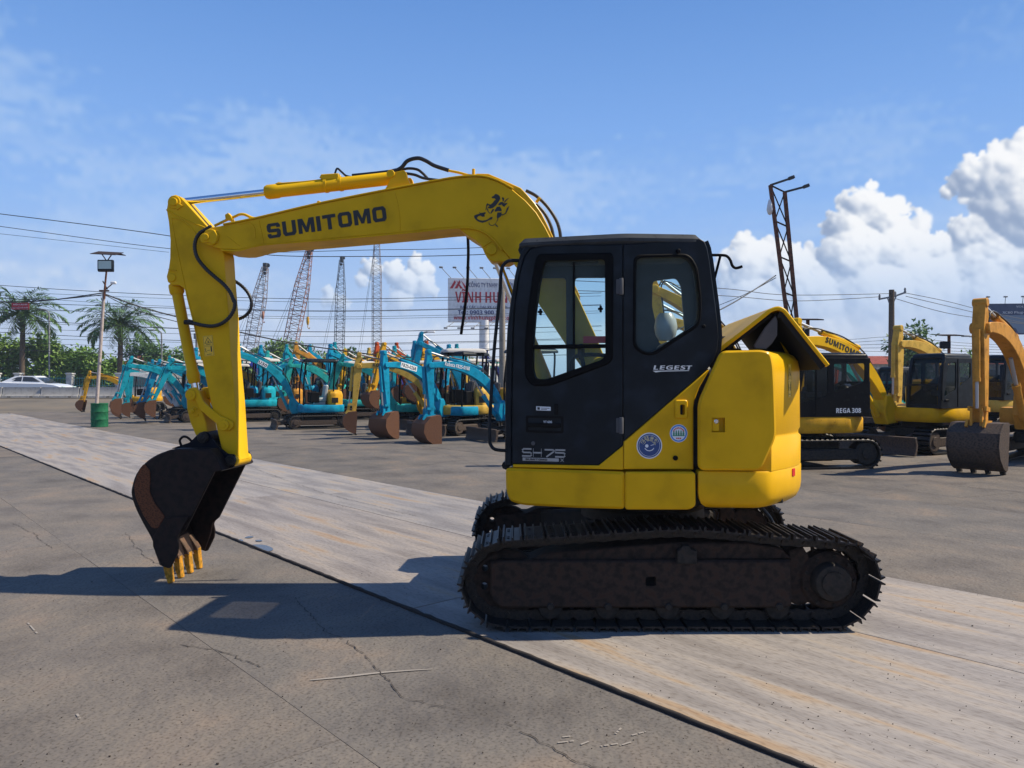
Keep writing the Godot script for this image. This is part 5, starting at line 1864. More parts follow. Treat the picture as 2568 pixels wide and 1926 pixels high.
# ---------------------------------------------------------------- arm
const AN := 0.07
const AF := -0.13
func hero_arm(root: Node3D) -> void:
	var o := trc(frU, AN, ZA, [318, 405, 324, 372, 345, 350, 380, 342, 415, 356, 450, 392, 640, 600, 700, 640, 748, 760, 764, 820, 775, 1000, 800, 1300, 815, 1600])
	o.append_array(trc(frU, AN, ZK, [745, 300, 768, 660, 778, 700, 745, 740, 700, 735, 672, 690, 655, 640, 600, 400, 555, 200]))
	o.append_array(trc(frU, AN, ZA, [590, 1655, 560, 1500, 480, 1180, 466, 1125, 440, 1078, 405, 1058, 345, 1058, 316, 1030, 308, 990, 325, 925, 335, 850, 338, 700, 325, 560, 308, 462]))
	var b := MB.new()
	b.prism(o, AN, AF, 0.005)
	var arm := part("arm", b, M.yellow_arm, root, U)
	# side ridges and stiffeners
	var rd := MB.new()
	for s in [[308, 462, 380, 500, 460, 540, 630, 610], [345, 520, 380, 720, 440, 1000, 475, 1160, 530, 1380, 590, 1655], [340, 525, 430, 545, 500, 600, 545, 660]]:
		rd.tube(curve_pts(lift(trc(frU, AN, ZA, s), AN + 0.001), 5), 0.006, 6)
	for s in [[575, 900, 620, 940, 670, 990, 690, 1000]]:
		rd.tube(curve_pts(lift(trc(frU, AN, ZA, s), AN + 0.001), 5), 0.003, 6)
	part("stiffener", rd, M.yellow_arm, arm)
	# head boss, lug boss
	var hb := MB.new()
	var hc := at_z(frU, AN, ZA[0] + 372 / ZA[2], ZA[1] + 402 / ZA[2])
	hb.disc(Vector3(hc.x, hc.y, AF - 0.012), Vector3(0, 0, 1), 0.058, AN - AF + 0.024, 0.006, 28)
	hb.disc(Vector3(hc.x, hc.y, AN + 0.008), Vector3(0, 0, 1), 0.035, 0.018, 0.004, 24)
	hb.prism(trc(frU, AN, ZG, [240, 200, 270, 270, 330, 310, 250, 370, 235, 330]), AN, AN + 0.014, 0.003)
	var lg := at_z(frU, AN, ZA[0] + 355 / ZA[2], ZA[1] + 1000 / ZA[2])
	hb.disc(Vector3(lg.x, lg.y, AN - 0.002), Vector3(0, 0, 1), 0.034, 0.016, 0.004, 24)
	hb.prism(trc(frU, AN, ZG, [125, 1188, 240, 1205, 235, 1215, 130, 1198]), AN, AN + 0.012, 0.002)
	part("pin_boss", hb, M.yellow_arm, arm)
	# bucket cylinder
	var zc := -0.03
	var c0 := at_z(frU, zc, Z1[0] + 1395 / Z1[2], Z1[1] + 375 / Z1[2])
	var c1 := at_z(frU, zc, ZK[0] + 478 / ZK[2], ZK[1] + 232 / ZK[2])
	var e0 := at_z(frU, zc, ZK[0] + 465 / ZK[2], ZK[1] + 168 / ZK[2])
	var bc := cylinder_part("bucket_cylinder", Vector3(c0.x, c0.y, zc), Vector3(c1.x, c1.y, zc), c0.distance_to(e0) / c0.distance_to(c1), 0.047, 0.03, M.yellow_arm, root, U)
	var bh := MB.new()
	bh.lathe([Vector2(0, -0.02), Vector2(0.058, -0.02), Vector2(0.062, 0.0), Vector2(0.062, 0.05), Vector2(0.05, 0.07), Vector2(0, 0.07)], Vector3(c0.x, c0.y, zc), Vector3(c1.x - c0.x, c1.y - c0.y, 0), 20)
	bh.rod(Vector3(lg.x, lg.y, zc), Vector3(c0.x, c0.y, zc), 0.035, 12)
	bh.lathe([Vector2(0.047, 0), Vector2(0.056, 0.0), Vector2(0.056, 0.045), Vector2(0.047, 0.045)], Vector3(e0.x, e0.y, zc) + (Vector3(c0.x, c0.y, zc) - Vector3(e0.x, e0.y, zc)).normalized() * 0.09, Vector3(c1.x - c0.x, c1.y - c0.y, 0), 20)
	part("cylinder_head", bh, M.yellow_arm, bc)
	# links
	var zn := AN + 0.03
	var lk := MB.new()
	var li := fillet(trc(frU, zn, ZK, [405, 235, 420, 205, 470, 195, 495, 225, 520, 290, 570, 340, 640, 395, 690, 415, 728, 440, 728, 475, 700, 500, 655, 500, 630, 460, 560, 405, 500, 350, 470, 285, 420, 285]), 0.012, 3)
	lk.prism(li, zn, zn - 0.028, 0.005)
	lk.prism(li, AF - 0.03, AF - 0.002, 0.005)
	var link := part("guide_link", lk, M.yellow_arm, root, U)
	var pn := MB.new()
	for q in [[440, 250, 0.046], [670, 460, 0.046], [450, 362, 0.022]]:
		var p := at_z(frU, zn, ZK[0] + q[0] / ZK[2], ZK[1] + q[1] / ZK[2])
		pn.disc(Vector3(p.x, p.y, zn - 0.002), Vector3(0, 0, 1), q[2], 0.02, 0.005, 24)
		pn.disc(Vector3(p.x, p.y, zn + 0.016), Vector3(0, 0, 1), q[2] * 0.45, 0.008, 0.003, 16)
	part("link_pin", pn, M.yellow_arm, link)
	var bl := MB.new()
	var bo := fillet(trc(frU, zn - 0.03, ZK, [404, 235, 475, 215, 500, 300, 520, 380, 540, 440, 548, 500, 560, 540, 500, 560, 470, 530, 432, 440, 408, 340]), 0.015, 3)
	bl.prism(bo, zn - 0.032, AF + 0.01, 0.008)
	for q in [[440, 335, 470, 348], [445, 400, 480, 390]]:
		var a := at_z(frU, zn, ZK[0] + q[0] / ZK[2], ZK[1] + q[1] / ZK[2])
		var c := at_z(frU, zn, ZK[0] + q[2] / ZK[2], ZK[1] + q[3] / ZK[2])
		bl.bar(Vector3(a.x, a.y, zn - 0.028), Vector3(c.x, c.y, zn - 0.028), 0.012, 0.016, 0.002)
	part("bucket_link", bl, M.yellow_arm, root, U)
	var tp := MB.new()
	var t0 := at_z(frU, zc, ZK[0] + 525 / ZK[2], ZK[1] + 240 / ZK[2])
	tp.disc(Vector3(t0.x, t0.y, AF - 0.05), Vector3(0, 0, 1), 0.05, 0.10, 0.008, 22)
	part("link_boss", tp, M.yellow_arm, link)
	# lower pin through the arm end
	var lp := at_z(frU, AN, ZK[0] + 735 / ZK[2], ZK[1] + 705 / ZK[2])
	var pb := MB.new()
	pb.disc(Vector3(lp.x, lp.y, AF - 0.05), Vector3(0, 0, 1), 0.052, AN - AF + 0.10, 0.006, 24)
	part("end_boss", pb, M.yellow_arm, arm)
	# looping hoses with their ribbed sleeves
	var hz := AN + 0.045
	var path := lift(trc(frU, hz, ZG, [720, 595, 640, 640, 560, 690, 505, 780, 490, 900, 530, 1040, 640, 1180, 760, 1290, 880, 1390, 980, 1510, 1035, 1640]), hz)
	path.append_array(lift(trc(frU, hz, ZA, [850, 1180, 845, 1245, 810, 1310, 750, 1360, 680, 1383, 600, 1378, 530, 1362, 470, 1352]), hz))
	hose_with_ribs(arm, curve_pts(path, 7), 0.017)
	var hz2 := AF - 0.06
	var path2 := lift(trc(frU, hz2, ZA, [780, 990, 840, 1020, 910, 1070, 960, 1130, 982, 1195, 970, 1260, 920, 1310, 850, 1335, 760, 1350]), hz2)
	hose_with_ribs(arm, curve_pts(path2, 7), 0.016)
	var fit := MB.new()
	var f0 := at_z(frU, hz, ZA[0] + 470 / ZA[2], ZA[1] + 1352 / ZA[2])
	fit.rod(Vector3(f0.x - 0.02, f0.y, hz), Vector3(f0.x + 0.05, f0.y - 0.005, hz), 0.02, 8)
	fit.rod(Vector3(f0.x - 0.01, f0.y, hz), Vector3(f0.x - 0.02, f0.y, zc), 0.018, 8)
	part("hose_fitting", fit, M.dark_steel, arm)
	# sticker
	var s0 := at_z(frU, AN, ZA[0] + 643 / ZA[2], ZA[1] + 1540 / ZA[2])
	warning_sticker(arm, Transform3D(Basis(Vector3(0, 0, 1), 0.10), Vector3(s0.x, s0.y, AN + 0.002)), 0.088, 0.175)

func hose_with_ribs(parent: Node, line: PackedVector3Array, r: float) -> void:
	# even steps, so that the ribs keep their pitch
	var pts := PackedVector3Array()
	var rad := PackedFloat32Array()
	var acc := 0.0
	var step := 0.0055
	var k := 0
	for i in line.size() - 1:
		var l := line[i].distance_to(line[i + 1])
		while acc <= l:
			pts.append(line[i].lerp(line[i + 1], acc / l))
			rad.append(r * (1.0 if k % 4 < 2 else 0.84))
			k += 1
			acc += step
		acc -= l
	var b := MB.new()
	b.tube(pts, rad, 9)
	part("hose", b, M.hose, parent)

# ---------------------------------------------------------------- bucket
func hero_bucket(root: Node3D) -> void:
	var bn := 0.28
	var bf := -0.34
	var bk := Node3D.new()
	bk.name = "bucket"
	root.add_child(bk)
	bk.transform = U
	var side := trc(frU, bn, ZK, [600, 786, 655, 772, 620, 690, 575, 640, 540, 634, 340, 628, 250, 650, 180, 682, 120, 728, 62, 800, 32, 890, 30, 950, 60, 1040, 110, 1140, 165, 1240, 200, 1330, 235, 1425, 290, 1440, 340, 1300, 350, 1230, 400, 1188])
	for z in [[bn, bn - 0.022], [bf + 0.022, bf]]:
		var s := MB.new()
		s.prism(side, z[0], z[1], 0.004)
		part("side_plate", s, M.bucket_black, bk)
	# the curved shell between the side plates, open towards the arm
	var shell := trc(frU, bn, ZK, [655, 772, 575, 640, 540, 630, 340, 624, 250, 646, 180, 678, 118, 724, 58, 798, 28, 890, 26, 950, 56, 1042, 106, 1142, 161, 1242, 196, 1332, 231, 1427])
	var sh := MB.new()
	sh.prism(strip(curve2(shell, 3), 0.022), bn - 0.006, bf + 0.006, 0.002)
	part("shell", sh, M.bucket_black, bk)
	# lip plate and teeth
	var lipo := trc(frU, bn - 0.03, ZK, [231, 1427, 196, 1332, 215, 1325, 262, 1440])
	var lip := MB.new()
	lip.prism(lipo, bn - 0.01, bf + 0.01, 0.004)
	part("cutting_lip", lip, M.worn_plate, bk)
	var tp := trc(frU, 0.218, ZK, [246, 1392, 270, 1376, 303, 1398, 318, 1546, 289, 1557, 266, 1490])
	for i in 4:
		var zt := 0.218 - i * 0.163
		var t := MB.new()
		t.prism(tp, zt + 0.028, zt - 0.028, 0.008)
		part("tooth", t, M.tooth_yellow, bk)
		var ad := MB.new()
		ad.prism(trc(frU, 0.218, ZK, [200, 1318, 240, 1296, 300, 1392, 302, 1412, 250, 1404]), zt + 0.034, zt - 0.034, 0.006)
		part("tooth_adapter", ad, M.worn_plate, bk)
	# side cutters
	for z in [[bn + 0.020, bn], [bf, bf - 0.020]]:
		var c := MB.new()
		c.prism(fillet(trc(frU, bn + 0.01, ZK, [178, 1240, 260, 1100, 430, 1090, 345, 1240, 356, 1290, 350, 1345, 300, 1448, 280, 1450, 238, 1430, 180, 1300]), 0.012, 3), z[0], z[1], 0.004)
		part("side_cutter", c, M.bucket_black, bk)
	# rusty wear patch on the curve
	for z in [[bn + 0.010, bn], [bf, bf - 0.010]]:
		var w := MB.new()
		w.prism(fillet(trc(frU, bn, ZK, [118, 724, 158, 775, 160, 850, 155, 920, 190, 1000, 262, 1092, 212, 1175, 172, 1172, 110, 1080, 58, 960, 48, 880, 80, 770]), 0.02, 4), z[0], z[1], 0.003)
		var wp := part("wear_plate", w, M.wear_rust, bk)
		wp.set_meta("label", "rusty brown wear plate on the bucket's curve")
	# ears with pins, lifting hook
	for z in [[AN + 0.055, AN + 0.030], [AF - 0.030, AF - 0.055]]:
		var e := MB.new()
		e.prism(fillet(trc(frU, AN + 0.055, ZK, [300, 622, 430, 580, 485, 525, 530, 500, 570, 520, 592, 565, 640, 620, 690, 660, 735, 662, 755, 705, 735, 752, 690, 760, 650, 735, 590, 640]), 0.015, 3), z[0], z[1], 0.004)
		part("ear", e, M.ear_black, bk)
	for q in [[525, 545, 0.047], [715, 705, 0.045]]:
		var p := at_z(frU, AN + 0.06, ZK[0] + q[0] / ZK[2], ZK[1] + q[1] / ZK[2])
		var b := MB.new()
		b.disc(Vector3(p.x, p.y, AF - 0.07), Vector3(0, 0, 1), q[2], AN - AF + 0.155, 0.008, 22)
		b.disc(Vector3(p.x, p.y, AN + 0.08), Vector3(0, 0, 1), q[2] * 0.5, 0.016, 0.004, 16)
		part("bucket_pin", b, M.dark_steel, bk)
	var hk := MB.new()
	hk.tube(curve_pts(lift(trc(frU, -0.03, ZK, [372, 600, 362, 565, 385, 540, 415, 545, 445, 572]), -0.03), 5), 0.011, 8)
	part("lifting_hook", hk, M.bucket_black, bk)
# ---------------------------------------------------------------- the machines standing in the yard
# local axes of a machine: x forward, y up, z to its right

func thick_line(c: PackedVector2Array, half: PackedFloat32Array) -> PackedVector2Array:
	var a := PackedVector2Array()
	var b := PackedVector2Array()
	var k := c.size()
	for i in k:
		var d := (c[mini(i + 1, k - 1)] - c[maxi(i - 1, 0)]).normalized()
		var q := Vector2(-d.y, d.x) * half[i]
		a.append(c[i] + q)
		b.append(c[i] - q)
	b.reverse()
	a.append_array(b)
	return a

func bez(a: Vector2, b: Vector2, c: Vector2, t: float) -> Vector2:
	return a * (1 - t) * (1 - t) + b * 2 * t * (1 - t) + c * t * t

func ram(called: String, a: Vector2, b: Vector2, z: float, r: float, split: float, m: Material, parent: Node, fr: Transform3D) -> void:
	var pa := Vector3(a.x, a.y, z)
	var pb := Vector3(b.x, b.y, z)
	var mid := pa.lerp(pb, split)
	var s := MB.new()
	s.tube(PackedVector3Array([pa, mid]), r, 10)
	s.tube(PackedVector3Array([mid - (pb - pa).normalized() * r * 1.2, mid]), r * 1.15, 10)
	var o := part(called, s, m, parent, fr)
	var q := MB.new()
	q.rod(mid, pb, r * 0.52, 8)
	part("piston_rod", q, M.rod_dull, o)

func digger(o: Dictionary) -> Node3D:
	var k: float = o.get("k", 1.0)
	var cab: String = o.get("cab", "canopy")
	var body: Material = M[o.get("body", "teal")]
	var arm_m: Material = M[o.get("arm", o.get("body", "teal"))]
	var hood_m: Material = M[o.get("hood", o.get("body", "teal"))]
	var fine: bool = o.get("fine", true)
	# pose in the plane of the boom
	var foot := Vector2(0.78, 0.95) * k
	var ba := deg_to_rad(o.get("boom", 30.0))
	var lb: float = 2.3 * k * o.get("reach", 1.0)
	var tip := foot + Vector2(cos(ba), sin(ba)) * lb
	var aa := deg_to_rad(o.get("stick", -97.0))
	var la: float = 1.32 * k
	var ad := Vector2(cos(aa), sin(aa))
	var pin := tip + ad * la
	var head := tip - ad * 0.34 * k + Vector2(ad.y, -ad.x) * -0.02 * k
	var bb := deg_to_rad(o.get("curl", -100.0))          # which way the bucket's teeth point
	var bd := Vector2(cos(bb), sin(bb))
	# where it stands: either the tracks or the bucket are found on the ground
	var alpha: float = deg_to_rad(o.get("turn", 20.0))
	var slew: float = deg_to_rad(o.get("slew", 0.0))
	var heading := PI + alpha
	var fwd := Vector3(cos(heading + slew), 0, -sin(heading + slew))
	var pos: Vector3
	if o.has("bucket"):
		pos = gnd(o.bucket[0] / ZD[2], o.bucket[1] / ZD[2]) - fwd * (pin + bd * 0.55 * k).x
	else:
		pos = gnd(o.at[0] / ZD[2], o.at[1] / ZD[2])
	pos.y = 0.0
	if pos.z < -43.0:
		pos.y = clampf((-43.0 - pos.z) / 6.0, 0.0, 1.0) * (ROAD_Y - 0.07)
	var root := thing("excavator", o.label, "excavator", pos, heading, o.get("group", ""))
	var H := Transform3D(Basis(Vector3.UP, slew), Vector3.ZERO)
	# ---- tracks
	var tl := 1.02 * k
	var tr2 := 0.235 * k
	for side in [-1.0, 1.0]:
		var zc: float = side * 0.60 * k
		var hw := 0.16 * k
		var ring := PackedVector2Array()
		var inner := PackedVector2Array()
		for i in 13:
			var an := -PI / 2 + PI * i / 12.0
			ring.append(Vector2(tl - tr2 + cos(an) * tr2, tr2 + sin(an) * tr2))
			inner.append(Vector2(tl - tr2 + cos(an) * tr2 * 0.86, tr2 + sin(an) * tr2 * 0.86))
		for i in 13:
			var an := PI / 2 + PI * i / 12.0
			ring.append(Vector2(-tl + tr2 + cos(an) * tr2, tr2 + sin(an) * tr2))
			inner.append(Vector2(-tl + tr2 + cos(an) * tr2 * 0.86, tr2 + sin(an) * tr2 * 0.86))
		var t := MB.new()
		t.prism(ring, zc - hw, zc + hw, 0.015 * k, [inner])
		# tread bars
		var run := 2.0 * (2.0 * (tl - tr2)) + TAU * tr2
		var bars := int(run / (0.085 * k))
		for i in bars:
			var s := run * i / bars
			var straight := 2.0 * (tl - tr2)
			var p: Vector2
			var n: Vector2
			if s < straight:
				p = Vector2(-tl + tr2 + s, 0)
				n = Vector2(0, -1)
			elif s < straight + PI * tr2:
				var an := -PI / 2 + (s - straight) / tr2
				p = Vector2(tl - tr2 + cos(an) * tr2, tr2 + sin(an) * tr2)
				n = Vector2(cos(an), sin(an))
			elif s < 2 * straight + PI * tr2:
				p = Vector2(tl - tr2 - (s - straight - PI * tr2), 2 * tr2)
				n = Vector2(0, 1)
			else:
				var an := PI / 2 + (s - 2 * straight - PI * tr2) / tr2
				p = Vector2(-tl + tr2 + cos(an) * tr2, tr2 + sin(an) * tr2)
				n = Vector2(cos(an), sin(an))
			if n.y > -0.99:
				t.box(Vector3(p.x, p.y, zc) + Vector3(n.x, n.y, 0) * 0.006 * k, Vector3(0.022 * k, 0.034 * k, hw * 1.96), 0.0, Basis(Vector3(n.y, -n.x, 0), Vector3(n.x, n.y, 0), Vector3(0, 0, -1)) if true else Basis())
		var track := part("crawler_track", t, M.track_steel if o.get("steel", false) else M.track_rubber, root)
		var f := MB.new()
		f.box(Vector3(0, tr2 * 0.95, zc), Vector3(tl * 1.35, tr2 * 0.75, hw * 1.5), 0.02 * k)
		part("track_frame", f, M[o.get("frame", "blade_steel")], track)
		for e in [-1.0, 1.0]:
			var w := MB.new()
			w.disc(Vector3(e * (tl - tr2), tr2, zc - hw * 0.8), Vector3(0, 0, 1), tr2 * 0.80, hw * 1.6, 0.02 * k, 16)
			w.disc(Vector3(e * (tl - tr2), tr2, zc + side * hw * 0.8 - 0.02 * k), Vector3(0, 0, 1), tr2 * 0.38, 0.04 * k + 0.02, 0.008, 14)
			part("sprocket" if e < 0 else "idler", w, M.dark_steel if e < 0 else M.blade_steel, track)
	var u := MB.new()
	u.box(Vector3(0, 0.36 * k, 0), Vector3(1.0 * k, 0.18 * k, 0.9 * k), 0.03 * k)
	u.disc(Vector3(0, 0.42 * k, 0), Vector3.UP, 0.36 * k, 0.16 * k, 0.0, 20)
	part("undercarriage", u, M.dark_steel, root)
	if o.get("blade", true):
		var bl := MB.new()
		var bx := 1.42 * k
		bl.prism(PackedVector2Array([Vector2(bx + 0.06 * k, 0.02), Vector2(bx + 0.02 * k, 0.10 * k), Vector2(bx, 0.20 * k), Vector2(bx + 0.03 * k, 0.33 * k), Vector2(bx - 0.02 * k, 0.34 * k), Vector2(bx - 0.06 * k, 0.18 * k), Vector2(bx - 0.02 * k, 0.02)]), -0.78 * k, 0.78 * k, 0.008 * k)
		var blade := part("dozer_blade", bl, M[o.get("blade_m", "blade_steel")], root)
		for z in [-0.26, 0.26]:
			var ar := MB.new()
			ar.bar(Vector3(0.4 * k, 0.33 * k, z * k), Vector3(bx - 0.03 * k, 0.17 * k, z * k), 0.12 * k, 0.09 * k, 0.01)
			part("blade_arm", ar, M.blade_steel, blade)
	# ---- house
	var dy := 0.56 * k
	var deck := MB.new()
	var plan := fillet(PackedVector2Array([Vector2(0.62, -0.62), Vector2(0.62, 0.30), Vector2(0.50, 0.66), Vector2(-0.55, 0.72), Vector2(-0.92, 0.46), Vector2(-0.98, 0.0), Vector2(-0.92, -0.46), Vector2(-0.55, -0.72), Vector2(0.2, -0.72)]), 0.12, 3)
	for i in plan.size():
		plan[i] *= k
	deck.stack(plan, [[dy, 0.03 * k], [dy + 0.04 * k, 0.0], [dy + 0.22 * k, 0.0], [dy + 0.26 * k, 0.02 * k]])
	part("deck", deck, body, root, H)
	# engine cover behind
	var ec := MB.new()
	var p2 := fillet(PackedVector2Array([Vector2(-0.34, -0.60), Vector2(-0.34, 0.60), Vector2(-0.56, 0.66), Vector2(-0.88, 0.44), Vector2(-0.94, 0.0), Vector2(-0.88, -0.44), Vector2(-0.56, -0.66)]), 0.08, 3)
	for i in p2.size():
		p2[i] *= k
	ec.stack(p2, [[dy + 0.26 * k, 0.02 * k], [dy + 0.60 * k, 0.01 * k], [dy + 0.72 * k, 0.05 * k], [dy + 0.78 * k, 0.16 * k]])
	var cover := part("engine_cover", ec, hood_m, root, H)
	for z in [-1.0, 1.0]:
		var vent := MB.new()
		vent.box(Vector3(-0.55 * k, dy + 0.42 * k, z * 0.655 * k), Vector3(0.22 * k, 0.18 * k, 0.02 * k), 0.0)
		part("vent", vent, M.black_inside, cover)
	if cab == "canopy" or cab == "open":
		var st := MB.new()
		st.box(Vector3(-0.10 * k, dy + 0.44 * k, -0.12 * k), Vector3(0.44 * k, 0.14 * k, 0.46 * k), 0.04 * k)
		st.box(Vector3(-0.30 * k, dy + 0.70 * k, -0.12 * k), Vector3(0.12 * k, 0.50 * k, 0.44 * k), 0.04 * k, Basis(Vector3(0, 0, 1), 0.15))
		st.box(Vector3(-0.10 * k, dy + 0.32 * k, -0.12 * k), Vector3(0.36 * k, 0.14 * k, 0.36 * k), 0.0)
		part("seat", st, M[o.get("seat", "seat_cloth")], root, H)
		var lv := MB.new()
		for z in [-0.42, 0.18]:
			lv.box(Vector3(0.10 * k, dy + 0.52 * k, z * k), Vector3(0.30 * k, 0.36 * k, 0.12 * k), 0.02 * k)
			lv.rod(Vector3(0.20 * k, dy + 0.68 * k, z * k), Vector3(0.24 * k, dy + 0.92 * k, z * k), 0.016 * k, 6)
		for z in [-0.2, -0.05]:
			lv.rod(Vector3(0.45 * k, dy + 0.26 * k, z * k), Vector3(0.42 * k, dy + 0.80 * k, z * k), 0.014 * k, 6)
		part("controls", lv, M.rubber, root, H)
	if cab == "canopy":
		var cn := MB.new()
		var ry := 2.36 * k
		var rp := fillet(PackedVector2Array([Vector2(0.52, -0.60), Vector2(0.52, 0.40), Vector2(-0.68, 0.40), Vector2(-0.68, -0.60)]), 0.10, 3)
		for i in rp.size():
			rp[i] *= k
		cn.stack(rp, [[ry - 0.05 * k, 0.0], [ry, 0.0], [ry + 0.05 * k, 0.05 * k], [ry + 0.07 * k, 0.16 * k]])
		var can := part("canopy_roof", cn, M[o.get("roof", "cab_black")], root, H)
		for q in [[0.42, -0.52, 0.50, -0.54], [0.42, 0.32, 0.50, 0.34], [-0.58, -0.52, -0.52, -0.56], [-0.58, 0.32, -0.52, 0.36]]:
			var ps := MB.new()
			ps.tube(curve_pts(PackedVector3Array([Vector3(q[2] * k, dy + 0.26 * k, q[3] * k), Vector3(q[2] * k, 1.5 * k, q[3] * k), Vector3(q[0] * k, ry - 0.12 * k, q[1] * k), Vector3(q[0] * k * 0.9, ry - 0.03 * k, q[1] * k * 0.95)]), 3), 0.027 * k, 8)
			part("canopy_post", ps, M.rubber, can)
	elif cab == "cab":
		bg_cab(root, H, k, dy, o)
	# ---- swing post, boom, arm, bucket
	var zb: float = o.get("boom_z", 0.12) * k
	var sp := MB.new()
	sp.prism(PackedVector2Array([Vector2(0.50 * k, dy - 0.04 * k), Vector2(0.80 * k, dy - 0.06 * k), Vector2(0.92 * k, dy + 0.16 * k), Vector2(0.86 * k, 1.04 * k), Vector2(0.72 * k, 1.05 * k), Vector2(0.60 * k, dy + 0.34 * k), Vector2(0.50 * k, dy + 0.26 * k)]), zb - 0.15 * k, zb + 0.15 * k, 0.02 * k)
	part("swing_post", sp, arm_m, root, H)
	var dirb := (tip - foot).normalized()
	var upb := Vector2(-dirb.y, dirb.x)
	var knee := foot.lerp(tip, 0.46) + upb * 0.78 * k
	var cl := PackedVector2Array()
	var hf := PackedFloat32Array()
	for i in 15:
		var t := i / 14.0
		cl.append(bez(foot, knee, tip, t))
		hf.append((0.070 + 0.066 * sin(PI * minf(1.0, t * 1.05)) * (1.0 - t * 0.45)) * k)
	var bm := MB.new()
	bm.prism(thick_line(cl, hf), zb - 0.095 * k, zb + 0.095 * k, 0.008 * k)
	bm.disc(Vector3(foot.x, foot.y, zb - 0.13 * k), Vector3(0, 0, 1), 0.085 * k, 0.26 * k, 0.01 * k, 14)
	bm.disc(Vector3(tip.x, tip.y, zb - 0.125 * k), Vector3(0, 0, 1), 0.075 * k, 0.25 * k, 0.01 * k, 14)
	var boom := part("boom", bm, arm_m, root, H)
	var sm := MB.new()
	var hump := bez(foot, knee, tip, 0.5) + upb * 0.17 * k
	var al := PackedVector2Array([head, head.lerp(pin, 0.20) + Vector2(0, 0), head.lerp(pin, 0.6), pin])
	sm.prism(thick_line(al, PackedFloat32Array([0.05 * k, 0.115 * k, 0.085 * k, 0.05 * k])), zb - 0.075 * k, zb + 0.075 * k, 0.006 * k)
	sm.disc(Vector3(pin.x, pin.y, zb - 0.11 * k), Vector3(0, 0, 1), 0.058 * k, 0.22 * k, 0.008 * k, 12)
	sm.disc(Vector3(head.x, head.y, zb - 0.09 * k), Vector3(0, 0, 1), 0.062 * k, 0.18 * k, 0.008 * k, 12)
	part("arm", sm, arm_m, root, H)
	# rams
	var ah := bez(foot, knee, tip, 0.42) + upb * 0.22 * k
	ram("arm_cylinder", ah, head, zb, 0.052 * k, 0.62, arm_m, root, H)
	var bh := bez(foot, knee, tip, 0.44) - upb * 0.16 * k
	ram("boom_cylinder", Vector2(0.92 * k, dy + 0.10 * k), bh, zb, 0.055 * k, 0.58, arm_m, root, H)
	var outd := Vector2(-ad.y, ad.x)      # the side of the arm away from the machine
	if outd.x < 0.0:
		outd = -outd
	var k0 := head.lerp(pin, 0.22) + outd * 0.15 * k
	var lk := pin - ad * 0.24 * k + outd * 0.15 * k
	ram("bucket_cylinder", k0, lk, zb, 0.042 * k, 0.66, arm_m, root, H)
	var ln := MB.new()
	var bp := pin + bd.rotated(PI / 2) * 0.0 + outd * 0.17 * k + bd * 0.03 * k
	for z in [-0.10, 0.10]:
		ln.bar(Vector3(lk.x, lk.y, zb + z * k), Vector3(pin.x - ad.x * 0.22 * k, pin.y - ad.y * 0.22 * k, zb + z * k), 0.06 * k, 0.03 * k, 0.0)
		ln.bar(Vector3(lk.x, lk.y, zb + z * k * 0.6), Vector3(bp.x, bp.y, zb + z * k * 0.6), 0.07 * k, 0.03 * k, 0.0)
	part("bucket_link", ln, arm_m, root, H)
	bg_bucket(root, H, pin, bd, outd, zb, k * o.get("bucket_k", 1.0), M[o.get("bucket_m", "bucket_rust")], arm_m)
	# hoses
	if fine:
		var ho := MB.new()
		for e in [-0.04, 0.04]:
			var hp := PackedVector3Array()
			for t in [0.16, 0.34, 0.52, 0.72]:
				var c := bez(foot, knee, tip, t) + upb * (0.20 if t > 0.2 else 0.14) * k
				hp.append(Vector3(c.x, c.y, zb + e * k))
			var c2 := tip + upb * 0.22 * k
			hp.append(Vector3(c2.x, c2.y, zb + e * 2.0 * k))
			var c3 := head.lerp(pin, 0.45) - outd * 0.12 * k
			hp.append(Vector3(c3.x, c3.y, zb + e * k))
			ho.tube(curve_pts(hp, 4), 0.013 * k, 6)
		part("hose", ho, M.hose, boom)
	# writing on the boom
	if o.get("word", "") != "":
		for side in [1.0, -1.0]:
			if o.get("word_side", 0.0) * side < 0.0:
				continue
			var t0: float = o.get("word_t", 0.72)
			var a := bez(foot, knee, tip, t0 + 0.14)
			var c := bez(foot, knee, tip, t0 - 0.14)
			var mid := bez(foot, knee, tip, t0)
			var d: Vector2 = (a - c).normalized() * side
			var fr := H * Transform3D(Basis(Vector3(d.x, d.y, 0), Vector3(-d.y * side, d.x * side, 0), Vector3(0, 0, side)), Vector3(mid.x, mid.y, zb + side * (0.097 * k)))
			var wd: float = o.get("word_w", 0.62) * k
			if o.get("word_plate", false):
				var pl := MB.new()
				pl.box(Vector3.ZERO, Vector3(wd * 1.1, 0.15 * k, 0.004))
				part("number_plate", pl, M.decal_white, boom, H.affine_inverse() * fr)
			letters("lettering", o.word, wd, 0.10 * k, M[o.get("word_m", "ink")], boom, H.affine_inverse() * fr * Transform3D(Basis(), Vector3(0, 0, 0.003)))
	return root

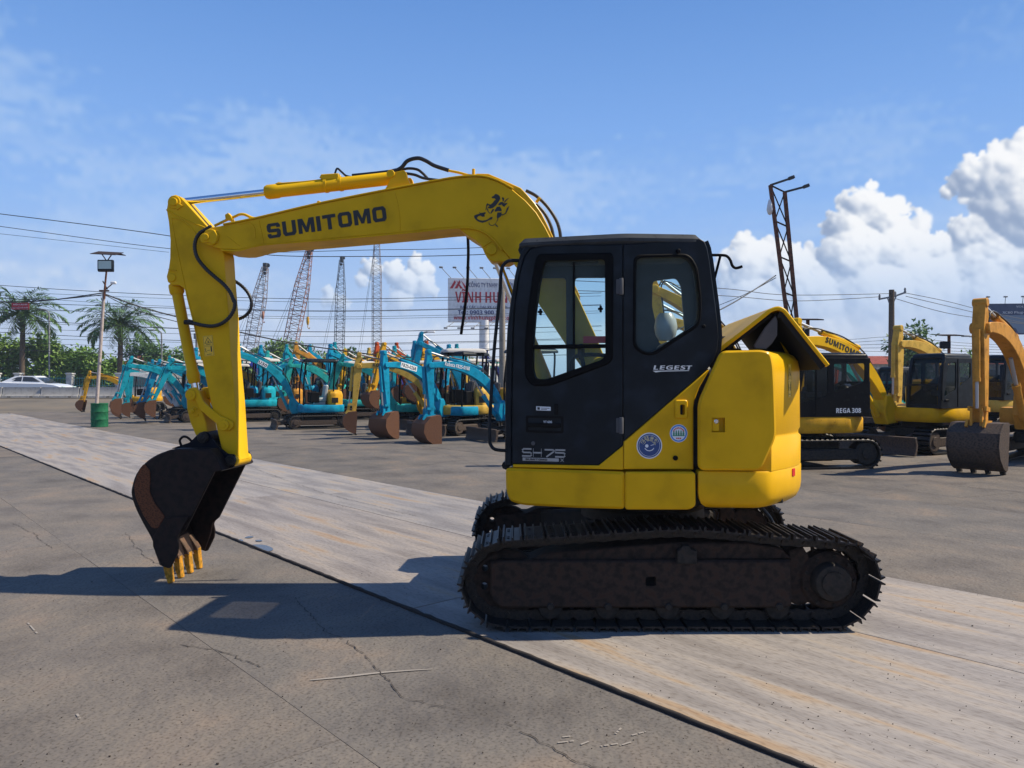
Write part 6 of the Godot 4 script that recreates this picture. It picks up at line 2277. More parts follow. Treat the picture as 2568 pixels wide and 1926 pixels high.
func bg_bucket(root: Node3D, H: Transform3D, pin: Vector2, bd: Vector2, outd: Vector2, zb: float, k: float, m: Material, link_m: Material) -> void:
	# a scoop that hangs at the pin: its mouth faces back to the machine, teeth along bd
	var r := Vector2(outd.x, outd.y)
	r = (r - bd * r.dot(bd)).normalized()
	var f := func(a: float, b: float) -> Vector2:
		return pin + r * a * k + bd * b * k
	var side := PackedVector2Array([f.call(-0.08, -0.04), f.call(0.14, -0.06), f.call(0.30, 0.04), f.call(0.36, 0.20), f.call(0.32, 0.36), f.call(0.20, 0.50), f.call(0.10, 0.56), f.call(0.04, 0.54), f.call(-0.08, 0.06)])
	var bk := Node3D.new()
	bk.name = "bucket"
	root.add_child(bk)
	bk.transform = H
	var hw := 0.29 * k
	for z in [-hw, hw]:
		var s := MB.new()
		s.prism(side, zb + z - 0.012 * k, zb + z + 0.012 * k, 0.0)
		part("side_plate", s, m, bk)
	var sh := MB.new()
	var line := PackedVector2Array([f.call(-0.08, -0.04), f.call(0.14, -0.06), f.call(0.30, 0.04), f.call(0.36, 0.20), f.call(0.32, 0.36), f.call(0.20, 0.50), f.call(0.10, 0.56)])
	sh.prism(strip(line, 0.02 * k if (line[1] - line[0]).cross(line[3] - line[1]) > 0 else -0.02 * k), zb - hw, zb + hw, 0.0)
	part("shell", sh, m, bk)
	for i in 4:
		var t := MB.new()
		var z := zb + (-0.25 + i * 0.1667) * k
		t.prism(PackedVector2Array([f.call(0.13, 0.52), f.call(0.05, 0.54), f.call(0.02, 0.66), f.call(0.045, 0.66)]), z - 0.028 * k, z + 0.028 * k, 0.0)
		part("tooth", t, M.dark_steel, bk)
	for z in [-0.10, 0.10]:
		var e := MB.new()
		e.prism(PackedVector2Array([f.call(-0.07, 0.02), f.call(-0.06, -0.06), f.call(0.02, -0.07), f.call(0.18, -0.11), f.call(0.24, -0.03), f.call(0.18, 0.01)]), zb + z * k - 0.015 * k, zb + z * k + 0.015 * k, 0.0)
		part("ear", e, link_m, bk)

func bg_cab(root: Node3D, H: Transform3D, k: float, dy: float, o: Dictionary) -> void:
	# a box of posts and panes on the machine's left, glass all round
	var m: Material = M[o.get("cab_m", "cab_black")]
	var glass: Material = M[o.get("glass", "glass_dark")]
	var dx: float = o.get("cab_dx", 0.0) * k
	var x0 := -0.42 * k + dx
	var x1: float = 0.56 * k + dx * 0.3
	var z0 := -0.70 * k
	var z1 := -0.06 * k
	var y0 := dy + 0.26 * k
	var y1: float = o.get("cab_top", 1.72) * k
	var lean := 0.14 * k
	var c := Node3D.new()
	c.name = "cab"
	root.add_child(c)
	c.transform = H
	var rf := MB.new()
	var rp := fillet(PackedVector2Array([Vector2(x1 - lean * 0.8, z0), Vector2(x1 - lean * 0.8, z1), Vector2(x0, z1), Vector2(x0, z0)]), 0.07 * k, 4)
	rf.stack(rp, [[y1 - 0.06 * k, 0.0], [y1 - 0.01 * k, 0.0], [y1 + 0.02 * k, 0.03 * k], [y1 + 0.035 * k, 0.10 * k]])
	part("roof", rf, m, c)
	var side := PackedVector2Array([Vector2(x0, y0), Vector2(x1, y0), Vector2(x1, y0 + 0.42 * k), Vector2(x1 - lean, y1 - 0.05 * k), Vector2(x0, y1 - 0.05 * k)])
	var wd := fillet(PackedVector2Array([Vector2(0.12 * k + dx * 0.6, y0 + 0.34 * k), Vector2(x1 - 0.07 * k, y0 + 0.20 * k), Vector2(x1 - lean - 0.055 * k, y1 - 0.13 * k), Vector2(0.12 * k + dx * 0.6, y1 - 0.13 * k)]), 0.05 * k, 4)
	var wr := fillet(PackedVector2Array([Vector2(x0 + 0.08 * k, y0 + 0.56 * k), Vector2(0.02 * k + dx * 0.6, y0 + 0.38 * k), Vector2(0.02 * k + dx * 0.6, y1 - 0.13 * k), Vector2(x0 + 0.08 * k, y1 - 0.13 * k)]), 0.05 * k, 4)
	for z in [z0, z1]:
		var s := MB.new()
		s.prism(side, z - 0.012 * k, z + 0.012 * k, 0.004 * k, [wd, wr])
		var w := part("side_wall", s, m, c)
		for q in [wd, wr]:
			var g := MB.new()
			pane(g, q, z)
			part("window_pane", g, glass, w)
		var dl := MB.new()
		dl.bar(Vector3(0.07 * k, y0 + 0.02 * k, z * 1.02), Vector3(0.07 * k, y1 - 0.07 * k, z * 1.02), 0.012 * k, 0.02 * k)
		dl.box(Vector3(0.42 * k, y0 + 0.14 * k, z - 0.02 * k), Vector3(0.12 * k, 0.04 * k, 0.03 * k), 0.008 * k)
		part("door_trim", dl, M.rubber, w)
	# front: frame with two panes
	var fr := MB.new()
	var lowz := [z0 + 0.05 * k, z1 - 0.05 * k]
	fr.bar(Vector3(x1, y0, z0 + 0.02 * k), Vector3(x1, y0 + 0.44 * k, z0 + 0.02 * k), 0.06 * k, 0.06 * k, 0.01)
	fr.bar(Vector3(x1, y0, z1 - 0.02 * k), Vector3(x1, y0 + 0.44 * k, z1 - 0.02 * k), 0.06 * k, 0.06 * k, 0.01)
	fr.bar(Vector3(x1, y0 + 0.42 * k, z0 + 0.02 * k), Vector3(x1 - lean, y1 - 0.04 * k, z0 + 0.02 * k), 0.06 * k, 0.06 * k, 0.01)
	fr.bar(Vector3(x1, y0 + 0.42 * k, z1 - 0.02 * k), Vector3(x1 - lean, y1 - 0.04 * k, z1 - 0.02 * k), 0.06 * k, 0.06 * k, 0.01)
	fr.bar(Vector3(x1, y0 + 0.03 * k, z0), Vector3(x1, y0 + 0.03 * k, z1), 0.07 * k, 0.05 * k, 0.01)
	fr.bar(Vector3(x1, y0 + 0.42 * k, z0), Vector3(x1, y0 + 0.42 * k, z1), 0.035 * k, 0.04 * k, 0.005)
	part("front_frame", fr, m, c)
	var g1 := MB.new()
	g1.face(Vector3(x1, y0 + 0.06 * k, lowz[0]), Vector3(x1, y0 + 0.06 * k, lowz[1]), Vector3(x1, y0 + 0.41 * k, lowz[1]), Vector3(x1, y0 + 0.41 * k, lowz[0]), Vector3.ZERO)
	part("window_pane", g1, glass, c)
	var g2 := MB.new()
	g2.face(Vector3(x1, y0 + 0.44 * k, lowz[0]), Vector3(x1, y0 + 0.44 * k, lowz[1]), Vector3(x1 - lean, y1 - 0.06 * k, lowz[1]), Vector3(x1 - lean, y1 - 0.06 * k, lowz[0]), Vector3.ZERO)
	part("window_pane", g2, glass, c)
	var wi := MB.new()
	wi.rod(Vector3(x1 + 0.01 * k, y0 + 0.55 * k, lowz[1] - 0.08 * k), Vector3(x1 - lean * 0.8 + 0.02 * k, y1 - 0.18 * k, lowz[1] - 0.03 * k), 0.009 * k, 6)
	part("wiper", wi, M.rubber, c)
	var bw := MB.new()
	bw.box(Vector3(x0, y0 + 0.28 * k, (z0 + z1) * 0.5), Vector3(0.03 * k, 0.56 * k, (z1 - z0)), 0.0)
	bw.box(Vector3(x0, y1 - 0.09 * k, (z0 + z1) * 0.5), Vector3(0.03 * k, 0.08 * k, (z1 - z0)), 0.0)
	part("back_wall", bw, m, c)
	var st := MB.new()
	st.box(Vector3(-0.08 * k, y0 + 0.26 * k, (z0 + z1) * 0.5), Vector3(0.36 * k, 0.12 * k, 0.36 * k), 0.04 * k)
	st.box(Vector3(-0.24 * k, y0 + 0.54 * k, (z0 + z1) * 0.5), Vector3(0.10 * k, 0.50 * k, 0.36 * k), 0.04 * k)
	for z in [0.12, 0.52]:
		st.box(Vector3(0.06 * k, y0 + 0.34 * k, z0 + z * k), Vector3(0.3 * k, 0.1 * k, 0.08 * k), 0.02 * k)
	part("seat", st, M.seat_cloth, c)
	if o.has("door_word"):
		letters("door_lettering", o.door_word, 0.42 * k, 0.075 * k, M.decal_white, c, Transform3D(Basis(Vector3.UP, PI), Vector3(x0 + 0.36 * k, y0 + 0.10 * k, z0 - 0.014 * k)))
	var rl := MB.new()
	rl.tube(curve_pts(PackedVector3Array([Vector3(x1 - 0.02 * k, y0 + 0.15 * k, z0 - 0.02 * k), Vector3(x1 + 0.05 * k, y0 + 0.2 * k, z0 - 0.04 * k), Vector3(x1 + 0.02 * k, y0 + 0.7 * k, z0 - 0.04 * k), Vector3(x1 - lean * 0.8, y0 + 0.85 * k, z0 - 0.01 * k)]), 4), 0.011 * k, 6)
	part("grab_rail", rl, M.rubber, c)

func make_yard_machines() -> void:
	var front := "small excavators parked in the row by the paving"
	var back := "excavators parked in the far row with raised arms"
	# row behind the yellow arm of the big machine
	digger({"label": "yellow small excavator alone at the end of the row near the road barrier", "bucket": [180, 889], "turn": 12, "k": 0.98, "boom": 24, "stick": -78, "curl": -92, "body": "yellow_deep", "cab": "canopy", "group": front, "word": "KOMATSU", "word_w": 0.45})
	digger({"label": "excavator with a white painted boom and arm behind the green drum", "bucket": [262, 905], "turn": 22, "k": 1.0, "boom": 26, "stick": -80, "body": "yellow_deep", "arm": "white_paint", "hood": "yellow_deep", "roof": "grey_cover", "group": front})
	digger({"label": "teal excavator with its arm upright beside the white boomed one", "bucket": [283, 902], "turn": 26, "k": 1.05, "boom": 25, "stick": -96, "body": "teal", "cab": "canopy", "roof": "grey_cover", "group": front})
	digger({"label": "teal excavator with two rusty buckets hanging at its front and a slanting arm", "bucket": [316, 913], "turn": 24, "k": 1.1, "boom": 26, "stick": -70, "body": "teal_blue", "cab": "canopy", "roof": "cab_black", "group": front})
	digger({"label": "blue-teal excavator with a slanting arm half behind the big yellow arm", "bucket": [338, 914], "turn": 28, "k": 1.1, "boom": 27, "stick": -66, "body": "teal", "cab": "canopy", "roof": "grey_cover", "group": front, "word": "Kubota", "word_m": "decal_white", "word_w": 0.4})
	digger({"label": "teal excavator with grey canopy showing just beside the yellow bucket link", "at": [446, 910], "turn": 30, "k": 1.05, "boom": 32, "stick": -74, "body": "teal", "cab": "canopy", "roof": "grey_cover", "group": front})
	digger({"label": "small teal excavator with an orange engine cover behind the big arm's edge", "at": [512, 906], "turn": 200, "k": 1.0, "boom": 42, "stick": -70, "body": "teal_blue", "hood": "orange_old", "cab": "canopy", "roof": "grey_cover", "group": front})
	# the canopy machine in full view
	digger({"label": "teal excavator with black open canopy and yellow engine cover standing side-on", "at": [682, 924], "turn": 24, "k": 1.02, "boom": 40, "reach": 1.08, "stick": -75, "body": "teal_blue", "arm": "teal", "hood": "yellow_deep", "cab": "canopy", "seat": "seat_wrap", "blade_m": "blade_steel", "group": front, "word": "U30", "word_plate": true, "word_w": 0.3, "word_t": 0.66})
	digger({"label": "faded yellow excavator with lettered boom and brown bucket on the ground", "bucket": [772, 939], "turn": 14, "k": 1.12, "boom": 25, "stick": -84, "curl": -100, "body": "yellow_old", "cab": "canopy", "roof": "grey_cover", "group": front, "word": "KOMATSU", "word_w": 0.62, "word_t": 0.74})
	digger({"label": "teal excavator with white number plate and bucket down beside the yellow one", "bucket": [851, 947], "turn": 50, "k": 1.08, "boom": 27, "stick": -94, "curl": -104, "body": "teal_blue", "cab": "canopy", "roof": "cab_black", "group": front, "word": "FB25-0268", "word_plate": true, "word_w": 0.55, "word_t": 0.70, "bucket_k": 1.2, "bucket_m": "bucket_rust"})
	digger({"label": "teal excavator with lettered boom reaching towards the black cab of the big machine", "bucket": [946, 957], "turn": 32, "k": 1.08, "boom": 26, "stick": -92, "curl": -104, "body": "teal_blue", "cab": "canopy", "roof": "cab_black", "group": front, "word": "Kubota FB25-0168", "word_m": "decal_white", "word_w": 0.72, "word_t": 0.72, "bucket_k": 1.25})
	digger({"label": "pale teal-green excavator with lowered boom behind the lettered yellow one", "at": [893, 921], "turn": 10, "k": 1.0, "boom": 36, "stick": -70, "body": "teal_green", "cab": "canopy", "roof": "grey_cover", "group": front})
	digger({"label": "yellow excavator with low deck between the two teal lettered booms", "at": [958, 925], "turn": 38, "k": 1.0, "boom": 46, "stick": -75, "body": "yellow_deep", "cab": "canopy", "roof": "grey_cover", "group": front})
	digger({"label": "teal excavator with yellow engine cover right beside the big machine's grab rail", "at": [1052, 925], "turn": 16, "k": 1.08, "boom": 52, "stick": -80, "body": "teal_blue", "hood": "yellow_deep", "cab": "open", "group": front})
	digger({"label": "teal-green excavator with dented body behind the black open canopy machine", "at": [770, 905], "turn": 25, "k": 1.05, "boom": 34, "stick": -80, "body": "teal_green", "cab": "canopy", "roof": "grey_cover", "group": front})
	digger({"label": "ochre excavator behind the boom of the side-on canopy machine", "at": [610, 900], "turn": 30, "k": 1.0, "boom": 30, "stick": -75, "body": "orange_old", "cab": "canopy", "roof": "grey_cover", "group": front})
	# the second row, close behind the first
	var mid := "excavators crowded in the middle row"
	for q in [[560, 901, 40, 40, -80, "teal", "teal_blue", "teal excavator with light canopy close behind the big arm's rear edge"], [640, 898, 34, 48, -92, "teal_blue", "teal_blue", "teal excavator with steep boom seen through the black canopy posts"], [706, 897, 38, 38, -86, "teal_green", "teal_green", "green-teal excavator with wide bucket behind the yellow engine cover"],
		[752, 897, 30, 52, -95, "orange_old", "orange_old", "ochre excavator with steep boom beside the lettered faded yellow arm"], [826, 899, 42, 46, -88, "teal", "teal_blue", "teal excavator with steep boom behind the number-plated one's arm"], [866, 898, 36, 40, -84, "yellow_deep", "yellow_deep", "deep yellow excavator crowded behind the number-plated teal boom"],
		[918, 898, 40, 50, -92, "orange_red", "orange_red", "orange-red excavator in the middle row behind the two lowered teal buckets"], [968, 899, 34, 44, -88, "teal_blue", "teal", "teal excavator with light canopy under the white signboard"], [1016, 899, 40, 48, -90, "yellow_deep", "yellow_deep", "yellow excavator in the middle row before the signboard column"], [1076, 899, 36, 46, -86, "teal", "teal_blue", "teal excavator in the middle row beside the concrete pole"],
		[432, 893, 24, 26, -88, "teal", "teal", "teal excavator at the back of the end group with grey canopy"], [468, 891, 24, 30, -84, "teal_blue", "teal_blue", "blue-teal excavator at the back of the end group next to the big arm"], [505, 893, 26, 34, -90, "teal", "teal", "teal excavator hidden mostly by the big yellow arm"]]:
		digger({"label": q[7], "at": [q[0], q[1]], "turn": q[2], "k": 1.12, "boom": q[3], "stick": q[4], "curl": -112, "body": q[5], "arm": q[6], "cab": "canopy", "roof": "grey_cover" if int(q[0]) % 4 < 2 else "cab_black", "group": mid, "fine": false})
	# far row with the arms standing up
	var rear := [[566, 746, "teal_blue", "teal excavator with raised arm nearest the pale lattice crane"], [622, 745, "teal", "teal excavator with raised arm in front of the rust-red lattice crane"], [672, 747, "teal_blue", "teal excavator with raised arm between the rust-red and dark cranes"], [726, 740, "teal", "teal excavator with raised arm just under the slim dark crane"],
		[800, 752, "yellow_old", "yellow excavator with raised arm under the thin tall crane mast"], [830, 744, "purple_blue", "violet-blue excavator with raised arm between yellow and orange ones"], [860, 741, "orange_red", "orange-red excavator with raised arm beside the violet-blue one"], [899, 737, "teal_blue", "teal excavator with raised arm between two orange-red ones"],
		[925, 740, "orange_red", "orange-red excavator with raised arm next to the white lamp head"], [975, 752, "yellow_old", "ochre excavator with only its raised arm top showing"], [990, 744, "teal", "teal excavator with raised arm under the big white signboard"], [1054, 760, "navy", "navy blue excavator with raised arm by the signboard column"]]
	var i := 0
	for q in rear:
		var depth := 38.0 + (i % 3) * 2.2
		var top := at_depth(q[0] / ZD[2], q[1] / ZD[2], depth)
		var k := (top.y - 0.05) / 3.30
		var al := 40.0
		# the arm's head lies over that spot
		var foot := Vector2(0.78, 0.95) * k
		var tip := foot + Vector2(cos(deg_to_rad(62)), sin(deg_to_rad(62))) * 2.3 * k
		var fwd := Vector3(-cos(deg_to_rad(al)), 0, sin(deg_to_rad(al)))
		var base := Vector3(top.x, 0, top.z) - fwd * (tip.x)
		var scr := 1284.0 + base.x / -base.z * FPX
		var scy := 963.0 + (EYE / -base.z - sin(-PITCH) + 0.0) * FPX
		digger({"label": q[3], "at": [scr * ZD[2], (963.0 + (EYE / -base.z) * FPX - 8.7) * ZD[2]], "turn": al, "k": k, "boom": 62, "stick": -88, "curl": -120, "body": q[2], "cab": "cab" if i % 4 == 1 else "canopy", "roof": "grey_cover", "group": back, "fine": false})
		i += 1
	digger({"label": "violet-blue excavator with a low slanting boom behind the teal row", "at": [592, 868], "turn": 20, "k": 1.15, "boom": 45, "stick": -70, "body": "purple_blue", "cab": "canopy", "roof": "grey_cover", "group": back, "fine": false})
	digger({"label": "light green-teal excavator with a raised arm lower than its neighbours", "at": [735, 868], "turn": 35, "k": 1.05, "boom": 62, "stick": -85, "body": "teal_green", "cab": "canopy", "roof": "grey_cover", "group": back, "fine": false})
	# the machines beyond the counterweight
	var rg := "larger excavators parked beyond the raised hood"
	digger({"label": "orange-yellow excavator with glossy black cab and steel tracks behind the counterweight", "at": [1722, 1003], "turn": 8, "k": 1.22, "boom": 50, "stick": -100, "reach": 1.1, "body": "yellow_deep", "hood": "cab_gloss", "cab": "cab", "cab_m": "cab_gloss", "cab_top": 1.80, "cab_dx": -0.42, "steel": true, "frame": "dark_steel", "blade": false, "group": rg, "boom_z": 0.3, "word": "", "door_word": "REGA 308"})
	digger({"label": "yellow excavator facing out with a wide blade and lettered boom", "at": [1992, 972], "turn": 30, "k": 1.29, "boom": 24, "stick": -92, "reach": 1.12, "body": "yellow", "arm": "yellow_arm", "hood": "yellow", "cab": "cab", "cab_m": "cab_black", "cab_top": 1.78, "glass": "glass_dark", "steel": true, "group": rg, "word": "SUMITOMO", "word_w": 0.95, "word_t": 0.62, "boom_z": 0.30, "bucket_m": "bucket_black"})
	digger({"label": "dusty yellow excavator behind the lettered one with a patched boom", "at": [2128, 940], "turn": 30, "k": 1.36, "boom": 28, "stick": -88, "body": "yellow_old", "cab": "cab", "cab_m": "cab_black", "cab_top": 1.78, "steel": true, "group": rg, "boom_z": 0.28})
	digger({"label": "orange excavator with a big grey-brown bucket set on the paving", "bucket": [2158, 1024], "turn": 42, "k": 1.36, "boom": 26, "stick": -90, "curl": -97, "body": "orange_old", "cab": "cab", "cab_m": "navy", "steel": true, "blade": false, "bucket_k": 1.05, "bucket_m": "blade_steel", "group": rg, "boom_z": 0.2})
	digger({"label": "sea-green excavator with curved boom behind the black cab machine", "at": [1915, 922], "turn": 28, "k": 1.25, "boom": 22, "stick": -80, "body": "teal_green", "cab": "cab", "group": rg})
	digger({"label": "orange-red excavator far behind the sea-green one", "at": [1880, 872], "turn": 30, "k": 1.2, "boom": 24, "stick": -80, "body": "orange_red", "cab": "cab", "group": rg, "fine": false})
	digger({"label": "orange-yellow excavator whose boom top shows over the raised hood", "at": [1690, 945], "turn": 14, "k": 1.42, "boom": 36, "stick": -85, "reach": 1.1, "body": "yellow_deep", "cab": "cab", "group": rg})
# ---------------------------------------------------------------- far setting: trees, buildings, cranes, boards
func leaf_mats() -> void:
	for q in [["leaf_mid", Color(0.15, 0.26, 0.04)], ["leaf_dark", Color(0.085, 0.17, 0.04)], ["leaf_light", Color(0.20, 0.31, 0.05)], ["palm_leaf", Color(0.085, 0.17, 0.045)]]:
		var m := std(q[0], q[1], 0.6)
		m.backlight_enabled = true
		m.backlight = Color(0.25, 0.35, 0.1)
		m.vertex_color_use_as_albedo = true
	steel("bark", Color(0.13, 0.10, 0.075), 0.9, 0.0, 0.5, 0.6)
	paint("wall_white", Color(0.55, 0.55, 0.53), 0.8, 0.4, 3.0)
	paint("wall_grey", Color(0.22, 0.23, 0.24), 0.8, 0.4, 3.0)
	paint("roof_red", Color(0.28, 0.07, 0.045), 0.8, 0.4, 3.0)
	paint("roof_green", Color(0.10, 0.28, 0.22), 0.8, 0.4, 3.0)
	paint("metal_grey", Color(0.26, 0.27, 0.28), 0.5, 0.4, 2.0)
	paint("pole_concrete", Color(0.30, 0.27, 0.23), 0.85, 0.4, 1.0)
	paint("barrier", Color(0.40, 0.38, 0.35), 0.85, 0.4, 2.0)
	paint("crane_rust", Color(0.42, 0.20, 0.14), 0.7, 0.4, 2.0)
	paint("crane_dark", Color(0.07, 0.075, 0.08), 0.6)
	paint("crane_pale", Color(0.30, 0.25, 0.24), 0.6)
	paint("board_white", Color(0.80, 0.80, 0.80), 0.5)
	paint("board_blue", Color(0.075, 0.095, 0.16), 0.5)
	paint("fence_teal", Color(0.06, 0.22, 0.22), 0.6)
	std("sign_red", Color(0.42, 0.016, 0.03), 0.5)
	std("sign_blue", Color(0.03, 0.045, 0.16), 0.5)
	std("board_pale", Color(0.16, 0.21, 0.28), 0.5)
	std("lamp_glass", Color(0.42, 0.55, 0.52), 0.15)
	std("cable", Color(0.012, 0.012, 0.014), 0.6)

func leaf(b: MB, at: Vector3, dir: Vector3, up: Vector3, l: float, w: float) -> void:
	var s := dir.cross(up).normalized() * w * 0.5
	var n := s.cross(dir).normalized()
	var a := at
	var c := at + dir * l
	var m := at + dir * l * 0.45
	b.tri(a, m + s, m - s, n, n, n)
	b.tri(c, m - s, m + s, n, n, n)

# tree: tapered trunk, limbs and clumps of leaf-sized faces round the limb ends
func tree(called: String, label: String, at: Vector3, h: float, spread: float, m: Material, seed_: int, leaves := 2600, low := 0.25, group := "trees beyond the road", leaf_size := 0.34) -> Node3D:
	var r := rng(seed_)
	var t := thing(called, label, "tree" if called.ends_with("tree") else "bush", at, 0.0, group)
	var tb := MB.new()
	var ends := []
	tb.tube(PackedVector3Array([Vector3(0, -0.1, 0), Vector3(0.05, h * 0.25, 0.03), Vector3(-0.04, h * 0.5, 0), Vector3(0, h * 0.78, 0)]), PackedFloat32Array([h * 0.028, h * 0.02, h * 0.015, h * 0.005]), 8)
	for i in 15:
		var a := r.randf() * TAU
		var y0 := h * r.randf_range(low, 0.6)
		var y1 := h * r.randf_range(low + 0.1, 0.98)
		var rad := spread * r.randf_range(0.3, 1.0) * sqrt(clampf(1.25 - y1 / h, 0.15, 1.0))
		var e := Vector3(cos(a) * rad, y1, sin(a) * rad)
		tb.tube(PackedVector3Array([Vector3(0, y0, 0), Vector3(e.x * 0.5, lerpf(y0, y1, 0.65), e.z * 0.5), e]), PackedFloat32Array([h * 0.01, h * 0.007, h * 0.002]), 5)
		ends.append(e)
	part("trunk", tb, M.bark, t)
	var b := MB.new()
	b.use_col = true
	var clumps := []
	for e in ends:
		clumps.append([e, spread * r.randf_range(0.28, 0.48)])
		clumps.append([e * Vector3(0.6, 1.0, 0.6) + Vector3(r.randf_range(-1, 1), r.randf_range(-0.3, 0.6), r.randf_range(-1, 1)) * spread * 0.25, spread * r.randf_range(0.22, 0.4)])
	for i in leaves:
		var c: Array = clumps[r.randi() % clumps.size()]
		var d := Vector3(r.randfn(), r.randfn() * 0.8, r.randfn()).normalized()
		var p: Vector3 = c[0] + d * c[1] * pow(r.randf(), 0.45) * Vector3(1, 0.72, 1)
		if p.y < 0.15:
			continue
		var tone := r.randf_range(0.7, 1.25)
		b.col = Color(tone * r.randf_range(0.9, 1.15), tone, tone * r.randf_range(0.8, 1.1))
		var dir := (d + Vector3(r.randf_range(-1, 1), r.randf_range(-0.8, 0.4), r.randf_range(-1, 1))).normalized()
		leaf(b, p, dir, Vector3(r.randf_range(-0.5, 0.5), 1, r.randf_range(-0.5, 0.5)).normalized(), leaf_size * r.randf_range(0.7, 1.4), leaf_size * r.randf_range(0.45, 0.8))
	part("crown", b, m, t)
	return t

func palm(label: String, at: Vector3, h: float, len: float, seed_: int) -> void:
	var r := rng(seed_)
	var t := thing("palm_tree", label, "palm tree", at, 0.0, "palms beyond the road")
	var tb := MB.new()
	var pts := PackedVector3Array()
	var rad := PackedFloat32Array()
	for i in 26:
		var f := i / 25.0
		pts.append(Vector3(sin(f * 2.0) * 0.12, f * h, cos(f * 1.7) * 0.08))
		rad.append((0.27 - 0.05 * f) * (1.0 if i % 2 == 0 else 0.86))
	tb.tube(pts, rad, 9)
	part("trunk", tb, M.bark, t)
	# old leaf stumps under the crown
	var st := MB.new()
	for i in 26:
		var a := i * 2.4
		var y := h - 0.15 - (i / 26.0) * 1.5
		st.tube(PackedVector3Array([Vector3(cos(a) * 0.15, y, sin(a) * 0.15), Vector3(cos(a) * 0.42, y + 0.32, sin(a) * 0.42)]), PackedFloat32Array([0.07, 0.02]), 5)
	var old := part("leaf_stump", st, M.bark, t)
	old.set_meta("kind", "stuff")
	for i in 38:
		var a := i * 2.39996 + r.randf_range(-0.2, 0.2)
		var el := lerpf(1.35, -0.35, pow(i / 37.0, 0.85)) + r.randf_range(-0.1, 0.1)
		var l := len * r.randf_range(0.85, 1.1)
		var out := Vector3(cos(a), 0, sin(a))
		var spine := PackedVector3Array()
		for s in 15:
			var f := s / 14.0
			var drop := el - f * f * 1.25 - f * 0.25
			if s == 0:
				spine.append(Vector3(0.03, h, 0) + out * 0.12)
			else:
				spine.append(spine[s - 1] + (out * cos(drop) + Vector3.UP * sin(drop)) * l / 14.0)
		var b := MB.new()
		b.use_col = true
		b.col = Color(1.1, 1.0, 0.6)
		b.tube(spine, PackedFloat32Array([0.05, 0.045, 0.042, 0.038, 0.035, 0.032, 0.029, 0.026, 0.023, 0.02, 0.017, 0.014, 0.011, 0.008, 0.004]), 4)
		for s in range(2, 37):
			var f := s / 36.0
			var q := f * 14.0
			var i0 := mini(int(q), 13)
			var p := spine[i0].lerp(spine[i0 + 1], q - i0)
			var d := (spine[i0 + 1] - spine[i0]).normalized()
			var side := d.cross(Vector3.UP).normalized()
			var ll := 0.85 * len / 3.0 * sin(PI * clampf(0.12 + f * 0.85, 0, 1)) + 0.1
			for sg in [-1.0, 1.0]:
				var tone := r.randf_range(0.75, 1.3)
				b.col = Color(tone, tone, tone * 0.9)
				var dir: Vector3 = (side * sg + d * 0.75 + Vector3(0, r.randf_range(-0.75, 0.15), 0)).normalized()
				leaf(b, p, dir, Vector3.UP, ll * r.randf_range(0.85, 1.1), 0.105)
		part("frond", b, M.palm_leaf, t)

func lattice(b: MB, a: Vector3, c: Vector3, w0: float, w1: float, w2: float, bays: int, r: float) -> void:
	# square truss between two points: narrow foot, full body, narrow head
	var d := (c - a).normalized()
	var u := d.cross(Vector3(0, 0, 1)).normalized()
	var v := d.cross(u).normalized()
	var rings := []
	for i in bays + 1:
		var f := float(i) / bays
		var w := w1
		if f < 0.12:
			w = lerpf(w0, w1, f / 0.12)
		elif f > 0.72:
			w = lerpf(w1, w2, (f - 0.72) / 0.28)
		var p := a.lerp(c, f)
		rings.append([p + (u + v) * w * 0.5, p + (u - v) * w * 0.5, p + (-u - v) * w * 0.5, p + (-u + v) * w * 0.5])
	for i in bays:
		for s in 4:
			b.tube(PackedVector3Array([rings[i][s], rings[i + 1][s]]), r, 4, false)
			var o := (s + 1) % 4
			if i % 2 == 0:
				b.tube(PackedVector3Array([rings[i][s], rings[i + 1][o]]), r * 0.55, 3, false)
			else:
				b.tube(PackedVector3Array([rings[i][o], rings[i + 1][s]]), r * 0.55, 3, false)
			b.tube(PackedVector3Array([rings[i + 1][s], rings[i + 1][o]]), r * 0.5, 3, false)

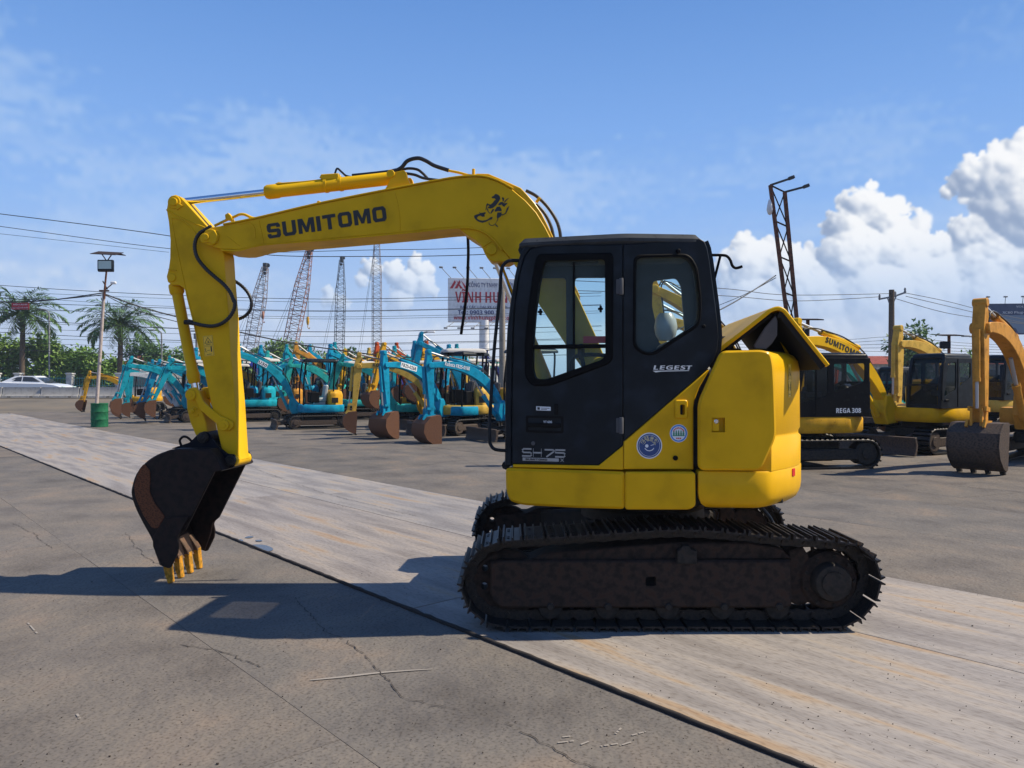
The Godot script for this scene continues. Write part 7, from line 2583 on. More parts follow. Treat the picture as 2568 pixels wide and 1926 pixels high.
func crane(label: String, foot_px: Array, top_px: Array, depth: float, m: Material, bays: int, w: float, hook: Array, hook_m: Material) -> void:
	var a := at_depth(foot_px[0] / ZD[2], foot_px[1] / ZD[2], depth)
	var c := at_depth(top_px[0] / ZD[2], top_px[1] / ZD[2], depth)
	# the boom goes on down to its machine behind the row
	var foot := a + (a - c) * ((a.y - 2.0) / (c.y - a.y))
	var t := thing("lattice_crane", label, "crane", Vector3(foot.x, ROAD_Y, foot.z), 0.0, "lattice cranes far beyond the yard")
	var off := -t.position
	var b := MB.new()
	lattice(b, foot + off, c + off, w * 0.5, w, w * 0.45, bays, w * 0.034)
	part("lattice_boom", b, m, t)
	var hd := MB.new()
	hd.box(c + off + Vector3(0, 0.1, 0), Vector3(w * 0.36, w * 0.7, w * 0.36), 0.05)
	hd.disc(c + off + Vector3(w * 0.22, 0.35, -0.1), Vector3(0, 0, 1), w * 0.20, 0.2, 0.03, 12)
	hd.disc(c + off + Vector3(-w * 0.05, -w * 0.5, -0.1), Vector3(0, 0, 1), w * 0.16, 0.2, 0.03, 12)
	part("boom_head", hd, M.crane_dark, t)
	var bd := MB.new()
	bd.box(Vector3(1.0, 1.5, 0), Vector3(4.5, 1.8, 2.8), 0.15)
	bd.box(Vector3(0.5, 0.45, 0), Vector3(5.0, 0.9, 3.6), 0.2)
	part("machine_house", bd, M.crane_dark, t)
	if hook.size():
		var hk := MB.new()
		var h := at_depth(hook[0] / ZD[2], hook[1] / ZD[2], depth) + off
		var tp := Vector3(h.x, (c + off).y, h.z)
		hk.tube(PackedVector3Array([tp + Vector3(-0.1, 0, 0), h + Vector3(-0.1, 0.5, 0)]), 0.03, 4)
		hk.tube(PackedVector3Array([tp + Vector3(0.1, 0, 0), h + Vector3(0.1, 0.5, 0)]), 0.03, 4)
		var cb := part("hoist_cable", hk, M.cable, t)
		var bl := MB.new()
		bl.lathe([Vector2(0, -0.6), Vector2(0.14, -0.5), Vector2(0.22, -0.1), Vector2(0.20, 0.5), Vector2(0.10, 0.7), Vector2(0, 0.7)], h, Vector3.UP, 10)
		bl.tube(curve_pts(PackedVector3Array([h + Vector3(0, -0.6, 0), h + Vector3(0, -0.9, 0), h + Vector3(0.18, -1.1, 0), h + Vector3(0.28, -0.9, 0)]), 4), 0.06, 5)
		part("hook_block", bl, hook_m, t)
	for z in [-1.0, 1.0]:
		var gy := MB.new()
		gy.tube(PackedVector3Array([c + off, Vector3(-3.0 if c.x > foot.x else 3.0, 3.0, z)]), 0.025, 3)
		part("pendant_line", gy, M.cable, t)

func board_lamp(parent: Node, a: Vector3, c: Vector3) -> void:
	var b := MB.new()
	b.rod(a, c, 0.03, 5)
	b.box(c, Vector3(0.34, 0.14, 0.26), 0.03)
	part("board_lamp", b, M.metal_grey, parent)

func make_far_setting() -> void:
	leaf_mats()
	# ---- palms and trees beyond the road, left
	var p1 := at_depth(47 / ZD[2], 800 / ZD[2], 71.0)
	palm("palm with red banner wire before it and full upright crown", Vector3(p1.x, ROAD_Y, p1.z), 7.3, 4.0, 11)
	var p2 := at_depth(258 / ZD[2], 800 / ZD[2], 70.0)
	palm("palm with drooping fronds behind the leaning lamp pole", Vector3(p2.x, ROAD_Y, p2.z), 6.3, 3.9, 12)
	var bush := "thick hedge trees along the road fence"
	var k := 0
	for q in [[-60, 74, 5.0, 3.4, "leaf_light", "light green tree thicket left of the first palm trunk"], [10, 76, 5.2, 3.4, "leaf_light", "light green broad tree round the first palm trunk"], [80, 75, 5.4, 3.2, "leaf_mid", "tall mid green tree next to the street lamp mast"], [130, 77, 4.2, 3.0, "leaf_mid", "rounded mid green tree before the dark stilt building"], [180, 74, 3.6, 2.9, "leaf_mid", "low bright green tree between stilt building and second palm"],
		[225, 78, 3.0, 2.6, "leaf_mid", "low dense green tree under the leaning lamp pole"], [305, 82, 5.0, 3.0, "leaf_dark", "darker tree behind the grey shed's gable"], [345, 78, 4.2, 2.6, "leaf_dark", "dark green tree between shed and big yellow arm"], [395, 80, 4.0, 2.8, "leaf_mid", "green tree half hidden by the big yellow arm"]]:
		var at := at_depth(q[0] / ZD[2], 800 / ZD[2], q[1])
		tree("bushy_tree", q[5], Vector3(at.x, ROAD_Y, at.z), q[2], q[3], M[q[4]], 40 + k, 3000, 0.08, bush, 0.40)
		k += 1
	for q in [[545, 95, 4.4, 3.2, "green tree behind the hanging black hose loop"], [600, 100, 5.8, 3.6, "tree at the foot of the rust-red crane"], [655, 104, 6.2, 3.6, "tree between rust-red crane and dark crane"], [705, 100, 4.4, 3.0, "tree left of the slim dark crane's foot"], [755, 102, 4.6, 3.2, "tree right of the slim dark crane's foot"], [800, 105, 3.8, 3.2, "tree below the thin tall crane mast"], [895, 100, 3.4, 3.4, "low tree behind the orange-red excavators"], [1000, 96, 3.6, 3.0, "tree behind the white signboard's column"], [480, 96, 4.6, 3.4, "tree right behind the big yellow arm"]]:
		var at := at_depth(q[0] / ZD[2], 800 / ZD[2], q[1])
		tree("leafy_tree", q[4], Vector3(at.x, ROAD_Y, at.z), q[2], q[3], M.leaf_dark if k % 2 else M.leaf_mid, 40 + k, 1700, 0.2, "trees behind the far row", 0.5)
		k += 1
	var rt := at_depth(1965 / ZD[2], 800 / ZD[2], 62.0)
	tree("leafy_tree", "dark leafy tree beside the wooden power pole", Vector3(rt.x, ROAD_Y, rt.z), 5.1, 2.7, M.leaf_dark, 71, 3400, 0.3, "", 0.36)
	rt = at_depth(2090 / ZD[2], 800 / ZD[2], 75.0)
	tree("leafy_tree", "low tree behind the patched yellow boom", Vector3(rt.x, ROAD_Y, rt.z), 3.6, 2.6, M.leaf_mid, 72, 1500, 0.25, "", 0.4)
	# ---- buildings
	shed()
	stilt_building()
	hall("red-roofed long hall behind the trees and cranes", 760, 128.0, 34.0, 5.2, "wall_white", "roof_red")
	hall("green-roofed hall behind the far excavator row", 880, 112.0, 26.0, 4.0, "wall_white", "roof_green")
	hall("small red-roofed house behind the lamp and shed", 345, 96.0, 9.0, 4.4, "wall_white", "roof_red")
	hall("white hall with red fascia behind the parked machines beside the power pole", 1940, 92.0, 30.0, 4.2, "wall_white", "roof_red")
	hall("white hall beyond the road at the yellow hood", 1640, 98.0, 30.0, 3.6, "wall_white", "roof_red")
	# ---- cranes
	crane("pale lattice crane with dark head leaning over the teal row", [541, 750], [573, 578], 120.0, M.crane_pale, 26, 1.75, [568, 682], M.crane_rust)
	crane("rust-red lattice crane with yellow hook block", [628, 742], [668, 543], 112.0, M.crane_rust, 28, 1.75, [665, 694], M.yellow_deep)
	crane("slim dark lattice crane standing upright beside the small cloud", [733, 742], [738, 562], 125.0, M.crane_dark, 30, 1.35, [], M.crane_dark)
	crane("tall thin grey lattice crane mast rising behind the yellow boom", [814, 742], [814, 500], 118.0, M.crane_pale, 38, 1.25, [], M.crane_dark)
	# ---- the white signboard on its column
	signboard()
	dark_board()

func shed() -> void:
	var a := at_depth(262 / ZD[2], 800 / ZD[2], 74.0)
	var t := thing("storage_shed", "grey storage shed with sloping roof behind the second palm", "shed", Vector3(a.x, ROAD_Y, a.z))
	var w := MB.new()
	w.prism(PackedVector2Array([Vector2(0, 0), Vector2(4.6, 0), Vector2(4.6, 2.5), Vector2(4.0, 2.65), Vector2(0, 1.6)]), -5.0, 0.0)
	part("wall", w, M.wall_grey, t)
	var r := MB.new()
	r.bar(Vector3(-0.3, 1.62, -2.5), Vector3(4.2, 2.78, -2.5), 0.10, 5.6)
	part("roof", r, M.metal_grey, t)

func stilt_building() -> void:
	var a := at_depth(110 / ZD[2], 800 / ZD[2], 82.0)
	var t := thing("stilt_building", "dark slatted upper storey on stilts between palm and trees", "building", Vector3(a.x, ROAD_Y, a.z))
	var w := MB.new()
	w.box(Vector3(1.2, 3.1, -1.5), Vector3(4.2, 1.3, 3.0), 0.0)
	part("wall", w, M.wall_grey, t)
	for i in 5:
		var s := MB.new()
		s.box(Vector3(1.25, 2.6 + i * 0.28, 0.06), Vector3(4.3, 0.12, 0.08), 0.0)
		part("slat", s, M.crane_dark, t)
	var r := MB.new()
	r.bar(Vector3(-1.2, 3.85, -1.4), Vector3(4.2, 4.05, -1.4), 0.12, 3.6)
	part("roof", r, M.metal_grey, t)
	for x in [-0.6, 1.2, 3.0]:
		var p := MB.new()
		p.box(Vector3(x, 1.2, -0.5), Vector3(0.3, 2.5, 0.3), 0.02)
		part("stilt", p, M.wall_grey, t)

func hall(label: String, px: float, depth: float, wide: float, h: float, wall_m: String, roof_m: String) -> void:
	var a := at_depth(px / ZD[2], 800 / ZD[2], depth)
	var t := thing("hall", label, "building", Vector3(a.x, ROAD_Y, a.z))
	var w := MB.new()
	w.box(Vector3(0, h * 0.38, -4), Vector3(wide, h * 0.76, 8.0), 0.0)
	part("wall", w, M[wall_m], t)
	var r := MB.new()
	r.prism(PackedVector2Array([Vector2(-4.6, h * 0.74), Vector2(4.6, h * 0.74), Vector2(0, h)]), -wide * 0.52, wide * 0.52)
	part("roof", r, M[roof_m], t, Transform3D(Basis(Vector3.UP, PI / 2), Vector3(0, 0, -4)))
	for i in int(wide / 4.0):
		var q := MB.new()
		var x := -wide * 0.5 + 2.0 + i * 4.0
		q.box(Vector3(x, h * 0.45, 0.02), Vector3(1.5, h * 0.26, 0.08), 0.0)
		var f := part("window", q, M.metal_grey, t)
		var g := MB.new()
		g.box(Vector3(x, h * 0.45, 0.06), Vector3(1.3, h * 0.22, 0.02), 0.0)
		part("pane", g, M.car_glass, f)

func signboard() -> void:
	var depth := 70.0
	var tl := at_depth(968 / ZD[2], 601 / ZD[2], depth)
	var br := at_depth(1122 / ZD[2], 696 / ZD[2], depth)
	var w := br.x - tl.x
	var h := tl.y - br.y
	var col := at_depth(1046 / ZD[2], 760 / ZD[2], depth)
	var t := thing("signboard", "big white advertising board on one thick column with red and blue words", "signboard", Vector3(col.x, ROAD_Y, col.z))
	var o := Vector3((tl.x + br.x) * 0.5, (tl.y + br.y) * 0.5, tl.z) - t.position
	var tilt := Transform3D(Basis(Vector3.UP, 0.10), o)
	var p := MB.new()
	p.lathe([Vector2(0.52, 0), Vector2(0.50, 0.2), Vector2(0.46, o.y - h * 0.5 + 0.2)], Vector3(0, 0, -0.3), Vector3.UP, 24)
	part("column", p, M.board_white, t)
	var b := MB.new()
	b.box(Vector3(0, 0, -0.3), Vector3(w, h, 0.5), 0.03)
	var bd := part("board", b, M.board_white, t, tilt)
	var z := -0.03
	letters("lettering", "CÔNG TY TNHH CƠ GIỚI", w * 0.62, h * 0.13, M.sign_blue, bd, Transform3D(Basis(), Vector3(w * 0.10, h * 0.36, z)), "Droid Sans Fallback", 700, 0.02)
	letters("lettering", "VĨNH HUNG", w * 0.84, h * 0.31, M.sign_red, bd, Transform3D(Basis(), Vector3(w * 0.02, h * 0.10, z)), "Droid Sans", 800, 0.02)
	letters("lettering", "BÁN CÁC LOẠI XE CƠ GIỚI", w * 0.66, h * 0.085, M.sign_blue, bd, Transform3D(Basis(), Vector3(w * 0.0, -h * 0.155, z)), "Droid Sans Fallback", 700, 0.02)
	letters("lettering", "Tel: 0903 900 290", w * 0.66, h * 0.10, M.sign_blue, bd, Transform3D(Basis(), Vector3(-w * 0.03, -h * 0.275, z)), "Droid Sans", 700, 0.02)
	letters("lettering", "www.vinhhungphat.com", w * 0.84, h * 0.12, M.sign_red, bd, Transform3D(Basis(), Vector3(0, -h * 0.41, z)), "Droid Sans", 700, 0.02)
	var hn := MB.new()
	hn.prism(PackedVector2Array([Vector2(w * 0.215, h * 0.20), Vector2(w * 0.235, h * 0.20), Vector2(w * 0.243, h * 0.285), Vector2(w * 0.225, h * 0.285)]), z, z + 0.02)
	part("letter_horn", hn, M.sign_red, bd)
	var lg := MB.new()
	for x in [-0.40, -0.335]:
		lg.prism(PackedVector2Array([Vector2((x - 0.075) * w, h * 0.26), Vector2((x - 0.035) * w, h * 0.26), Vector2((x + 0.01) * w, h * 0.40), Vector2((x - 0.005) * w, h * 0.45)]), z, z + 0.02)
	for x in [-0.365, -0.30]:
		lg.prism(PackedVector2Array([Vector2((x - 0.005) * w, h * 0.40), Vector2((x - 0.02) * w, h * 0.45), Vector2((x + 0.075) * w, h * 0.26), Vector2((x + 0.035) * w, h * 0.26)]), z, z + 0.02)
	part("logo", lg, M.sign_red, bd)
	for i in 6:
		var x := -w * 0.46 + i * w * 0.185
		board_lamp(bd, Vector3(x, h * 0.5, -0.1), Vector3(x - 0.9, h * 0.5 + 0.75, 1.3))
		board_lamp(bd, Vector3(x + 0.3, -h * 0.5, -0.1), Vector3(x - 0.5, -h * 0.5 - 0.65, 1.5))
	var ca := MB.new()
	ca.rod(Vector3(-w * 0.52, -h * 0.5 - 0.45, 0.7), Vector3(w * 0.5, -h * 0.5 - 0.3, 0.7), 0.04, 5)
	part("catwalk_rail", ca, M.metal_grey, bd)

func dark_board() -> void:
	var depth := 80.0
	var tl := at_depth(2136 / ZD[2], 655 / ZD[2], depth)
	var br := at_depth(2300 / ZD[2], 722 / ZD[2], depth)
	var w := 9.0
	var h := tl.y - br.y
	var t := thing("signboard", "dark blue advertising board with a pale car picture at the picture's edge of the yard", "signboard", Vector3(tl.x + w * 0.5, ROAD_Y, tl.z))
	t.set_meta("label", "dark blue advertising board with a pale car picture and lamps on top")
	var o := Vector3(0, (tl.y + br.y) * 0.5 - ROAD_Y, 0)
	var tilt := Transform3D(Basis(Vector3.UP, -0.10), o)
	var b := MB.new()
	b.box(Vector3(0, 0, -0.3), Vector3(w, h, 0.5), 0.03)
	var bd := part("board", b, M.board_blue, t, tilt)
	for x in [-1.6, 1.6]:
		var p := MB.new()
		p.rod(Vector3(x, 0, -0.35), Vector3(x, o.y - h * 0.4, -0.35), 0.3, 14)
		part("column", p, M.sign_blue, t)
	var z := -0.04
	var im := MB.new()
	im.box(Vector3(-w * 0.20, -h * 0.17, z), Vector3(w * 0.44, h * 0.58, 0.01))
	part("picture_ground", im, M.board_pale, bd)
	letters("lettering", "VOLVO", w * 0.14, h * 0.06, M.board_white, bd, Transform3D(Basis(), Vector3(-w * 0.10, h * 0.40, z)), "Droid Sans", 400, 0.01)
	letters("lettering", "XC60 Plug-in Hybrid", w * 0.44, h * 0.10, M.board_white, bd, Transform3D(Basis(), Vector3(-w * 0.10, h * 0.20, z)), "Droid Sans", 400, 0.01)
	var cr := MB.new()
	cr.prism(PackedVector2Array([Vector2(-0.28, -0.40), Vector2(-0.285, -0.28), Vector2(-0.22, -0.22), Vector2(-0.14, -0.20), Vector2(-0.06, -0.09), Vector2(0.08, -0.08), Vector2(0.16, -0.2), Vector2(0.2, -0.24), Vector2(0.2, -0.40)]) * Transform2D(0, Vector2(1.0 / w, 1.0 / h), 0, Vector2.ZERO), z + 0.006, z + 0.012)
	part("car_print", cr, M.board_white, bd)
	for x in [-0.20, 0.10]:
		var wh := MB.new()
		wh.prism(ring_pts(Vector2(x * w, -h * 0.38), h * 0.10, 18), z + 0.012, z + 0.016)
		part("car_print_wheel", wh, M.board_blue, bd)
	for i in 6:
		var x := -w * 0.48 + i * w * 0.19
		board_lamp(bd, Vector3(x, h * 0.5, -0.1), Vector3(x - 0.5, h * 0.5 + 0.6, 1.0))
# ---------------------------------------------------------------- street furniture, car, wires
func make_street_things() -> void:
	drum_lamp()
	lattice_mast()
	power_pole()
	concrete_pole()
	barriers()
	fence()
	white_car()
	street_lamp("grey street lamp mast beside the first palm", 106, 668, 70.0, -1.0)
	street_lamp("grey street lamp mast between the second palm and the big arm", 349, 713, 74.0, -1.0)
	street_lamp("white-headed street lamp over the orange-red excavators", 905, 717, 60.0, 1.0)
	street_lamp("small street lamp beside the orange excavator's arm", 2110, 726, 64.0, -1.0)
	solar_lamp("solar work lamp on a post behind the patched yellow boom", 2050, 724, 26.0)
	solar_lamp("solar lamp whose flat panel shows beside the hood's ridge", 1745, 690, 22.0)
	banner()
	wires()

func drum_lamp() -> void:
	var at := gnd(215 / ZD[2], 922 / ZD[2])
	var d := thing("oil_drum", "green oil drum standing on the paving with a lamp pole in it", "drum", at)
	var b := MB.new()
	var pr := [Vector2(0, 0.02), Vector2(0.275, 0.0), Vector2(0.29, 0.01), Vector2(0.285, 0.03)]
	for y in [0.28, 0.56]:
		pr.append_array([Vector2(0.285, y - 0.025), Vector2(0.298, y), Vector2(0.285, y + 0.025)])
	pr.append_array([Vector2(0.285, 0.83), Vector2(0.295, 0.85), Vector2(0.288, 0.87), Vector2(0.275, 0.87), Vector2(0.27, 0.84), Vector2(0, 0.84)])
	b.lathe(pr, Vector3.ZERO, Vector3.UP, 28)
	part("shell", b, M.drum_green if M.has("drum_green") else paint("drum_green", Color(0.02, 0.14, 0.065), 0.55, 0.4, 0.8), d)
	var cf := MB.new()
	cf.disc(Vector3(0, 0.8, 0), Vector3.UP, 0.27, 0.045, 0.0, 20)
	part("concrete_fill", cf, M.pole_concrete, d)
	# leaning pole
	var depth := -at.z
	var foot := at_depth(209 / ZD[2], 880 / ZD[2], depth)
	var joint := at_depth(225 / ZD[2], 628 / ZD[2], depth)
	var top := at_depth(230 / ZD[2], 586 / ZD[2], depth)
	var t := thing("lamp_pole", "leaning rusty white lamp pole with floodlight and tin roof", "lamp pole", Vector3(foot.x, 0.845, at.z))
	var o := -t.position
	var p := MB.new()
	p.tube(PackedVector3Array([Vector3(0, 0, 0), foot.lerp(joint, 0.5) + o, joint + o]), PackedFloat32Array([0.062, 0.058, 0.052]), 12)
	part("pole", p, paint("pole_paint", Color(0.50, 0.42, 0.38), 0.7, 0.4, 0.5), t)
	var p2 := MB.new()
	p2.rod(joint + o - Vector3(0.05, 0.6, 0), top + o, 0.034, 10)
	p2.rod(joint + o + Vector3(0.03, -0.3, 0.05), joint + o + Vector3(0.06, 0.15, 0.05), 0.04, 8)
	p2.box(joint + o, Vector3(0.34, 0.05, 0.10), 0.01)
	part("upper_pipe", p2, M.rust_pole, t)
	var lc := at_depth(231 / ZD[2], 574 / ZD[2], depth) + o
	for q in [[0.0, 0.08], [-0.12, -0.16]]:
		var f := MB.new()
		f.box(lc + Vector3(q[0], 0, q[1]), Vector3(0.56, 0.40, 0.14), 0.02)
		var fl := part("floodlight", f, M.cab_black, t)
		if q[1] > 0:
			var g := MB.new()
			g.box(lc + Vector3(q[0], 0.01, q[1] + 0.071), Vector3(0.47, 0.29, 0.006), 0.0)
			part("lamp_lens", g, M.lamp_glass, fl)
	var rc := at_depth(231 / ZD[2], 547 / ZD[2], depth) + o
	for x in [-0.18, 0.18]:
		var s := MB.new()
		s.bar(lc + Vector3(0, 0.16, 0), rc + Vector3(x, -0.04, 0), 0.03, 0.03)
		part("roof_strut", s, M.rust_pole, t)
	var rf := MB.new()
	rf.bar(rc + Vector3(-0.46, 0.08, -0.35), rc + Vector3(0.44, 0.0, -0.35), 0.03, 0.3)
	rf.box(rc + Vector3(0, 0.0, 0.0), Vector3(0.92, 0.02, 0.62), 0.0, Basis(Vector3(1, 0, 0), 0.30) * Basis(Vector3(0, 0, 1), -0.05))
	part("tin_roof", rf, M.rust_dark, t)
	var br := MB.new()
	br.rod(at_depth(222 / ZD[2], 607 / ZD[2], depth) + o, joint + o + Vector3(0.12, 0.05, 0), 0.02, 6)
	var cap := at_depth(245 / ZD[2], 611 / ZD[2], depth) + o
	br.rod(joint + o, cap, 0.02, 6)
	part("bracket", br, M.rust_pole, t)
	var lp := MB.new()
	lp.box(cap, Vector3(0.20, 0.10, 0.1), 0.03)
	part("small_lamp", lp, M.board_white, t)

func lattice_mast() -> void:
	# two rusty legs with crossed bars, two lamp arms on top
	var depth := 24.0
	var a0 := at_depth(1697 / ZD[2], 660 / ZD[2], depth)
	var a1 := at_depth(1664 / ZD[2], 400 / ZD[2], depth)
	var b0 := at_depth(1722 / ZD[2], 700 / ZD[2], depth)
	var b1 := at_depth(1695 / ZD[2], 415 / ZD[2], depth)
	var fa := a0 + (a0 - a1) * (a0.y / (a1.y - a0.y))
	var fb := b0 + (b0 - b1) * (b0.y / (b1.y - b0.y))
	var t := thing("light_mast", "rusty lattice light mast with two lamp arms behind the raised hood", "light mast", Vector3((fa.x + fb.x) * 0.5, 0, -depth))
	var o := -t.position
	for leg in [[fa, a1], [fb, b1]]:
		var m := MB.new()
		m.bar(leg[0] + o, leg[1] + o, 0.10, 0.10)
		part("leg", m, M.rust_pole, t)
	var br := MB.new()
	var n := 7
	for i in n:
		var f0 := i / float(n)
		var f1 := (i + 1) / float(n)
		var p0: Vector3 = fa.lerp(a1, f0) + o
		var p1: Vector3 = fa.lerp(a1, f1) + o
		var q0: Vector3 = fb.lerp(b1, f0) + o
		var q1: Vector3 = fb.lerp(b1, f1) + o
		br.bar(p0, q1, 0.03, 0.03)
		br.bar(q0, p1, 0.03, 0.03)
		br.bar(p1, q1, 0.04, 0.04)
	part("cross_bracing", br, M.rust_dark, t)
	for q in [[a1, 1712, 384], [b1, 1744, 402]]:
		var e := at_depth(q[1] / ZD[2], q[2] / ZD[2], depth) + o
		var m := MB.new()
		m.bar(q[0] + o, e, 0.06, 0.06)
		var arm := part("lamp_arm", m, M.crane_dark, t)
		var l := MB.new()
		l.bar(e - Vector3(0.12, 0.03, 0), e + Vector3(0.05, 0.03, 0), 0.10, 0.13, 0.01)
		part("lamp_head", l, M.crane_dark, arm)
	var cv := MB.new()
	var cp := at_depth(1663 / ZD[2], 447 / ZD[2], depth) + o
	cv.lathe([Vector2(0, -0.26), Vector2(0.06, -0.22), Vector2(0.10, -0.08), Vector2(0.07, 0.10), Vector2(0.04, 0.22), Vector2(0, 0.24)], cp, Vector3.UP, 10)
	part("camera_housing", cv, M.board_white, t)

func power_pole() -> void:
	var depth := 46.0
	var top := at_depth(1926 / ZD[2], 626 / ZD[2], depth)
	var t := thing("power_pole", "wooden power pole with two cross-arms beside the leafy tree", "power pole", Vector3(top.x, 0.4, top.z))
	var o := -t.position
	var p := MB.new()
	p.tube(PackedVector3Array([Vector3(0, -0.5, 0), top + o]), PackedFloat32Array([0.20, 0.15]), 12)
	part("pole", p, M.bark, t)
	for q in [[1900, 646, 1934, 640], [1932, 640, 1955, 632]]:
		var a := at_depth(q[0] / ZD[2], q[1] / ZD[2], depth) + o
		var b := at_depth(q[2] / ZD[2], q[3] / ZD[2], depth) + o
		var m := MB.new()
		m.bar(a, b, 0.10, 0.10, 0.01)
		m.bar(a.lerp(b, 0.2 if q[0] > 1910 else 0.5), Vector3(0, (a.y + b.y) * 0.5 - 0.75, 0), 0.05, 0.05)
		var arm := part("cross_arm", m, M.metal_grey, t)
		for e in [a, b]:
			var i := MB.new()
			i.lathe([Vector2(0, -0.12), Vector2(0.05, -0.1), Vector2(0.08, 0.0), Vector2(0.05, 0.08), Vector2(0.07, 0.14), Vector2(0.03, 0.24), Vector2(0, 0.25)], e + Vector3(0, 0.05, 0), Vector3.UP, 8)
			part("insulator", i, M.metal_grey, arm)

func concrete_pole() -> void:
	var depth := 33.0
	var foot := at_depth(1086 / ZD[2], 800 / ZD[2], depth)
	var t := thing("power_pole", "round concrete pole rising in front of the white signboard", "power pole", Vector3(foot.x, 0, foot.z))
	var p := MB.new()
	p.tube(PackedVector3Array([Vector3(0, 0, 0), Vector3(-0.05, 9.0, 0)]), PackedFloat32Array([0.16, 0.10]), 14)
	part("pole", p, M.pole_concrete, t)
	var d2 := 60.0
	var f2 := at_depth(426 / ZD[2], 800 / ZD[2], d2)
	var t2 := thing("power_pole", "thin concrete pole beside the road at the big arm's cylinder", "power pole", Vector3(f2.x, ROAD_Y, f2.z))
	var p2 := MB.new()
	p2.tube(PackedVector3Array([Vector3(0, 0, 0), Vector3(-0.03, 5.6, 0)]), PackedFloat32Array([0.15, 0.10]), 12)
	part("pole", p2, M.pole_concrete, t2)
	var m := MB.new()
	m.box(Vector3(0, 5.0, 0.1), Vector3(0.9, 0.10, 0.10), 0.01)
	m.box(Vector3(0, 4.6, 0.15), Vector3(0.35, 0.45, 0.25), 0.03)
	part("cross_arm", m, M.metal_grey, t2)

func barriers() -> void:
	# kerb-side concrete blocks, end to end along the road
	var r := rng(21)
	for i in 16:
		var x := -36.0 + i * 2.62
		var t := thing("concrete_barrier", "grey concrete road barrier block between yard and road", "barrier", Vector3(x, ROAD_Y - 0.02, -52.5 + r.randf_range(-0.03, 0.03)), r.randf_range(-0.01, 0.01), "concrete barriers along the road")
		var b := MB.new()
		b.prism(PackedVector2Array([Vector2(-0.30, 0), Vector2(0.30, 0), Vector2(0.30, 0.10), Vector2(0.14, 0.30), Vector2(0.10, 0.72), Vector2(-0.10, 0.72), Vector2(-0.14, 0.30), Vector2(-0.30, 0.10)]), -1.29, 1.29, 0.02)
		part("block", b, M.barrier, t, Transform3D(Basis(Vector3.UP, PI / 2), Vector3.ZERO))
		for e in [-0.75, 0.75]:
			var s := MB.new()
			s.box(Vector3(e, 0.05, 0.305), Vector3(0.22, 0.09, 0.02), 0.0)
			part("drain_slot", s, M.black_inside, t)

func fence() -> void:
	var z := -67.5
	for q in [[-8, "white fence pillar left of the first palm"], [40, "white fence pillar behind the white car's roof"], [152, "white fence pillar behind the white car's bonnet"], [258, "white fence pillar at the second palm's foot"]]:
		var x := at_depth(q[0] / ZD[2], 800 / ZD[2], -z).x
		var t := thing("fence_pillar", q[1], "pillar", Vector3(x, ROAD_Y, z), 0.0, "white pillars of the road fence")
		var b := MB.new()
		b.box(Vector3(0, 0.85, 0), Vector3(0.50, 1.7, 0.5), 0.02)
		part("shaft", b, M.wall_white, t)
		var c := MB.new()
		c.box(Vector3(0, 1.75, 0), Vector3(0.64, 0.14, 0.64), 0.03)
		part("cap", c, M.wall_white, t)
	var px := [-60, -8, 40, 152, 258, 400]
	for i in px.size() - 1:
		var x0 := at_depth(px[i] / ZD[2], 800 / ZD[2], -z).x + 0.27
		var x1 := at_depth(px[i + 1] / ZD[2], 800 / ZD[2], -z).x - 0.27
		var t := thing("rail_fence", ["teal rail fence panel past the first pillar", "teal rail fence panel behind the first palm", "teal rail fence panel behind the white car", "teal rail fence panel before the low green trees", "teal rail fence panel before the grey shed"][i], "fence", Vector3(x0, ROAD_Y, z), 0.0, "teal fence panels along the road")
		var w := x1 - x0
		var b := MB.new()
		b.box(Vector3(w * 0.5, 0.25, 0), Vector3(w, 0.5, 0.2), 0.01)
		part("base_wall", b, M.wall_grey, t)
		for y in [0.7, 1.35]:
			var rl := MB.new()
			rl.box(Vector3(w * 0.5, y, 0), Vector3(w, 0.06, 0.05), 0.0)
			part("rail", rl, M.fence_teal, t)
		for k in int(w / 0.22):
			var ba := MB.new()
			ba.box(Vector3(0.1 + k * 0.22, 1.0, 0), Vector3(0.035, 0.95, 0.035), 0.0)
			part("picket", ba, M.fence_teal, t)

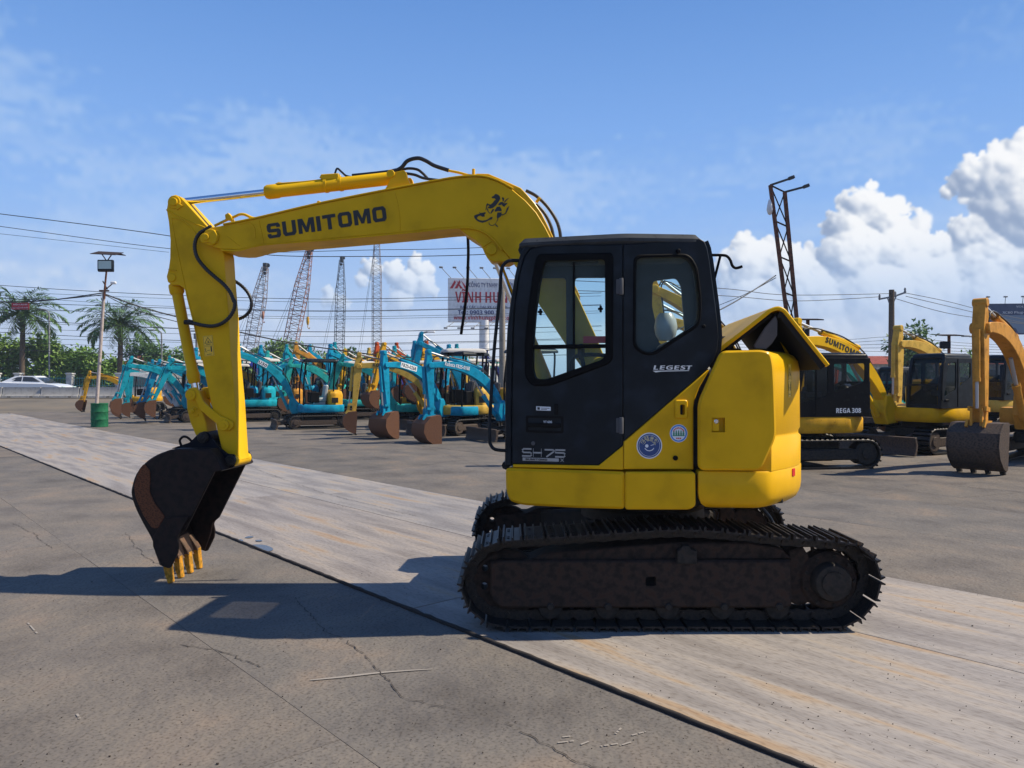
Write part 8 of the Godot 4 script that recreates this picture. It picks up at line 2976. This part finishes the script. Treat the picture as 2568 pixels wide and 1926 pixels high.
func white_car() -> void:
	var x0 := at_depth(6 / ZD[2], 830 / ZD[2], 55.0).x
	var x1 := at_depth(153 / ZD[2], 830 / ZD[2], 55.0).x
	var l := x1 - x0
	var t := thing("parked_car", "white saloon car with dark windows passing behind the road barriers", "car", Vector3((x0 + x1) * 0.5, ROAD_Y, -55.0))
	var paint_w := std("car_white", Color(0.70, 0.71, 0.72), 0.25)
	paint_w.clearcoat_enabled = true
	paint_w.clearcoat = 0.6
	paint_w.clearcoat_roughness = 0.08
	# side outline, nose to the right
	var s := l / 4.7
	var low := PackedVector2Array([Vector2(-2.32, 0.30), Vector2(-2.36, 0.62), Vector2(-2.33, 0.86), Vector2(-2.22, 0.98), Vector2(-1.9, 1.02), Vector2(-1.2, 0.98), Vector2(0.0, 0.95), Vector2(1.0, 0.93), Vector2(1.7, 0.84), Vector2(2.15, 0.70), Vector2(2.33, 0.52), Vector2(2.30, 0.28), Vector2(1.95, 0.22), Vector2(-2.0, 0.22)])
	for i in low.size():
		low[i] *= s
	var b := MB.new()
	b.prism(fillet(low, 0.12 * s, 3), -0.88 * s, 0.88 * s, 0.09 * s)
	var body := part("body", b, paint_w, t)
	# greenhouse: rings that narrow towards the roof
	var g := MB.new()
	var base := [Vector2(-1.98, 1.0), Vector2(1.02, 0.93)]
	var roof := [Vector2(-1.10, 1.42), Vector2(0.18, 1.43)]
	var zb := 0.76 * s
	var zt := 0.56 * s
	var pb := [Vector3(base[0].x, base[0].y, zb / s) * s, Vector3(base[1].x, base[1].y, zb / s) * s, Vector3(base[1].x, base[1].y, -zb / s) * s, Vector3(base[0].x, base[0].y, -zb / s) * s]
	var pt := [Vector3(roof[0].x, roof[0].y, zt / s) * s, Vector3(roof[1].x, roof[1].y, zt / s) * s, Vector3(roof[1].x, roof[1].y, -zt / s) * s, Vector3(roof[0].x, roof[0].y, -zt / s) * s]
	var inside := Vector3(-0.4, 1.1, 0) * s
	for i in 4:
		g.face(pb[i], pb[(i + 1) % 4], pt[(i + 1) % 4], pt[i], inside)
	part("cabin", g, paint_w, t)
	var rf := MB.new()
	rf.prism(fillet(PackedVector2Array([Vector2(-1.35, 1.36), Vector2(-1.0, 1.44), Vector2(-0.5, 1.475), Vector2(0.0, 1.46), Vector2(0.38, 1.36), Vector2(0.3, 1.36), Vector2(-1.2, 1.34)]) * Transform2D(0, Vector2(1.0 / s, 1.0 / s), 0, Vector2.ZERO), 0.05, 2), -zt * 1.03, zt * 1.03, 0.05)
	part("roof", rf, paint_w, t)
	# side windows set a little proud on the sloping side
	for side in [1.0, -1.0]:
		for w in [[-1.55, 1.06, -0.98, 1.34, -0.62, 1.37, -0.60, 1.05], [-0.54, 1.05, -0.56, 1.37, 0.10, 1.35, 0.72, 1.02]]:
			var q := MB.new()
			var pts := []
			for i in range(0, 8, 2):
				var f: float = (w[i + 1] - 0.96) / 0.46
				pts.append(Vector3(w[i] * s, w[i + 1] * s, side * (lerpf(zb, zt, f) + 0.012)))
			q.face(pts[0], pts[1], pts[2], pts[3], inside)
			part("side_window", q, M.car_glass, t)
		var sk := MB.new()
		sk.prism(PackedVector2Array([Vector2(-1.5, 0.24), Vector2(1.5, 0.24), Vector2(1.5, 0.30), Vector2(-1.5, 0.30)]) * Transform2D(0, Vector2(1.0 / s, 1.0 / s), 0, Vector2.ZERO), side * 0.87 * s, side * 0.90 * s)
		part("sill", sk, M.cab_black, t)
		var dh := MB.new()
		for x in [-0.75, 0.25]:
			dh.box(Vector3(x * s, 0.86 * s, side * 0.885 * s), Vector3(0.16, 0.03, 0.03), 0.008)
		part("door_handle", dh, M.chrome, t)
		var hl := MB.new()
		hl.box(Vector3(2.18 * s, 0.66 * s, side * 0.66 * s), Vector3(0.22, 0.10, 0.30), 0.03)
		part("headlight", hl, M.lamp_glass, t)
		var tl := MB.new()
		tl.box(Vector3(-2.27 * s, 0.84 * s, side * 0.66 * s), Vector3(0.20, 0.12, 0.34), 0.03)
		part("tail_light", tl, M.reflector_red, t)
		for x in [-1.42, 1.42]:
			var wh := MB.new()
			wh.lathe([Vector2(0.0, 0.0), Vector2(0.22, 0.0), Vector2(0.32, 0.02), Vector2(0.33, 0.06), Vector2(0.33, 0.18), Vector2(0.0, 0.2)], Vector3(x * s, 0.33, side * 0.90 * s), Vector3(0, 0, -side), 22)
			var tw := part("tyre", wh, M.rubber, t)
			var ri := MB.new()
			ri.lathe([Vector2(0, 0), Vector2(0.06, 0.0), Vector2(0.20, 0.02), Vector2(0.22, 0.0)], Vector3(x * s, 0.33, side * (0.90 * s + 0.006)), Vector3(0, 0, -side), 20)
			part("rim", ri, M.metal_grey, tw)
	var ws := MB.new()
	ws.face(pb[1] * 0.97 + Vector3(0.06, 0.03, 0), pb[2] * 0.97 + Vector3(0.06, 0.03, 0), pt[2] * 0.99 + Vector3(0.02, 0, 0), pt[1] * 0.99 + Vector3(0.02, 0, 0), inside)
	part("windscreen", ws, M.car_glass, t)

func street_lamp(label: String, px: float, py: float, depth: float, lean: float) -> void:
	var top := at_depth(px / ZD[2], py / ZD[2], depth)
	var base := ROAD_Y if depth > 50.0 else 0.0
	var t := thing("street_lamp", label, "street lamp", Vector3(top.x, base, top.z), 0.0, "street lamps along the road")
	var h := top.y - base
	var p := MB.new()
	p.tube(curve_pts(PackedVector3Array([Vector3.ZERO, Vector3(0, h * 0.5, 0), Vector3(0, h * 0.9, 0), Vector3(lean * 0.15, h * 0.975, 0), Vector3(lean * 0.7, h, 0)]), 4), 0.07, 8)
	part("mast", p, M.metal_grey, t)
	var l := MB.new()
	l.box(Vector3(lean * 0.95, h, 0), Vector3(0.6, 0.13, 0.26), 0.05)
	part("lamp_head", l, M.board_white if lean > 0 else M.metal_grey, t)

func solar_lamp(label: String, px: float, py: float, depth: float) -> void:
	var top := at_depth(px / ZD[2], py / ZD[2], depth)
	var t := thing("solar_lamp", label, "lamp post", Vector3(top.x, 0, top.z), 0.0, "solar lamps in the yard")
	var p := MB.new()
	p.rod(Vector3.ZERO, Vector3(0, top.y, 0), 0.05, 10)
	part("post", p, M.rust_pole, t)
	var s := MB.new()
	s.box(Vector3(0, top.y, 0), Vector3(0.72, 0.03, 0.5), 0.0, Basis(Vector3(1, 0, 0), 0.12))
	part("roof_panel", s, M.rust_dark, t)
	var f := MB.new()
	f.box(Vector3(-0.2, top.y - 0.34, 0.12), Vector3(0.34, 0.24, 0.12), 0.02)
	part("floodlight", f, M.cab_black, t)

func banner() -> void:
	var depth := 58.0
	var a := at_depth(44 / ZD[2], 661 / ZD[2], depth)
	var t := thing("hanging_sign", "small red sign with white words hung on the overhead cables", "sign", a)
	var b := MB.new()
	b.box(Vector3.ZERO, Vector3(1.3, 0.52, 0.03), 0.0)
	part("board", b, M.sign_red, t)
	letters("lettering", "ĐIỆN CAO ÁP", 1.05, 0.14, M.decal_white, t, Transform3D(Basis(), Vector3(0, 0.11, 0.016)), "Droid Sans Fallback", 700, 0.004)
	letters("lettering", "NGUY HIỂM CHẾT NGƯỜI", 1.15, 0.13, M.decal_white, t, Transform3D(Basis(), Vector3(0, -0.12, 0.016)), "Droid Sans Fallback", 700, 0.004)

func wire(pts: Array, d0: float, d1: float, r: float, label: String, group: String) -> void:
	var c := PackedVector3Array()
	for i in pts.size():
		var f := float(i) / (pts.size() - 1)
		c.append(at_depth(pts[i][0] / ZD[2], pts[i][1] / ZD[2], lerpf(d0, d1, f)))
	var line := curve_pts(c, 8)
	var b := MB.new()
	b.tube(line, r, 5)
	var o := part("overhead_cable", b, M.cable, self)
	tag(o, label, "cable", group)

func wires() -> void:
	var high := "thin dark overhead cable crossing high behind the big yellow boom"
	var g1 := "high cables behind the boom"
	wire([[-60, 456], [0, 462], [362, 509], [560, 549], [800, 554], [1010, 551], [1200, 540], [1500, 520]], 42, 42, 0.022, high, g1)
	wire([[-60, 482], [0, 489], [365, 537], [560, 545], [800, 540], [1010, 536], [1300, 520]], 44, 44, 0.018, high, g1)
	wire([[-60, 500], [0, 505], [365, 545]], 46, 46, 0.012, high, g1)
	var low := "thin dark cable in the bundle strung low along the road"
	var g2 := "low cables along the road"
	for i in 13:
		var y: float = 612.0 + i * 11.5 + [0, 3, -2, 4, 1, -3, 2, 0, 3, -1, 2, -2, 1][i]
		var sl: float = [26, 18, 30, 14, 22, 10, 26, 16, 12, 20, 8, 14, 18][i]
		wire([[-60, y], [170, y + sl * 0.6], [420, y + sl * 0.9 + 4], [700, y + sl + 8], [980, y + sl + 4], [1300, y + sl - 4]], 57, 57, 0.014 if i % 3 else 0.022, low, g2)
	wire([[-40, 652], [90, 650], [222, 633]], 30, 27, 0.022, "thick sagging dark cable from the lamp pole towards the palm", "lamp pole cables")
	wire([[-40, 640], [90, 648], [222, 637]], 30, 27, 0.016, "pale sagging cable beside the thick one from the lamp pole", "lamp pole cables")
	wire([[228, 636], [300, 662], [385, 685], [560, 727], [700, 752], [900, 772], [1087, 752]], 27, 33, 0.026, "heavy dark cable running from the lamp pole past the far row to the concrete pole", "lamp pole cables")
	wire([[228, 638], [300, 672], [390, 697]], 27, 28, 0.014, "light cable under the heavy one at the lamp pole", "lamp pole cables")
	var g3 := "cables at the wooden power pole"
	wire([[1200, 606], [1545, 622], [1700, 637], [1932, 634]], 38, 46, 0.018, "upper cable running to the wooden power pole", g3)
	wire([[1200, 628], [1545, 638], [1720, 650], [1902, 641]], 38, 46, 0.018, "lower cable running to the wooden power pole", g3)
	wire([[1957, 633], [2050, 652], [2135, 674], [2212, 690]], 46, 60, 0.02, "cable from the power pole's end passing the dark board", g3)
	wire([[1957, 640], [2050, 662], [2135, 682], [2212, 698]], 46, 60, 0.02, "second cable from the power pole's end passing the dark board", g3)
	wire([[1934, 645], [2040, 675], [2135, 690], [2212, 700]], 46, 60, 0.02, "lowest cable from the power pole towards the dark board", g3)
	wire([[1676, 595], [1620, 632], [1550, 672], [1400, 740]], 24, 20, 0.018, "stay cable slanting down from the rusty lattice mast", g3)
	wire([[1676, 600], [1600, 640], [1500, 680]], 24, 34, 0.012, "thin cable slanting from the rusty mast towards the road", g3)
	for i in 5:
		wire([[1500, 728 + i * 7], [1800, 734 + i * 6], [1930, 728 + i * 8], [2100, 742 + i * 6], [2300, 748 + i * 5]], 55, 55, 0.014, "thin cable low behind the machines beside the power pole", "low cables behind the machines")

func make_small_details() -> void:
	# crumbs of soil and grit on the paving
	var r := rng(99)
	var s := MB.new()
	s.lathe([Vector2(0, -0.5), Vector2(0.42, -0.3), Vector2(0.5, 0.05), Vector2(0.3, 0.4), Vector2(0, 0.5)], Vector3.ZERO, Vector3.UP, 6, 2.0)
	var mm := MultiMesh.new()
	mm.transform_format = MultiMesh.TRANSFORM_3D
	mm.mesh = s.mesh(steel("grit", Color(0.06, 0.048, 0.04), 0.95, 0.0, 0.2, 0.0))
	var n := 800
	mm.instance_count = n
	for i in n:
		var p := gnd(r.randf_range(-100, 2700), lerpf(1130, 1960, pow(r.randf(), 0.7)))
		var k := r.randf_range(0.0015, 0.0055) * (1.0 if r.randf() < 0.96 else 1.8)
		mm.set_instance_transform(i, Transform3D(Basis.from_euler(Vector3(r.randf() * TAU, r.randf() * TAU, r.randf() * TAU)).scaled(Vector3(k * 1.6, k, k)), p + Vector3(0, k * 0.3, 0)))
	var mi := MultiMeshInstance3D.new()
	mi.name = "gravel"
	mi.multimesh = mm
	add_child(mi)
	tag(mi, "loose grit and soil crumbs scattered over the paving", "grit", "", "stuff")
	# pale scrapes on the slabs
	var sc := std("scrape", Color(0.255, 0.225, 0.195), 0.8)
	var g := get_node("ground")
	for c in [[[670, 1469], [740, 1462], [830, 1452], [935, 1445]], [[1205, 1604], [1240, 1600]], [[1255, 1608], [1275, 1600]], [[1295, 1612], [1335, 1606]], [[1340, 1610], [1365, 1602]], [[1330, 1585], [1342, 1572]], [[1365, 1588], [1395, 1580]], [[1215, 1592], [1232, 1590]], [[60, 1345], [80, 1368]], [[165, 1540], [172, 1552]]]:
		var cp := PackedVector3Array()
		for p in c:
			cp.append(gnd(p[0] / ZD[2], p[1] / ZD[2], 0.003))
		var line := curve_pts(cp, 10)
		var mb := MB.new()
		for i in line.size() - 1:
			if r.randf() < (0.0 if cp.size() > 2 else 0.2):
				continue
			var dd := (line[i + 1] - line[i]).normalized()
			var sd := dd.cross(Vector3.UP)
			var f0 := 1.0 if cp.size() == 2 else 2.2 * sin(PI * (0.15 + 0.8 * i / line.size()))
			var f1 := 1.0 if cp.size() == 2 else 2.2 * sin(PI * (0.15 + 0.8 * (i + 1) / line.size()))
			mb.quad(line[i] - sd * 0.006 * f0, line[i] + sd * 0.005 * f0, line[i + 1] + sd * 0.005 * f1, line[i + 1] - sd * 0.006 * f1, Vector3.UP)
		part("scrape_mark", mb, sc, g)
